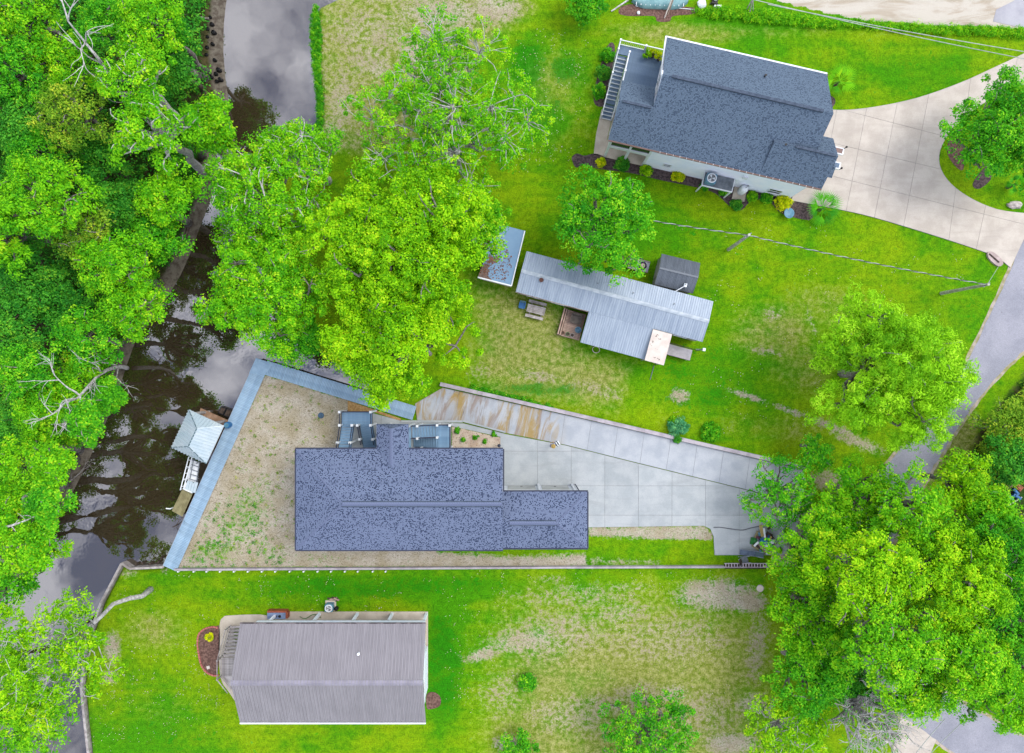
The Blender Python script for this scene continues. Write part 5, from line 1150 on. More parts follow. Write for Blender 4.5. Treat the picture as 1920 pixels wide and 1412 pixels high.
# ------------------------------------------------------------------ AC units, tanks, generator
def ac(label, fr, u, v, z, s_=0.42, col=None):
    t_ = thing('air_conditioner', label, 'air conditioner', fr(u, v, z)); col = col or M['blue_pale']
    mb = MB(fr); mb.prism([(u - s_, v - s_ * .8), (u - s_ * .8, v - s_), (u + s_ * .8, v - s_), (u + s_, v - s_ * .8), (u + s_, v + s_ * .8), (u + s_ * .8, v + s_), (u - s_ * .8, v + s_), (u - s_, v + s_ * .8)], z, z + 0.75); mb.build('casing', col, t_)
    mb = MB(fr); mb.lathe(u, v, [(s_ * .82, z + 0.752), (s_ * .82, z + 0.77)], 18); o = mb.build('fan_well', M['black'], t_)
    for k in range(3):
        a = k * 2.094; mb = MB(fr); mb.add([(u, v, z + 0.775), (u + s_ * .7 * math.cos(a - .35), v + s_ * .7 * math.sin(a - .35), z + 0.775), (u + s_ * .7 * math.cos(a + .35), v + s_ * .7 * math.sin(a + .35), z + 0.80)], [(0, 1, 2)]); mb.build('blade', M['white'], o)
    mb = MB(fr)
    for k in range(5):
        r2 = s_ * (0.2 + 0.15 * k); mb.tube([(u + r2 * math.cos(a), v + r2 * math.sin(a), z + 0.84) for a in np.linspace(0, 2 * math.pi, 17)], 0.008, 4, cap=False)
    mb.tube([(u + s_ * .86 * math.cos(a), v + s_ * .86 * math.sin(a), z + 0.80) for a in np.linspace(0, 2 * math.pi, 21)], 0.05, 6, cap=False); mb.build('grille', M['white'], t_)
    return t_
ac('blue-grey air conditioner on the raised platform of the white-sided house', FN, 9.95, -0.15, 2.45, 0.45)
ac('white-framed air conditioner at the north wall of the tin-roofed house', ID, *W2(616, 1141, 0.9), 0.1, 0.36)
pb = MB(); q_ = W(616, 1141, 0.9); pb.box(q_.x - 0.5, q_.x + 0.5, q_.y - 0.5, q_.y + 0.5, 0.0, 0.1); tag(pb.build('equipment_pad', M['pad'], None, (q_.x, q_.y, 0)), 'small concrete pad under the air conditioner by the tin-roofed house', 'pad')
gb = thing('gas_bottle', 'black gas bottle beside the lower-left air conditioner', 'gas bottle', W(630, 1142)); q_ = W(630, 1142, 0.4); mb = MB(); mb.lathe(q_.x, q_.y, [(0.17, 0), (0.19, 0.1), (0.19, 0.4), (0.1, 0.52), (0.05, 0.54), (0.05, 0.62)], 12); mb.build('bottle', M['black'], gb)
fw = thing('scrap_heap', 'small heap of weathered boards behind the lower-left air conditioner', 'boards', W(622, 1124))
random.seed(3)
for k in range(5):
    a = W(614 + k * 4, 1120 + random.uniform(0, 8), 0.08 + 0.05 * k); b_ = W(626 + random.uniform(0, 10), 1124 + random.uniform(-4, 8), 0.08 + 0.05 * k); mb = MB(); mb.bar(a, b_, 0.16, 0.05); mb.build('board', M['wood_pale'] if k % 2 else M['wood_dark'], fw)
ge = thing('generator', 'blue and orange machine on the slab of the tin-roofed house', 'generator', W(518, 1152, 0.1)); A = W(518, 1154, 0.8)
mb = MB(); mb.box(A.x - 0.85, A.x + 0.85, A.y - 0.35, A.y + 0.25, 0.11, 0.75); mb.build('casing', mat('gen_blue', c(150, 172, 210), c(120, 140, 180), 2), ge)
mb = MB(); mb.box(A.x - 0.85, A.x + 0.95, A.y + 0.255, A.y + 0.42, 0.11, 0.8); mb.box(A.x + 0.86, A.x + 1.05, A.y - 0.3, A.y + 0.25, 0.11, 0.78); mb.build('orange_panel', M['orange'], ge)
for k in (-0.2, 0.2): mb = MB(); mb.lathe(A.x + k + 0.1, A.y - 0.1, [(0.13, 0.751), (0.13, 0.78), (0.1, 0.8)], 10); mb.build('cap', M['black'], ge)
for k in (-0.7, 0.7): mb = MB(); mb.box(A.x + k - 0.06, A.x + k + 0.06, A.y - 0.3, A.y + 0.2, 0.10, 0.112); mb.build('foot', M['black'], ge)
hz_ = thing('garden_hose', 'green hose snaking over the slab of the tin-roofed house', 'hose', W(580, 1155, 0.1)); mb = MB(); mb.tube([W(562 + 40 * s_, 1156 + 4 * math.sin(s_ * 7), 0.13) for s_ in np.linspace(0, 1, 16)], 0.03, 6); mb.build('hose', M['green_plastic'], hz_)
pd_ = thing('tank_pad', 'tan square pad below the white tank by the house', 'pad', W(1386, 364)); A = W(1386, 364); FPd = Frame((A.x, A.y), -13); mb = MB(FPd); mb.box(-0.6, 0.6, -0.62, 0.62, 0.0, 0.12); mb.build('pad', M['pad'], pd_)
tk = thing('pressure_tank', 'white domed water tank on the tan pad beside the house wall', 'tank', (A.x, A.y, 0.12)); mb = MB(FPd); mb.lathe(0.05, 0.2, [(0.34, 0.12), (0.36, 0.2), (0.36, 1.35), (0.28, 1.5), (0.12, 1.58), (0.02, 1.6)], 18); mb.build('tank', M['white'], tk, smooth=True)
mb = MB(FPd); mb.tube([(0.05, 0.2, 1.55), (0.05, 0.2, 1.75), (0.25, 0.35, 1.75), (0.3, 0.6, 1.2)], 0.03, 6); mb.build('pipe', M['grey_metal'], tk)
fb = thing('garden_bowl', 'round pale blue glass bowl beside the large yellow shrub', 'bowl', W(1479, 400)); q_ = W(1479, 400, 0.5); mb = MB(); mb.lathe(q_.x, q_.y, [(0.16, 0.0), (0.12, 0.1), (0.1, 0.4), (0.3, 0.48), (0.46, 0.58), (0.48, 0.62), (0.44, 0.61), (0.2, 0.53), (0.03, 0.52)], 22); mb.build('bowl', M['blue_pale'], fb, smooth=True)
# covers
def cover(label, px_, py_, r2, m_):
    q_ = W(px_, py_); t_ = thing('access_cover', label, 'cover', (q_.x, q_.y, 0)); mb = MB(); mb.lathe(q_.x, q_.y, [(r2, 0.0), (r2, 0.07), (r2 * 0.9, 0.09)], 18); mb.build('cover', m_, t_); mb = MB(); mb.lathe(q_.x, q_.y, [(r2 * .25, 0.09), (r2 * .22, 0.11)], 10); mb.build('boss', m_, t_)
cover('round blue access cover in the sandy yard', 602, 779, 0.28, mat('cover_blue', c(80, 112, 140)))
cover('round white access cover in bare sand at the lawn edge', 1425, 1103, 0.33, M['cream'])
# culvert headwall by the drive corner, boulder on the island
cv = thing('culvert_headwall', 'pinkish concrete culvert headwall at the corner of the drive', 'culvert', W(1863, 488)); cvm = mat('cv', c(226, 206, 202), c(196, 176, 172), 2)
mb = MB(); mb.prism(px_poly(smooth_poly([(1850, 474), (1856, 472), (1866, 478), (1876, 488), (1878, 496), (1870, 500), (1858, 492), (1850, 482)], 3)), -0.1, 0.22); mb.build('slab', cvm, cv)
mb = MB(); mb.bar(W(1855, 476, 0.24), W(1873, 492, 0.24), 0.10, 0.12); mb.build('lip', M['wood_dark'], cv)
rk = thing('boulder', 'low white rock on the grass island of the drive', 'rock', W(1902, 385)); bm = bmesh.new(); bmesh.ops.create_icosphere(bm, subdivisions=3, radius=1); q_ = W(1902, 385)
random.seed(5)
from mathutils import noise as mnoise
for v in bm.verts:
    k = 1 + 0.3 * mnoise.noise(v.co * 1.7) + 0.12 * mnoise.noise(v.co * 5); v.co = Vector((v.co.x * 0.72 * k, v.co.y * 0.34 * k, v.co.z * 0.35 * k + 0.1))
me = bpy.data.meshes.new('rock'); bm.to_mesh(me); bm.free(); me.materials.append(mat('rock_white', c(232, 222, 216), c(190, 178, 172), 3, bump=0.5)); link('rock', me, rk)

# ------------------------------------------------------------------ poles and wires
def pole(label, base, top, z, arm=None):
    a = W(*base); b_ = W(*top, z); t_ = thing('utility_pole', label, 'utility pole', a)
    mb = MB(); mb.tube([(a.x, a.y, -0.3), ((a.x + b_.x) / 2, (a.y + b_.y) / 2, z / 2), b_], [0.17, 0.14, 0.115], 12); mb.build('shaft', M['pole_wood'], t_)
    mb = MB(); mb.tube([(b_.x + 0.16, b_.y + 0.04, z - 0.55), (b_.x + 0.16, b_.y + 0.04, z - 0.35)], 0.05, 8); mb.build('insulator', M['white'], t_)
    mb = MB(); mb.bar((b_.x - 0.28, b_.y - 0.2, z - 0.3), (b_.x + 0.28, b_.y + 0.2, z - 0.3), 0.07, 0.07); mb.build('bracket', M['grey_metal'], t_)
    return b_
p1 = pole('leaning grey utility pole in the lawn between house and mobile home', (1366, 468), (1405, 440), 6.6)
p2 = pole('leaning grey utility pole in the lawn near the road', (1765, 550), (1854, 533), 7.0)
M['wire_pale'] = mat('wire_pale', c(214, 222, 214), None, 3); M['wire_dark'] = mat('wire_dark', c(74, 90, 74), None, 3)
def wire(label, a, b_, sag, r2=0.022, twist=False):
    a, b_ = Vector(a), Vector(b_); L = (b_ - a).length; n = max(10, int(L / (0.16 if twist else 1.2))); t_ = thing('overhead_wire', label, 'wire', (a + b_) / 2)
    base = [a.lerp(b_, i / n) - Vector((0, 0, sag * 4 * (i / n) * (1 - i / n))) for i in range(n + 1)]
    d = (b_ - a).normalized(); s_ = d.cross(Vector((0, 0, 1))).normalized(); u = s_.cross(d)
    if twist:
        for ph, m_ in ((0, M['wire_pale']), (math.pi, M['wire_dark'])):
            mb = MB(); mb.tube([p + s_ * (0.035 * math.cos(ph + i * 0.75)) + u * (0.035 * math.sin(ph + i * 0.75)) for i, p in enumerate(base)], 0.032, 5); mb.build('strand', m_, t_)
    else:
        mb = MB(); mb.tube(base, r2, 6); mb.build('cable', M['wire_pale'], t_)
wire('twisted service wire running from the tree to the first leaning pole', W(1190, 408, 5.5), p1 - Vector((0, 0, 0.25)), 0.25, twist=True)
wire('twisted service wire between the two leaning poles', p1 - Vector((0, 0, 0.25)), p2 - Vector((0, 0, 0.25)), 0.7, twist=True)
wire('short pole guy wire from the road-side pole to the culvert corner', p2 - Vector((0, 0, 0.2)), W(1872, 500, 0.1), 0.0, 0.02)
wire('upper of two pale wires over the lawn by the sand lot', W(1440, 8, 6.0), W(1990, 108, 6.2), 0.3, 0.035)
wire('lower of two pale wires over the lawn by the sand lot', W(1400, -4, 5.4), W(1960, 118, 5.6), 0.3, 0.035)
wire('left of two pale wires crossing the road at the bottom right', W(1690, 1448, 7), W(1772, 1348, 7.5), 0.1, 0.03)
wire('right of two pale wires crossing the road at the bottom right', W(1700, 1462, 7), W(1802, 1356, 7.5), 0.1, 0.03)

# ------------------------------------------------------------------ rubbish pile, chairs, cable
rb = thing('rubbish_pile', 'heap of coloured boards, bags and scrap at the drive corner', 'rubbish pile', W(1430, 1018, 0.1))
random.seed(21)
mb = MB(); mb.prism(px_poly([(1408, 1020), (1424, 998), (1446, 1000), (1452, 1022), (1440, 1038), (1424, 1036)]), 0.10, 0.16); mb.build('tarp', mat('tarp', c(110, 120, 112), c(80, 84, 80), 3), rb)
cols = [M['wood_tan'], M['wood_dark'], M['blue_pale'], M['white'], M['wood_pale'], M['blue_plastic'], mat('maroon', c(120, 60, 84)), M['green_plastic'], M['wood_olive'], M['grey_metal'], mat('gold', c(216, 190, 120)), mat('teal', c(90, 170, 190))]
segs = [((1426, 984), (1430, 1006), 10, .28, .7), ((1432, 990), (1434, 1008), 3, .16, .75), ((1438, 998), (1448, 1004), 1, .2, .5), ((1422, 996), (1416, 1010), 8, .3, .4), ((1412, 1008), (1409, 1020), 7, .34, .35), ((1410, 1022), (1434, 1038), 8, .25, .3), ((1414, 1020), (1436, 1036), 1, .22, .42),
        ((1421, 1018), (1436, 1036), 4, .18, .55), ((1424, 1016), (1438, 1034), 6, .16, .66), ((1414, 1024), (1424, 1014), 3, .16, .7), ((1428, 1008), (1436, 1020), 2, .4, .6), ((1426, 1012), (1432, 1018), 5, .35, .75), ((1434, 1010), (1440, 1022), 11, .3, .5), ((1440, 1004), (1444, 1012), 5, .3, .4),
        ((1446, 1006), (1442, 1014), 10, .14, .6), ((1438, 1026), (1448, 1032), 2, .4, .4), ((1434, 1022), (1442, 1030), 3, .3, .55), ((1444, 1030), (1450, 1024), 11, .35, .3), ((1430, 1026), (1434, 1036), 0, .14, .6), ((1418, 1006), (1424, 1010), 6, .25, .6), ((1422, 1002), (1430, 1000), 2, .3, .55), ((1440, 998), (1452, 1010), 1, .1, .45), ((1431, 1030), (1440, 1038), 3, .3, .3), ((1420, 1010), (1426, 1022), 9, .12, .7)]
for i, (a, b_, k, w_, z) in enumerate(segs):
    mb = MB(); mb.bar(W(*a, z + random.uniform(-.08, .08)), W(*b_, z + random.uniform(-.08, .08)), w_, random.uniform(0.05, 0.16)); mb.build('scrap_board', cols[k], rb)
for i, (px_, py_, k, s_) in enumerate(((1432, 1014, 5, .3), (1442, 1026, 2, .35), (1447, 1016, 3, .25), (1428, 1030, 11, .25), (1436, 1006, 6, .22), (1417, 1014, 7, .28))):
    q_ = W(px_, py_, 0.3); bm = bmesh.new(); bmesh.ops.create_icosphere(bm, subdivisions=2, radius=s_)
    for v in bm.verts: v.co *= 1 + 0.35 * mnoise.noise(v.co * 4 + Vector((i, 0, 0))); v.co.z *= 0.7
    me = bpy.data.meshes.new('bag'); bm.to_mesh(me); bm.free(); me.materials.append(cols[k]); o = link('bag', me, rb); o.location = q_ - ORG[rb.as_pointer()]
def lounge(label, fr):
    t_ = thing('folding_lounger', label, 'lounger', fr(0, 0))
    fm = mat('lounger_frame', c(186, 196, 214), c(140, 150, 170), 3, 0.4, metal=0.3)
    mb = MB(fr); mb.box(-0.95, 0.55, -0.2, 0.2, 0.32, 0.36); mb.build('bed', mat('lounger_cloth', c(120, 136, 160), c(90, 104, 126), 2), t_)
    mb = MB(fr); mb.bar((0.5, 0, 0.36), (1.15, 0, 0.7), 0.4, 0.04); mb.build('backrest', mat('lounger_back', c(80, 104, 112)), t_)
    for v in (-0.24, 0.24):
        mb = MB(fr); mb.tube([(-1.0, v, 0.34), (0.55, v, 0.34), (1.2, v, 0.72)], 0.03, 6); mb.build('side_rail', fm, t_)
        for u in (-0.8, 0.35): mb = MB(fr); mb.tube([(u, v, 0.0), (u + 0.05, v, 0.34)], 0.025, 6); mb.build('leg', fm, t_)
lounge('folded grey lounger lying beside the rubbish pile', Frame(W2(1406, 1037, 0.3), -6))
fc = thing('camp_chair', 'folding metal camp chair with crossed legs by the white wall', 'chair', W(1396, 1050)); FCc = Frame(W2(1396, 1049, 0.3), 15)
fm = mat('chair_frame', c(196, 204, 214), c(150, 158, 170), 3, 0.4, metal=0.3)
for v in (-0.3, 0.3):
    mb = MB(FCc); mb.tube([(-0.45, v, 0.0), (0.4, v, 0.75)], 0.028, 6); mb.build('leg', fm, fc); mb = MB(FCc); mb.tube([(0.4, v, 0.0), (-0.3, v, 0.5), (-0.7, v, 0.95)], 0.028, 6); mb.build('leg', fm, fc)
mb = MB(FCc); mb.bar((-0.3, 0, 0.45), (0.25, 0, 0.45), 0.6, 0.03); mb.build('seat', M['grey_metal'], fc); mb = MB(FCc); mb.bar((-0.35, 0, 0.55), (-0.68, 0, 0.93), 0.55, 0.03); mb.build('backrest', M['wood_dark'], fc)
rc = thing('fuel_can', 'small red can on the ground by the ladder', 'can', W(1400, 1053)); q_ = W(1400, 1053, 0.2); mb = MB(); mb.box(q_.x - 0.13, q_.x + 0.13, q_.y - 0.18, q_.y + 0.18, 0, 0.32); mb.build('body', M['red'], rc); mb = MB(); mb.tube([(q_.x, q_.y - 0.1, 0.32), (q_.x, q_.y - 0.1, 0.4), (q_.x, q_.y + 0.1, 0.4), (q_.x, q_.y + 0.1, 0.32)], 0.025, 6); mb.build('handle', M['red'], rc)
cb = thing('cable', 'dark cable trailing across the concrete drive to the rubbish pile', 'cable', W(1390, 992, 0.1)); mb = MB(); mb.tube([W(x, y, 0.125) for x, y in smooth_line([(1338, 989), (1352, 989), (1372, 992), (1392, 994), (1408, 990), (1424, 987), (1440, 985)], 5)], 0.04, 6); mb.build('cable', mat('cable_grey', c(120, 124, 134)), cb)
bg = thing('scrap', 'small dark twisted scrap at the end of the drive cable', 'scrap', W(1442, 988, 0.1)); mb = MB(); mb.tube([W(1440, 992, 0.14), W(1445, 988, 0.3), W(1441, 984, 0.25), W(1444, 979, 0.16)], [0.10, 0.14, 0.1, 0.05], 7); mb.build('scrap', M['wood_dark'], bg)

# ------------------------------------------------------------------ person on the drive
q_ = W(1036, 834, 0.1); Pn = thing('person', 'person in grey clothes and tan hat standing on the drive, arms bent', 'person', (q_.x, q_.y, 0.1))
vp = [(0, 0, .95), (0, 0, 1.12), (0, .01, 1.32), (0, 0, 1.46), (0, -.01, 1.56), (0, -.03, 1.68), (-.10, 0, .90), (-.12, -.03, .50), (-.13, .01, .09), (-.13, -.14, .05), (.10, 0, .90), (.12, -.01, .50), (.13, .02, .09), (.13, -.13, .05),
      (-.20, 0, 1.42), (-.28, -.02, 1.15), (-.16, -.24, 1.08), (-.10, -.31, 1.09), (.20, 0, 1.42), (.28, -.02, 1.15), (.16, -.24, 1.08), (.10, -.31, 1.09)]
ve = [(0, 1), (1, 2), (2, 3), (3, 4), (4, 5), (0, 6), (6, 7), (7, 8), (8, 9), (0, 10), (10, 11), (11, 12), (12, 13), (3, 14), (14, 15), (15, 16), (16, 17), (3, 18), (18, 19), (19, 20), (20, 21)]
vr = [.15, .13, .15, .09, .055, .095, .09, .06, .045, .035, .09, .06, .045, .035, .065, .045, .035, .03, .065, .045, .035, .03]
for hx, sgn, root in ((-.10, 1, 17), (.10, -1, 21)):
    for k, (dx, ln) in enumerate(((-.03, .07), (-.01, .085), (.01, .08), (.03, .065))):
        i = len(vp); vp += [(hx + dx, -.31 - ln * .55, 1.085), (hx + dx, -.31 - ln, 1.06)]; vr += [.011, .009]; ve += [(root, i), (i, i + 1)]
    i = len(vp); vp += [(hx + sgn * .05, -.33, 1.11), (hx + sgn * .055, -.37, 1.115)]; vr += [.012, .01]; ve += [(root, i), (i, i + 1)]
me = bpy.data.meshes.new('body'); me.from_pydata(vp, ve, []); body = link('body', me, Pn)
sk = body.modifiers.new('skin', 'SKIN'); 
for i, sv in enumerate(me.skin_vertices[0].data): sv.radius = (vr[i], vr[i] * (0.75 if i in (0, 1, 2) else 1)); sv.use_root = (i == 0)
body.modifiers.new('sub', 'SUBSURF').levels = 1
m, t, b = new_mat('clothes'); sx = t.n('ShaderNodeSeparateXYZ'); t.l(t.n('ShaderNodeTexCoord').outputs['Object'], sx.inputs[0])
cc = t.mix(t.math('GREATER_THAN', sx.outputs[2], 0.95), c(60, 64, 80), c(134, 140, 170)); cc = t.mix(t.math('GREATER_THAN', sx.outputs[2], 1.5), cc, c(206, 160, 130)); cc = t.mix(t.math('LESS_THAN', sx.outputs[1], -0.22), cc, t.mix(t.math('GREATER_THAN', sx.outputs[2], 0.5), cc, c(206, 160, 130)))
t.l(cc, b.inputs['Base Color']); b.inputs['Roughness'].default_value = 0.85; me.materials.append(m)
mb = MB(); mb.lathe(0, -0.02, [(0.21, 1.72), (0.2, 1.735), (0.11, 1.74), (0.10, 1.83), (0.06, 1.86), (0.01, 1.865)], 16); hm = mb.mesh('hat', mat('straw', c(214, 186, 104), c(186, 150, 80), 6)); link('hat', hm, Pn)
Pn.rotation_euler = (0, 0, R(200))
q_ = W(1044, 832, 0.1); cs = thing('camp_bag', 'white and dark green striped bag beside the person on the drive', 'bag', (q_.x, q_.y, 0.1))
bagm = [M['white'], mat('bag_green', c(48, 70, 48))]
for k in range(5):
    mb = MB(Frame((q_.x, q_.y), 35)); mb.box(-0.25 + k * 0.1, -0.25 + (k + 1) * 0.1, -0.2, 0.2, 0.1, 0.42 + 0.04 * (k in (1, 2, 3))); mb.build('bag_panel', bagm[k % 2], cs)
mb = MB(Frame((q_.x, q_.y), 35)); mb.tube([(-0.15, 0, 0.45), (-0.08, 0, 0.6), (0.08, 0, 0.6), (0.15, 0, 0.45)], 0.02, 6); mb.build('handle', M['black'], cs)
# lamp post by the gravel bed, yard lamp by the stair
lp = thing('bollard_lamp', 'short dark bollard lamp at the corner of the gravel bed', 'lamp', W(936, 832)); q_ = W(936, 834); mb = MB(); mb.tube([(q_.x, q_.y, 0), (q_.x, q_.y, 0.8)], 0.06, 10); mb.build('stem', M['trim_dark'], lp); mb = MB(); mb.lathe(q_.x, q_.y, [(0.14, 0.8), (0.16, 0.9), (0.12, 1.05), (0.03, 1.1)], 12); mb.build('head', M['trim_dark'], lp)

# ------------------------------------------------------------------ top edge: upturned boat, logs, mower, tripod
bt = thing('skiff', 'upturned aqua skiff at the top edge behind the white-sided house', 'boat', W(1240, 0)); FBt = Frame(W2(1238, -2, 0.5), -2)
n = 14; vs_ = []; fs = []
for i in range(n + 1):
    s_ = -2.6 + 5.2 * i / n; w_ = 0.75 * (1 - max(0, (abs(s_) - 1.2) / 1.6) ** 2); h_ = 0.55
    for k in range(7):
        a = math.pi * k / 6; vs_.append((s_, w_ * math.cos(a), 0.05 + h_ * math.sin(a) ** 0.7))
for i in range(n):
    for k in range(6): fs.append((i * 7 + k, (i + 1) * 7 + k, (i + 1) * 7 + k + 1, i * 7 + k + 1))
mb = MB(FBt); mb.add(vs_, fs); mb.build('hull', mat('aqua', c(160, 206, 210), c(130, 180, 188), 2), bt, smooth=True)
mb = MB(FBt); mb.bar((-2.5, 0, 0.63), (2.5, 0, 0.63), 0.08, 0.06); mb.build('keel', M['white'], bt)
for k in range(11): mb = MB(FBt); mb.bar((-2.2 + 0.44 * k, -0.6, 0.44), (-2.2 + 0.44 * k, 0.6, 0.44), 0.05, 0.04); mb.build('rib', M['white'], bt)
def log(label, a, b_, r2, z=0.15, m_=None, z2=None, name='log'):
    A, B = W(*a, z), W(*b_, z2 if z2 is not None else z); t_ = thing(name, label, name.replace('_', ' '), (A + B) / 2 - Vector((0, 0, z)))
    n = 6; mb = MB(); random.seed(int(a[0])); L = (B - A).length
    mb.tube([A.lerp(B, i / n) + Vector((random.uniform(-1, 1), random.uniform(-1, 1), 0)) * L * 0.012 * (0 < i < n) for i in range(n + 1)], [r2 * (1 - 0.05 * i) for i in range(n + 1)], 8); mb.build('stem', m_ or M['bark_pale'], t_)
log('two-by-four pole leaning from the boat to the lawn', (1259, 0), (1246, 34), 0.07, 1.2, M['cream'], 0.08, 'timber_pole')
log('pale pole beside the leaning timber at the boat', (1262, 0), (1252, 28), 0.06, 1.1, M['wood_pale'], 0.07, 'timber_pole')
log('thin grey branch lying left of the upturned boat', (1178, 0), (1146, 21), 0.09, 0.1)
log('long pale pipe lying along the brown bed below the boat', (1192, 11), (1302, 18), 0.05, 0.06, M['white'], None, 'plastic_pipe')
log('driftwood log on the mud at the top of the creek', (345, 28), (392, 35), 0.16, -0.15, M['bark_grey'])
log('short thick log on the mud below the overhanging tree', (356, 418), (346, 452), 0.2, -0.45, M['bark_brown'])
for label, px_, py_, s_, m_ in (('white plastic jug on the brown bed below the boat', 1197, 25, 0.16, M['white']), ('white sack heaped beside the boat end', 1315, 10, 0.45, M['white']), ('small white carton on the grass by the fence weeds', 1345, 14, 0.28, M['white'])):
    q_ = W(px_, py_); t_ = thing(label.split()[2] if label.startswith('small') else label.split()[1] if 'sack' in label else 'jug', label, 'litter', q_); bm = bmesh.new()
    if 'carton' in label: bmesh.ops.create_cube(bm, size=1.0, matrix=Matrix.Diagonal((0.7, 0.28, 0.25, 1)) @ Matrix.Translation((0, 0, 0.5))); bmesh.ops.bevel(bm, geom=bm.edges[:], offset=0.02, segments=1, affect='EDGES')
    else:
        bmesh.ops.create_icosphere(bm, subdivisions=2, radius=s_)
        for v in bm.verts: v.co *= 1 + 0.3 * mnoise.noise(v.co * 3 / s_ * 0.4); v.co.z = v.co.z * 0.8 + s_ * 0.6
    me = bpy.data.meshes.new('shell'); bm.to_mesh(me); bm.free(); me.materials.append(m_); link('shell', me, t_)
mw = thing('lawn_mower', 'dark lawn mower at the top edge by the sand lot', 'mower', W(1341, 2)); FMw = Frame(W2(1341, 0, 0.3), 80)
mb = MB(FMw); mb.prism([(-0.35, -0.25), (0.25, -0.28), (0.4, 0), (0.25, 0.28), (-0.35, 0.25)], 0.12, 0.32); mb.build('deck', M['black'], mw)
mb = MB(FMw); mb.lathe(0.05, 0, [(0.16, 0.32), (0.17, 0.5), (0.1, 0.55)], 12); mb.build('engine', M['white'], mw)
for u in (-0.3, 0.25):
    for v in (-0.32, 0.32): mb = MB(FMw); mb.tube([(u, v - 0.03, 0.12), (u, v + 0.03, 0.12)], 0.12, 10); mb.build('wheel', M['rubber'], mw)
mb = MB(FMw); mb.tube([(-0.35, 0.22, 0.25), (-1.0, 0.2, 0.9), (-1.0, -0.2, 0.9), (-0.35, -0.22, 0.25)], 0.02, 6); mb.build('handle', M['black'], mw)
tri = thing('post_frame', 'leaning grey post tripod in the weeds by the sand lot', 'frame', W(1406, 20))
for a in ((1398, 22), (1412, 24), (1404, 30)): mb = MB(); mb.tube([W(*a, 0), W(1412, -4, 1.9)], 0.05, 6); mb.build('leg', M['wood_grey'], tri)

# ------------------------------------------------------------------ pink edged bed by the tin-roofed house
sheet('mulch_bed', smooth_poly([(374, 1190), (384, 1180), (402, 1176), (412, 1180), (408, 1262), (392, 1264), (380, 1252), (374, 1222)], 4), 0.03, M['mulch_brown'])
be = thing('brick_edging', 'pink scalloped brick edging round the mulch bed by the timber steps', 'edging', W(374, 1215))
ln = smooth_line([(411, 1179), (402, 1175), (386, 1178), (374, 1188), (371, 1204), (373, 1224), (378, 1246), (388, 1260), (402, 1266), (412, 1265)], 24)
mb = MB(); mb.box(-0.11, 0.11, -0.07, 0.07, 0, 0.12); pm = mb.mesh('brick', M['pink_brick']); acc = 0; prev = W(*ln[0])
for p in ln[1:]:
    q_ = W(*p); acc += (q_ - prev).length
    if acc > 0.235: d = q_ - prev; o = piece('brick', pm, be, (q_.x, q_.y, 0.02), math.atan2(d.y, d.x) + random.uniform(-.1, .1)); acc = 0
    prev = q_
ss = thing('stepping_stone', 'square pale stepping stone in the pink-edged bed', 'stone', W(391, 1251)); q_ = W(391, 1251); mb = MB(Frame((q_.x, q_.y), 20)); mb.box(-0.14, 0.14, -0.14, 0.14, 0.02, 0.1); mb.build('stone', M['cream'], ss)
# junk at the right edge
jk = thing('toy_heap', 'heap of bright plastic toys and timber at the right edge among trees', 'toys', W(1888, 925))
random.seed(9)
for i, (px_, py_, sx_, sy_, k, a) in enumerate(((1871, 934, .9, .35, 10, 10), (1894, 934, .5, .4, 11, 20), (1877, 926, .35, .3, 5, 0), (1885, 925, .4, .3, 10, 40), (1912, 914, .5, .6, 0, 50), (1904, 922, .7, .25, 5, -50), (1882, 912, .9, .3, 1, 20), (1896, 911, .8, .14, 4, 30), (1906, 931, .8, .25, 5, -30), (1866, 932, .4, .4, 9, 20), (1882, 943, 1.0, .25, 0, 40))):
    q_ = W(px_, py_, 0.2); mb = MB(Frame((q_.x, q_.y), a)); h_ = random.uniform(.2, .5); mb.box(-sx_ / 2, sx_ / 2, -sy_ / 2, sy_ / 2, 0.0, h_); mb.box(-sx_ * .3, sx_ * .3, -sy_ * .3, sy_ * .3, h_, h_ + .08); mb.build('toy_block', cols[k] if k else M['orange'], jk)
log('long yellowish beam lying in front of the toy heap', (1872, 946), (1890, 928), 0.09, 0.4, cols[10], None, 'timber_beam')
log('long pale beam edging the toy heap', (1888, 950), (1916, 932), 0.08, 0.1, M['cream'], None, 'timber_beam')
# dark mounds in the creek mud
random.seed(14)
for i, (px_, py_) in enumerate(((392, 30), (395, 43), (387, 52), (398, 58), (387, 67), (396, 80), (386, 87), (385, 101), (402, 136), (407, 128), (410, 146), (394, 143), (404, 150), (400, 110))):
    q_ = W(px_, py_); r2 = random.uniform(.14, .22); t_ = thing('mud_stump', 'small dark round stump in the grey creek mud', 'stump', (q_.x, q_.y, -0.5), 'dark stumps on the mud bank')
    mb = MB(); mb.lathe(q_.x, q_.y, [(r2 * 1.3, -0.7), (r2, -0.4), (r2 * 0.9, -0.15), (r2 * 0.6, -0.08), (r2 * 0.5, -0.2)], 9); mb.build('stump', M['black'], t_)
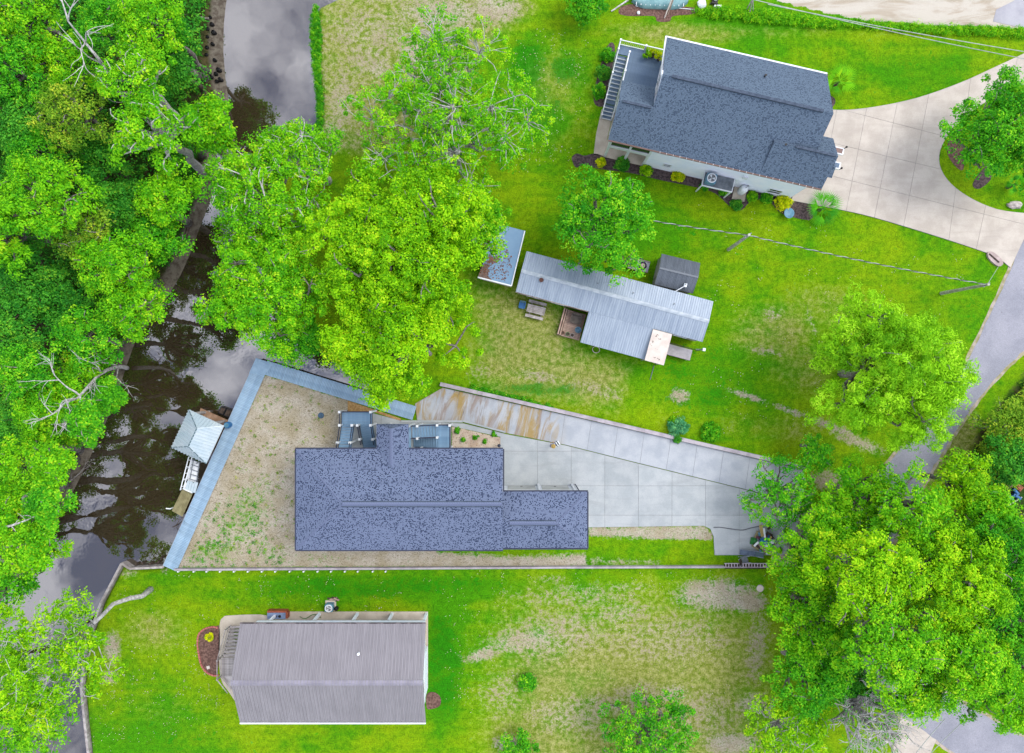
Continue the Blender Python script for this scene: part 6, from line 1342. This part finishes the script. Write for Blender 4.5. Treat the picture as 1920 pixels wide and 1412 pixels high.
# half-hidden white canopy under the lichen tree
cvp = thing('canopy', 'white sagging tarp canopy half hidden under the pale-branched oak', 'canopy', W(860, 375))
mb = MB()
vs_ = []; n = 8
for i in range(n + 1):
    for k in range(n + 1):
        x, y = -1.6 + 3.2 * i / n, -1.1 + 2.2 * k / n; vs_.append((x, y, 2.3 - 0.25 * abs(y) - 0.12 * math.sin(i * 1.3) * math.sin(k * 0.9 + 1)))
A = W(868, 382, 2.3); mb = MB(Frame((A.x, A.y), -10)); mb.add(vs_, [(i * (n + 1) + k, (i + 1) * (n + 1) + k, (i + 1) * (n + 1) + k + 1, i * (n + 1) + k + 1) for i in range(n) for k in range(n)]); mb.build('tarp', M['white'], cvp)
for u in (-1.5, 1.5):
    for v in (-1.0, 1.0): mb = MB(Frame((A.x, A.y), -10)); mb.tube([(u, v, 0), (u, v, 2.05)], 0.04, 8); mb.build('pole', M['grey_metal'], cvp)
# ------------------------------------------------------------------ vegetation
def unit(v): return v / np.maximum(np.linalg.norm(v, axis=-1, keepdims=True), 1e-9)
def leaf_mesh(name, C_, rad, per, L, Wd, rg, material, flat=0.7, up=0.7, hue=None, jit=0.38, shell=0.55, droop=0.12):
    """leaves in rounded tufts round the clump centres; hue is carried per leaf"""
    n = len(C_); N = n * per
    d = rg.normal(size=(N, 3)); d = unit(d); flip = rg.random(N) < 0.8; d[:, 2] = np.where(flip, np.abs(d[:, 2]), d[:, 2])
    cc = np.repeat(C_, per, 0); rr2 = np.repeat(rad, per)
    rr2 = rr2 * (shell + (1 - shell) * rg.random(N)) * rg.uniform(0.75, 1.25, N)
    p = cc + d * rr2[:, None] * np.array([1, 1, flat])
    nrm = unit(d * np.array([1, 1, 0.8]) + np.array([0, 0, up]) + rg.normal(size=(N, 3)) * 0.35)
    out = d * np.array([1, 1, 0.2]) + rg.normal(size=(N, 3)) * 0.55
    t_ = unit(out - nrm * (out * nrm).sum(1, keepdims=True)); b_ = np.cross(nrm, t_)
    ln = (L * rg.uniform(0.65, 1.3, N))[:, None]; wd = (Wd * rg.uniform(0.7, 1.25, N))[:, None]
    v0 = p - t_ * ln * 0.5; v1 = p + b_ * wd * 0.5 - t_ * ln * 0.05; v2 = p + t_ * ln * 0.5 - np.array([0, 0, 1.0]) * ln * droop; v3 = p - b_ * wd * 0.5 - t_ * ln * 0.05
    V = np.stack([v0, v1, v2, v3], 1).reshape(-1, 3)
    F = np.arange(N * 4).reshape(-1, 4)
    h = np.repeat(hue if hue is not None else rg.random(n), per) + rg.uniform(-jit, jit, N)
    return fast_mesh(name, V, F, 4, material, {'hue': np.repeat(h, 4)})
SPEC = {  # leaf material, bark, clump radius, leaves per clump, leaf length, width, density, share of twigs shown, hue centre
    'yellow': ('leaf_yellow', 'bark_grey', 0.62, 88, 0.23, 0.135, 1.25, 0.10, 0.5), 'bright': ('leaf_bright', 'bark_grey', 0.66, 82, 0.23, 0.135, 1.1, 0.12, 0.48),
    'green': ('leaf_green', 'bark_grey', 0.62, 78, 0.22, 0.13, 1.1, 0.10, 0.48), 'deep': ('leaf_deep', 'bark_brown', 0.70, 76, 0.23, 0.135, 1.0, 0.08, 0.45),
    'olive': ('leaf_olive', 'bark_grey', 0.66, 74, 0.21, 0.12, 1.05, 0.15, 0.45), 'lichen': ('leaf_bright', 'bark_pale', 0.46, 44, 0.20, 0.115, 0.80, 0.42, 0.5),
    'mossy': ('leaf_bright', 'bark_pale', 0.60, 66, 0.22, 0.13, 1.0, 0.28, 0.5), 'sparse': ('leaf_green', 'bark_grey', 0.48, 44, 0.20, 0.125, 0.65, 0.25, 0.5),
    'bare': ('leaf_green', 'bark_pale', 0.46, 9, 0.18, 0.10, 0.7, 1.0, 0.5),
    'fresh': ('leaf_yellow', 'bark_pale', 0.58, 52, 0.21, 0.125, 0.85, 0.4, 0.5), 'pine': ('leaf_pine', 'bark_grey', 0.60, 100, 0.30, 0.08, 1.75, 0.08, 0.5)}
def bend(a, b_, k, rg, sag=0.12):
    a = np.array(a, float); b_ = np.array(b_, float); L = np.linalg.norm(b_ - a); o = []
    w = rg.normal(size=3) * sag * L; w[2] = abs(w[2]) * 0.6
    for i in range(k + 1):
        u = i / k; o.append(a + (b_ - a) * u + w * math.sin(math.pi * u) + rg.normal(size=3) * 0.02 * L * (0 < i < k))
    return o
def tree(name, label, px_, py_, rpx, h, kind, seed, base=None, asp=1.0, group=None, dens=1.0, trunk_r=None, cat='tree', lean=None):
    lm_, bk, rc, per, L, Wd, dn, tw, hc = SPEC[kind]; rg = np.random.default_rng(seed)
    R0 = rpx * S; rz = min(0.40 * h, 0.72 * R0); zc = max(h - rz, rz * 0.75 + 0.3)
    Cn = np.array(W(px_, py_, zc)); Rr = rpx * S * (H - zc) / H
    gb = np.array(W(*base, 0)) if base else np.array([Cn[0] + rg.uniform(-.4, .4), Cn[1] + rg.uniform(-.4, .4), 0.0])
    gb[2] = 0
    while inside(np.array([[gb[0] + 0.9, gb[1]], [gb[0] - 0.6, gb[1]]]), creek).any(): gb[0] += -0.4 if px_ < 430 else 0.4
    root = thing(name, label, cat, Vector(gb), group)
    nl = int(11 + Rr * 3.0); lobes = []
    for i in range(nl):
        a = 2.399963 * i + rg.uniform(-.4, .4); q_ = math.sqrt((i + 0.5) / nl)
        r_ = Rr * 0.80 * q_ * rg.uniform(0.82, 1.15); lr = Rr * rg.uniform(0.20, 0.36) * (1.12 - 0.25 * q_)
        zz = rz * (0.62 * math.sqrt(max(0, 1 - (q_ * 0.95) ** 2)) - 0.25 * q_ + rg.uniform(-.22, .22))
        lobes.append((Cn + np.array([math.cos(a) * r_, math.sin(a) * r_ * asp, zz]), lr))
    Cs, rad, hue, lob = [], [], [], []
    for j, (lc, lr) in enumerate(lobes):
        n = max(4, int(dens * dn * 2.3 * (lr / rc) ** 1.75)); hl = hc + rg.uniform(-.18, .18)
        d = unit(rg.normal(size=(n, 3))); d[:, 2] = np.where(d[:, 2] < -0.3, -d[:, 2], d[:, 2])
        p = lc + d * (lr * rg.uniform(0.62, 1.1, n))[:, None] * np.array([1, 1 if asp >= 1 else 1, 0.75])
        Cs.append(p); rad.append(rc * rg.uniform(0.5, 1.35, n)); hue.append(hl + rg.uniform(-.25, .25, n)); lob += [j] * n
    Cs = np.concatenate(Cs); rad = np.concatenate(rad); hue = np.concatenate(hue)
    Cs[:, 2] = np.maximum(Cs[:, 2], 0.35)
    off = gb
    if kind == 'pine': me = leaf_mesh('crown', Cs - off, rad, per, L, Wd, rg, M[lm_], 0.6, 0.15, hue, 0.15, 0.6, 0.02)
    else: me = leaf_mesh('crown', Cs - off, rad, per, L, Wd, rg, M[lm_], 0.7, 0.7, hue)
    link('crown', me, root)
    tr_ = trunk_r or max(0.07, 0.028 * h + 0.012 * Rr)
    fork = gb + (Cn - gb) * 0.55; fork[2] = max(0.3, zc - rz * 0.75)
    if kind == 'lichen': fork[2] = min(fork[2], 0.35 * h)
    mb = MB(); ts = bend(gb + np.array([0, 0, -0.3]), fork, 5, rg, 0.04); mb.tube(ts, [tr_ * (1.35 if i == 0 else 1 - 0.08 * i) for i in range(6)], 9); mb.build('trunk', M[bk], root, smooth=True)
    mb = MB()
    for j, (lc, lr) in enumerate(lobes):
        pts = bend(fork, lc, 6, rg, 0.10); mb.tube(pts, [tr_ * (0.42 if kind in ('lichen', 'mossy', 'fresh') else 0.62) * (1 - 0.11 * i) for i in range(7)], 6, cap=False)
    for i in range(len(Cs)):
        if rg.random() > tw: continue
        lc, lr = lobes[lob[i]]; e = Cs[i] + unit(Cs[i] - lc) * (rad[i] * rg.uniform(0.2, 1.0)) + np.array([0, 0, rad[i] * 0.5])
        r0 = tr_ * (0.10 if kind == 'lichen' else 0.17) + 0.014; pts = bend(lc, e, 4, rg, 0.14); mb.tube(pts, [r0 * (1 - 0.19 * k) for k in range(5)], 4, cap=False)
        if tw > 0.45:
            s0 = pts[2]; e2 = s0 + (e - s0) * 0.8 + rg.normal(size=3) * 0.4; e2[2] += 0.25; mb.tube(bend(s0, e2, 3, rg, 0.15), [r0 * 0.6, r0 * 0.45, r0 * 0.3, r0 * 0.15], 4, cap=False)
    mb.build('branches', M[bk], root, smooth=True)
    return root
WOOD = 'trees of the wood west of the creek'
T = [  # label, px, py, radius px, height, kind
    ('bright leafy tree filling the top left corner of the wood', 45, 30, 78, 12, 'bright'), ('green tree right beside the pale dead snag at the top left', 215, 40, 66, 11, 'green'), ('bright tree at the top edge left of the mud bank', 285, 45, 66, 13, 'bright'), ('low green tree leaning toward the mud bank top', 322, 60, 40, 9, 'green'),
    ('green tree at the left edge below the corner tree', 22, 130, 66, 12, 'green'), ('yellow-green tree crossed by the dead snag', 120, 125, 70, 10.5, 'bright'), ('pale-twigged yellow-green tree with lichen below the dead snag', 258, 150, 76, 14, 'mossy'), ('dark bluish tree between lichen tree and mud bank', 326, 132, 44, 8, 'deep'),
    ('dark green tree at the left edge, second below the corner', 34, 225, 70, 10.5, 'deep'), ('olive tree in the upper middle of the wood', 140, 225, 72, 12, 'olive'), ('broad bright tree on the bank where the creek narrows', 300, 250, 84, 14, 'mossy'), ('bright tree reaching over the creek at its narrowest point', 400, 235, 62, 10, 'bright'),
    ('green tree left of the dark hollow in the wood', 76, 296, 66, 10, 'green'), ('dark low tree in the hollow of the wood', 195, 305, 60, 8, 'deep'), ('bright tree on the bank below the creek narrows', 312, 368, 60, 11, 'bright'), ('broad yellow-green tree in the middle left of the wood', 100, 375, 96, 13.5, 'bright'),
    ('bright tree cut by the left edge at mid height', 14, 440, 70, 12, 'bright'), ('olive tree below the broad yellow-green one', 165, 440, 68, 11, 'olive'), ('dark bluish tree right of the broad yellow-green one', 225, 385, 52, 9, 'deep'), ('green tree on the bank opposite the yellow oak', 305, 445, 58, 9, 'green'),
    ('dark tree near the left edge below mid height', 50, 520, 70, 9, 'deep'), ('large bright tree at the bend of the west bank', 232, 505, 82, 12.5, 'bright'), ('dark low tree in the lower hollow of the wood', 122, 570, 72, 8, 'deep'), ('bright tree overhanging the dark water at the bend', 255, 580, 60, 11, 'bright'),
    ('deep green tree at the left edge above the white dead limb', 30, 610, 62, 9, 'deep'), ('mid green tree above the white dead limb', 165, 630, 62, 10, 'green'), ('green tree left of the white dead limb', 50, 700, 58, 10, 'green'), ('bright tree under the white dead limb', 150, 720, 56, 8, 'bright'), ('small green tree on the bank below the white dead limb', 205, 745, 36, 8, 'green'),
    ('bright tree opposite the boathouse, back from the bank', 85, 780, 58, 9.5, 'bright'), ('low dark tree in the gap opposite the boathouse', 20, 800, 50, 7, 'deep'), ('bright tree on the bank opposite the dock', 55, 885, 78, 11, 'bright'), ('bright tree on the bank at the lower bend', 40, 985, 82, 12, 'bright'), ('leaning bank tree opposite the olive dock', 105, 868, 40, 12, 'bright'), ('leaning bank tree reflected below the dock', 90, 945, 46, 13, 'green'), ('leaning bank tree at the lower bend of the creek', 62, 1030, 50, 13, 'bright'), ('bank tree hanging over the water opposite the boathouse', 165, 790, 40, 12, 'green'), ('green tree at the left edge above the leaning tree', 14, 1070, 76, 11, 'green')]
for i, (lb, x, y, r2, h_, k) in enumerate(T):
    tree('broadleaf_tree', lb, x, y, r2, h_, k, 100 + i, group=WOOD)
tree('pale_trunk_tree', 'tall sparse tree with long pale trunk on the lower-left creek corner', 92, 1225, 130, 15.5, 'fresh', 301, base=(283, 1104), trunk_r=0.24, dens=1.25)
tree('broadleaf_tree', 'bright tree in the bottom left corner over the creek', 40, 1338, 104, 12, 'bright', 302)
tree('oak_tree', 'huge yellow-green oak, upper half of the mass beside the derelict shed', 764, 460, 176, 15, 'yellow', 303, asp=1.0)
tree('oak_tree', 'yellow-green oak touching the boardwalk and the stained lane', 738, 630, 148, 13.5, 'yellow', 304)
tree('broadleaf_tree', 'bright mossy tree over the creek left of the huge oak', 500, 376, 126, 11.5, 'mossy', 305, base=(540, 400))
tree('broadleaf_tree', 'bright tree over the creek inlet above the boardwalk corner', 510, 548, 130, 12, 'bright', 306, base=(560, 560))
tree('lichen_tree', 'pale-twigged tree between the creek and the huge oak top', 566, 296, 84, 11, 'lichen', 307, dens=1.5)
tree('broadleaf_tree', 'low green tree at the boardwalk corner under the oak', 560, 640, 56, 6.5, 'green', 308)
tree('lichen_tree', 'spreading pale-branched oak with thin leaves in the bare field', 842, 225, 182, 13, 'lichen', 309, base=(850, 305), trunk_r=0.42, dens=0.85)
tree('broadleaf_tree', 'small mossy tree between the pale oak and the derelict shed', 892, 428, 64, 8, 'mossy', 310, dens=1.6)
tree('broadleaf_tree', 'dark green round tree over the mobile home roof', 1126, 418, 108, 10, 'green', 311)
tree('pine_tree', 'round pine with tufted crown beside the road', 1658, 694, 154, 13, 'pine', 312)
tree('broadleaf_tree', 'green tree on the grass island at the top right', 1878, 250, 112, 9, 'green', 313, dens=1.35)
SE = [('bright leafy tree at the left of the south-east grove', 1526, 1045, 90, 9, 'bright'), ('thin leafy tree overhanging the concrete drive end', 1462, 926, 76, 6, 'sparse'), ('bright tree in the heart of the grove by the road', 1620, 1070, 100, 15, 'yellow'), ('bright tree at the grove edge beside the sandy lawn', 1520, 1150, 96, 9, 'bright'),
      ('bright tree over the road bend in the grove', 1660, 1190, 106, 15, 'bright'), ('tall bright tree east of the road bend', 1770, 1080, 112, 14, 'yellow'), ('green tree near the right edge above the road', 1870, 1030, 86, 12, 'green'), ('broad tree at the right edge below the toy heap', 1880, 1150, 92, 12.5, 'green'), ('bright tree over the road near the bottom right', 1800, 1230, 100, 14, 'bright'),
      ('green tree in the bottom right corner over the asphalt', 1880, 1290, 84, 13, 'bright'), ('bright tree right of the drive entrance', 1615, 935, 86, 8, 'bright'), ('bright crown over the road above the grove', 1700, 960, 80, 12, 'bright'), ('bushy bright tree by the road across from the pine', 1800, 910, 60, 8, 'yellow'), ('dark thin-leaved tree beside the pale twiggy one', 1515, 1260, 84, 8, 'green'),
      ('yellow-green low tree at the bottom edge', 1470, 1372, 92, 7, 'fresh'), ('green tree at the bottom edge left of the yellow-green one', 1212, 1376, 108, 5.5, 'sparse'), ('low olive tree right of the road across from the pine', 1880, 800, 56, 5, 'olive'), ('green thicket tree above the toy heap', 1885, 862, 56, 6, 'deep'), ('small thin tree at the lane end near the pine', 1530, 850, 38, 4.5, 'sparse'), ('bright tree at the right edge beside the toy heap', 1850, 965, 56, 9, 'bright'), ('leafy tree at the corner of the verge gravel', 1562, 990, 60, 8, 'bright'), ('tall bright tree over the lower road', 1720, 1290, 62, 11, 'bright')]
for i, (lb, x, y, r2, h_, k) in enumerate(SE):
    tree('broadleaf_tree', lb, x, y, r2, h_, k, 400 + i, dens=1.15 if k == 'sparse' else 1.0)
tree('bare_tree', 'pale grey twiggy tree, almost leafless, at the lower edge of the grove', 1622, 1338, 92, 9, 'bare', 453)
tree('bush', 'dense green bush at the top edge left of the boat', 1092, 4, 44, 3.5, 'green', 450, cat='bush')
tree('sapling', 'tiny dark seedling at the bottom edge', 975, 1402, 34, 2.2, 'sparse', 451, cat='sapling')
tree('sapling', 'sapling tangle in the middle of the dry lower lawn', 988, 1280, 13, 0.8, 'sparse', 452, cat='sapling')

def limb(mb, p, d, L, r0, depth, rg, spread=0.55):
    pts = [p]; q_ = np.array(p, float); dd_ = np.array(d, float); n = 5
    for i in range(n):
        dd_ = unit(dd_ + rg.normal(size=3) * 0.16); q_ = q_ + dd_ * L / n; pts.append(q_.copy())
    mb.tube(pts, [r0 * (1 - 0.13 * i) for i in range(n + 1)], 6 if depth > 2 else 4, cap=False)
    if depth <= 0: return
    for k in range(3 if depth > 1 else 4):
        i = rg.integers(2, n + 1); nd = unit(dd_ + rg.normal(size=3) * spread); limb(mb, pts[i], nd, L * rg.uniform(0.5, 0.75), r0 * 0.5, depth - 1, rg, spread)
def dead(label, pts, r0, seed, depth=2, m_='bark_pale', L=2.2, name='dead_tree'):
    rg = np.random.default_rng(seed); P_ = [np.array(W(x, y, z)) for x, y, z in pts]; root = thing(name, label, 'dead tree', Vector((P_[0][0], P_[0][1], 0)))
    mb = MB(); mb.tube(smooth_line([tuple(p) for p in P_], 4), [r0 * (1 - 0.7 * i / (4 * (len(P_) - 1))) for i in range(4 * (len(P_) - 1) + 1)], 8); mb.build('trunk', M[m_], root, smooth=True)
    mb = MB()
    for i in range(1, len(P_)):
        d = unit(P_[i] - P_[i - 1])
        for k in range(2): limb(mb, P_[i], unit(d + rg.normal(size=3) * 0.6), L, r0 * 0.42, depth, rg)
    mb.build('branches', M[m_], root)
dead('bare white snag leaning through the top left of the wood', [(215, 160, 0), (192, 120, 10), (160, 80, 12), (128, 40, 14)], 0.17, 501, 1, L=3.4)
dead('white forked dead limb reaching from the bank opposite the boathouse', [(238, 690, -0.2), (222, 688, 3), (190, 700, 6), (150, 742, 9), (140, 748, 10)], 0.22, 502, 2, L=2.6)
dead('grey dead stem with a fan of twigs beside the concrete apron', [(1560, 1290, 0), (1580, 1312, 3), (1605, 1340, 6), (1630, 1370, 8)], 0.20, 503, 3, L=3.0)
dead('grey broken branch on the wood floor near the left edge', [(0, 640, 0.6), (30, 636, 0.6), (54, 638, 0.5)], 0.12, 504, 0, 'bark_grey', 1.0, 'fallen_branch')
dead('pale bare limb across the leaves in the lower left wood', [(-6, 990, 11), (20, 986, 11.5), (48, 976, 11.6), (60, 970, 11.8)], 0.12, 505, 0, 'bark_pale', 1.0, 'fallen_branch')
dead('fallen driftwood roots on the mud opposite the dock', [(112, 922, -0.2), (128, 905, -0.3), (150, 886, -0.5), (162, 868, -0.6)], 0.12, 506, 1, 'bark_grey', 1.3, 'driftwood')
dead('dark sunken branch rising from the water by the boardwalk foot', [(318, 990, -1.0), (330, 985, -0.5), (336, 975, 0.1)], 0.06, 507, 2, 'bark_brown', 0.9, 'driftwood')
dead('thin fallen branch sticking out of the water at the creek bend', [(338, 638, -1.0), (352, 642, -0.5), (366, 656, -0.6), (374, 664, -0.9)], 0.05, 508, 1, 'bark_brown', 0.8, 'driftwood')

def shrub(label, px_, py_, rpx, h, matn, seed, per=40, L=0.13, Wd=0.08, n=None, name='shrub', flat=0.85):
    rg = np.random.default_rng(seed); r2 = rpx * S; q_ = np.array(W(px_, py_, h * 0.5)); q_[2] = 0
    root = thing(name, label, 'shrub', Vector(q_)); n = n or int(26 + 40 * r2)
    d = unit(rg.normal(size=(n, 3))); d[:, 2] = np.abs(d[:, 2]); k = rg.uniform(0.55, 1.0, n)[:, None]
    Cs = d * k * np.array([r2 * 0.85, r2 * 0.85, h * 0.85]); Cs[:, 2] += 0.06
    link('foliage', leaf_mesh('foliage', Cs, rg.uniform(0.16, 0.26, n) * (0.6 + 0.5 * r2), per, L, Wd, rg, M[matn], flat, 0.5, 0.5 + rg.uniform(-.35, .35, n)), root)
    mb = MB()
    for i in range(5): mb.tube(bend((q_[0], q_[1], -0.05), q_ + Cs[i] * 0.8, 3, rg, 0.1), [0.03, 0.022, 0.016, 0.01], 5)
    mb.build('stem', M['bark_brown'], root)
for i, a in enumerate((('small yellow round shrub by the porch corner', 1127, 303, 10, 0.7, 'leaf_gold'), ('dark green round shrub in front of the screened porch', 1167, 306, 16, 1.1, 'leaf_deep'), ('lime yellow shrub right of the porch', 1212, 318, 13, 0.9, 'leaf_yellow'), ('golden shrub midway along the south wall', 1272, 330, 14, 0.9, 'leaf_gold'), ('small green shrub left of the raised platform', 1322, 347, 10, 0.5, 'leaf_green'),
    ('dark green shrub under the raised platform corner', 1358, 358, 11, 0.7, 'leaf_green'), ('dark green shrub below the tank pad', 1382, 383, 12, 0.7, 'leaf_deep'), ('green shrub right of the tank pad', 1411, 368, 11, 0.7, 'leaf_bright'), ('loose green shrub with reddish base near the big yellow one', 1438, 370, 13, 0.6, 'leaf_green'), ('large golden yellow shrub near the palm', 1470, 377, 19, 1.2, 'leaf_gold'),
    ('green shrub at the deck stair, northernmost of three', 1140, 101, 15, 1.3, 'leaf_green'), ('dark green shrub at the deck stair, middle of three', 1132, 134, 16, 1.3, 'leaf_deep'), ('green shrub at the deck stair, southernmost of three', 1124, 168, 16, 1.2, 'leaf_green'),
    ('blue-green bush at the retaining wall', 1274, 800, 24, 1.6, 'leaf_blue'), ('leafy flowering bush on the wall side of the lawn', 1333, 810, 22, 1.0, 'leaf_green'), ('small dark bush hanging over the retaining wall', 1270, 822, 10, 1.0, 'leaf_deep'), ('small green bush in the grass by the bare soil', 1262, 790, 9, 0.6, 'leaf_bright'))):
    shrub(*a, seed=600 + i)
for i, (x, y, r2, lb) in enumerate(((857, 808, 6, 'green tuft plant at the top left of the gravel bed'), (868, 824, 4.5, 'small green plant left in the gravel bed'), (892, 820, 5.5, 'green plant in the middle of the gravel bed'), (926, 814, 5, 'small green plant at the right of the gravel bed'), (909, 828, 3.5, 'tiny green plant low in the gravel bed'), (1462, 1032, 6, 'round green plant low in the verge gravel'), (1474, 996, 6, 'round green plant high in the verge gravel'))):
    shrub(lb, x, y, r2, 0.4, 'leaf_green', 650 + i, 30, 0.12, 0.06, 14, 'bedding_plant')
for i, (u, v, lb) in enumerate(((1.75, 9.05, 'yellow-green potted plant, left of three on the deck'), (2.3, 9.15, 'trailing potted plant, middle of three on the deck'), (2.9, 9.0, 'golden potted plant nearest the roof on the deck'))):
    t_ = pot(lb, u, v, M['black'], FN, dz, 0.2); t_['category'] = 'potted plant'; rg = np.random.default_rng(680 + i); n = 16
    d = unit(rg.normal(size=(n, 3))); d[:, 2] = np.abs(d[:, 2]); Cs = d * np.array([0.36, 0.36, 0.35]) + np.array([0, 0, 0.45])
    link('foliage', leaf_mesh('foliage', Cs, np.full(n, 0.16), 20, 0.2, 0.06, rg, M['leaf_gold' if i else 'leaf_yellow'], 0.8, 0.4, 0.35 + rg.uniform(-.3, .3, n), droop=0.4), t_)
def palm(label, px_, py_, rpx, h, seed, nf=20, mt='leaf_green', fan=True):
    rg = np.random.default_rng(seed); q_ = np.array(W(px_, py_, h)); q_[2] = 0; root = thing('palm', label, 'palm', Vector(q_)); r2 = rpx * S
    mb = MB(); mb.tube([(q_[0], q_[1], -0.2), (q_[0], q_[1], h * 0.5), (q_[0] + 0.03, q_[1], h)], [0.2, 0.15, 0.13], 9); mb.build('trunk', M['bark_brown'], root)
    for i in range(nf):
        a = 2.399963 * i; el = rg.uniform(0.0, 0.75) if i > 2 else 1.1; Lf = r2 * rg.uniform(0.8, 1.08)
        dr = np.array([math.cos(a) * math.cos(el), math.sin(a) * math.cos(el), math.sin(el)]); o = np.array([0, 0, h]); sd2 = np.array([-math.sin(a), math.cos(a), 0]); V_, F_ = [], []
        tip0 = o + dr * Lf * 0.38; tip0[2] -= 0.05 * Lf
        V_ += [o + sd2 * .02, o - sd2 * .02, tip0 - sd2 * .015, tip0 + sd2 * .015]; F_.append((0, 1, 2, 3))
        for k in range(8):
            b2 = (k - 3.5) / 3.5 * 0.62; dl_ = dr * math.cos(b2) + sd2 * math.sin(b2); ll = Lf * 0.66 * (1 - 0.25 * abs(b2)); e = tip0 + dl_ * ll; e[2] -= 0.22 * ll; md = tip0 + dl_ * ll * 0.45; w_ = np.cross(dl_, (0, 0, 1)); w_ = unit(w_) * 0.034
            j = len(V_); V_ += [tip0, md + w_, e, md - w_]; F_.append((j, j + 1, j + 2, j + 3))
        me = fast_mesh('frond', np.array(V_), np.array(F_), 4, M[mt], {'hue': np.full(len(V_), rg.uniform(0.1, 0.9))}); link('frond', me, root)
palm('fan palm between yellow shrub and drive corner', 1543, 390, 40, 0.8, 700)
palm('fan palm at the north-east corner of the slate roof', 1574, 152, 36, 0.9, 701, mt='leaf_bright')
palm('spiky yellowish yucca in the pink-edged bed', 393, 1194, 11, 0.35, 702, 16, 'leaf_gold')
palm('fan palm half hidden under the grass island tree', 1905, 345, 22, 1.2, 703, mt='leaf_green')

# ------------------------------------------------------------------ uncountable greenery
def strip(name, label, cat, polys, n, z0, z1, matn, seed, rc=0.35, per=26, L=0.2, Wd=0.08, up=0.5, hue=0.45):
    rg = np.random.default_rng(seed); out = []
    for poly in polys:
        pl_ = px_poly(poly); x0, x1 = min(p[0] for p in pl_), max(p[0] for p in pl_); y0, y1 = min(p[1] for p in pl_), max(p[1] for p in pl_)
        Q = np.stack([rg.uniform(x0, x1, n * 8), rg.uniform(y0, y1, n * 8)], 1); out.append(Q[inside(Q, pl_)][:n])
    Q = np.concatenate(out); C_ = np.concatenate([Q, rg.uniform(z0, z1, (len(Q), 1))], 1)
    tag(link(name, leaf_mesh(name, C_, rc * rg.uniform(0.6, 1.4, len(C_)), per, L, Wd, rg, M[matn], 0.7, up, hue + rg.uniform(-.35, .35, len(C_)))), label, cat, kind='stuff')
wp = [(p[0] - 26, p[1]) for p in west if -100 < p[1] < 1120]
strip('undergrowth', 'dark undergrowth covering the floor of the creekside wood', 'undergrowth', [wp + [(-60, 1120), (-60, -100)]], 2600, 0.2, 2.2, 'leaf_deep', 801, 0.7, 26, 0.3, 0.16)
strip('reeds', 'dark green reeds along the east creek bank at the top', 'reeds', [[(586, 20), (596, 12), (602, 60), (600, 130), (606, 200), (602, 250), (592, 250), (596, 200), (590, 140), (584, 70)]], 420, 0.0, 0.35, 'leaf_green', 802, 0.24, 30, 0.3, 0.05)
strip('weeds', 'tangled weeds and vines along the fence line by the sand lot', 'weeds', [[(1298, 20), (1360, 16), (1440, 26), (1520, 36), (1570, 44), (1566, 54), (1500, 50), (1420, 42), (1340, 34), (1300, 28)], [(1540, 36), (1640, 44), (1760, 50), (1920, 56), (1920, 72), (1760, 64), (1640, 56), (1550, 46)]], 420, 0.05, 0.5, 'leaf_bright', 803, 0.3, 24, 0.22, 0.06)
strip('weeds', 'rough weeds along the north side of the retaining wall', 'weeds', [[(880, 722), (960, 742), (1040, 762), (1040, 768), (960, 750), (880, 732)]], 130, 0.05, 0.3, 'leaf_green', 804, 0.25, 24, 0.18, 0.07)
strip('brush', 'low mixed brush on the slope right of the road', 'brush', [[(1800, 905), (1850, 800), (1920, 715), (1990, 690), (1990, 900), (1900, 905), (1850, 930), (1800, 960)]], 700, 0.1, 1.2, 'leaf_olive', 805, 0.5, 26, 0.22, 0.12)
strip('ground_cover', 'leafy ground cover under the south-east grove', 'ground cover', [[(1520, 990), (1590, 960), (1580, 1110), (1600, 1230), (1680, 1330), (1560, 1300), (1500, 1200)], [(1700, 1000), (1800, 960), (1960, 960), (1960, 1370), (1800, 1300), (1690, 1200), (1675, 1100)]], 900, 0.1, 1.0, 'leaf_deep', 806, 0.5, 24, 0.24, 0.13)
strip('grass_tufts', 'scattered tufts of grass growing through the sandy yard', 'grass', [[(345, 1062), (497, 715), (640, 760), (620, 836), (553, 840), (553, 1060)]], 220, 0.0, 0.06, 'leaf_olive', 807, 0.2, 12, 0.2, 0.035)
strip('grass_tufts', 'small green grass clumps at the lower end of the sandy yard', 'grass', [[(350, 1060), (400, 950), (480, 930), (500, 1000), (540, 1060)]], 90, 0.0, 0.06, 'leaf_green', 808, 0.24, 20, 0.2, 0.04)

strip('bank_brush', 'leafy brush crowding the west creek bank', 'brush', [[(p[0] - 8, p[1]) for p in west if 480 < p[1] < 1120] + [(p[0] - 46, p[1]) for p in west[::-1] if 480 < p[1] < 1120]], 520, 0.8, 4.6, 'leaf_bright', 809, 0.6, 44, 0.23, 0.135)
M['leaf_straw'] = leafmat('leaf_straw', c(190, 176, 130, 0.6), c(226, 216, 190, 0.6), c(236, 232, 220, 0.6), 0.1)
strip('lawn_litter', 'pale dry leaves and straw scattered over the lawns', 'leaf litter', [[(240, 1080), (760, 1078), (1440, 1070), (1440, 1140), (830, 1140), (440, 1150), (380, 1160), (200, 1180)], [(190, 1180), (360, 1180), (400, 1290), (440, 1370), (180, 1400)], [(830, 1130), (1440, 1110), (1440, 1400), (830, 1400)], [(1060, 340), (1560, 420), (1850, 500), (1500, 860), (1240, 790), (1340, 640), (1330, 540)], [(940, 60), (1100, 60), (1080, 300), (980, 330), (940, 200)]], 100, 0.0, 0.02, 'leaf_straw', 810, 0.6, 4, 0.12, 0.06, 1.5, 0.5)
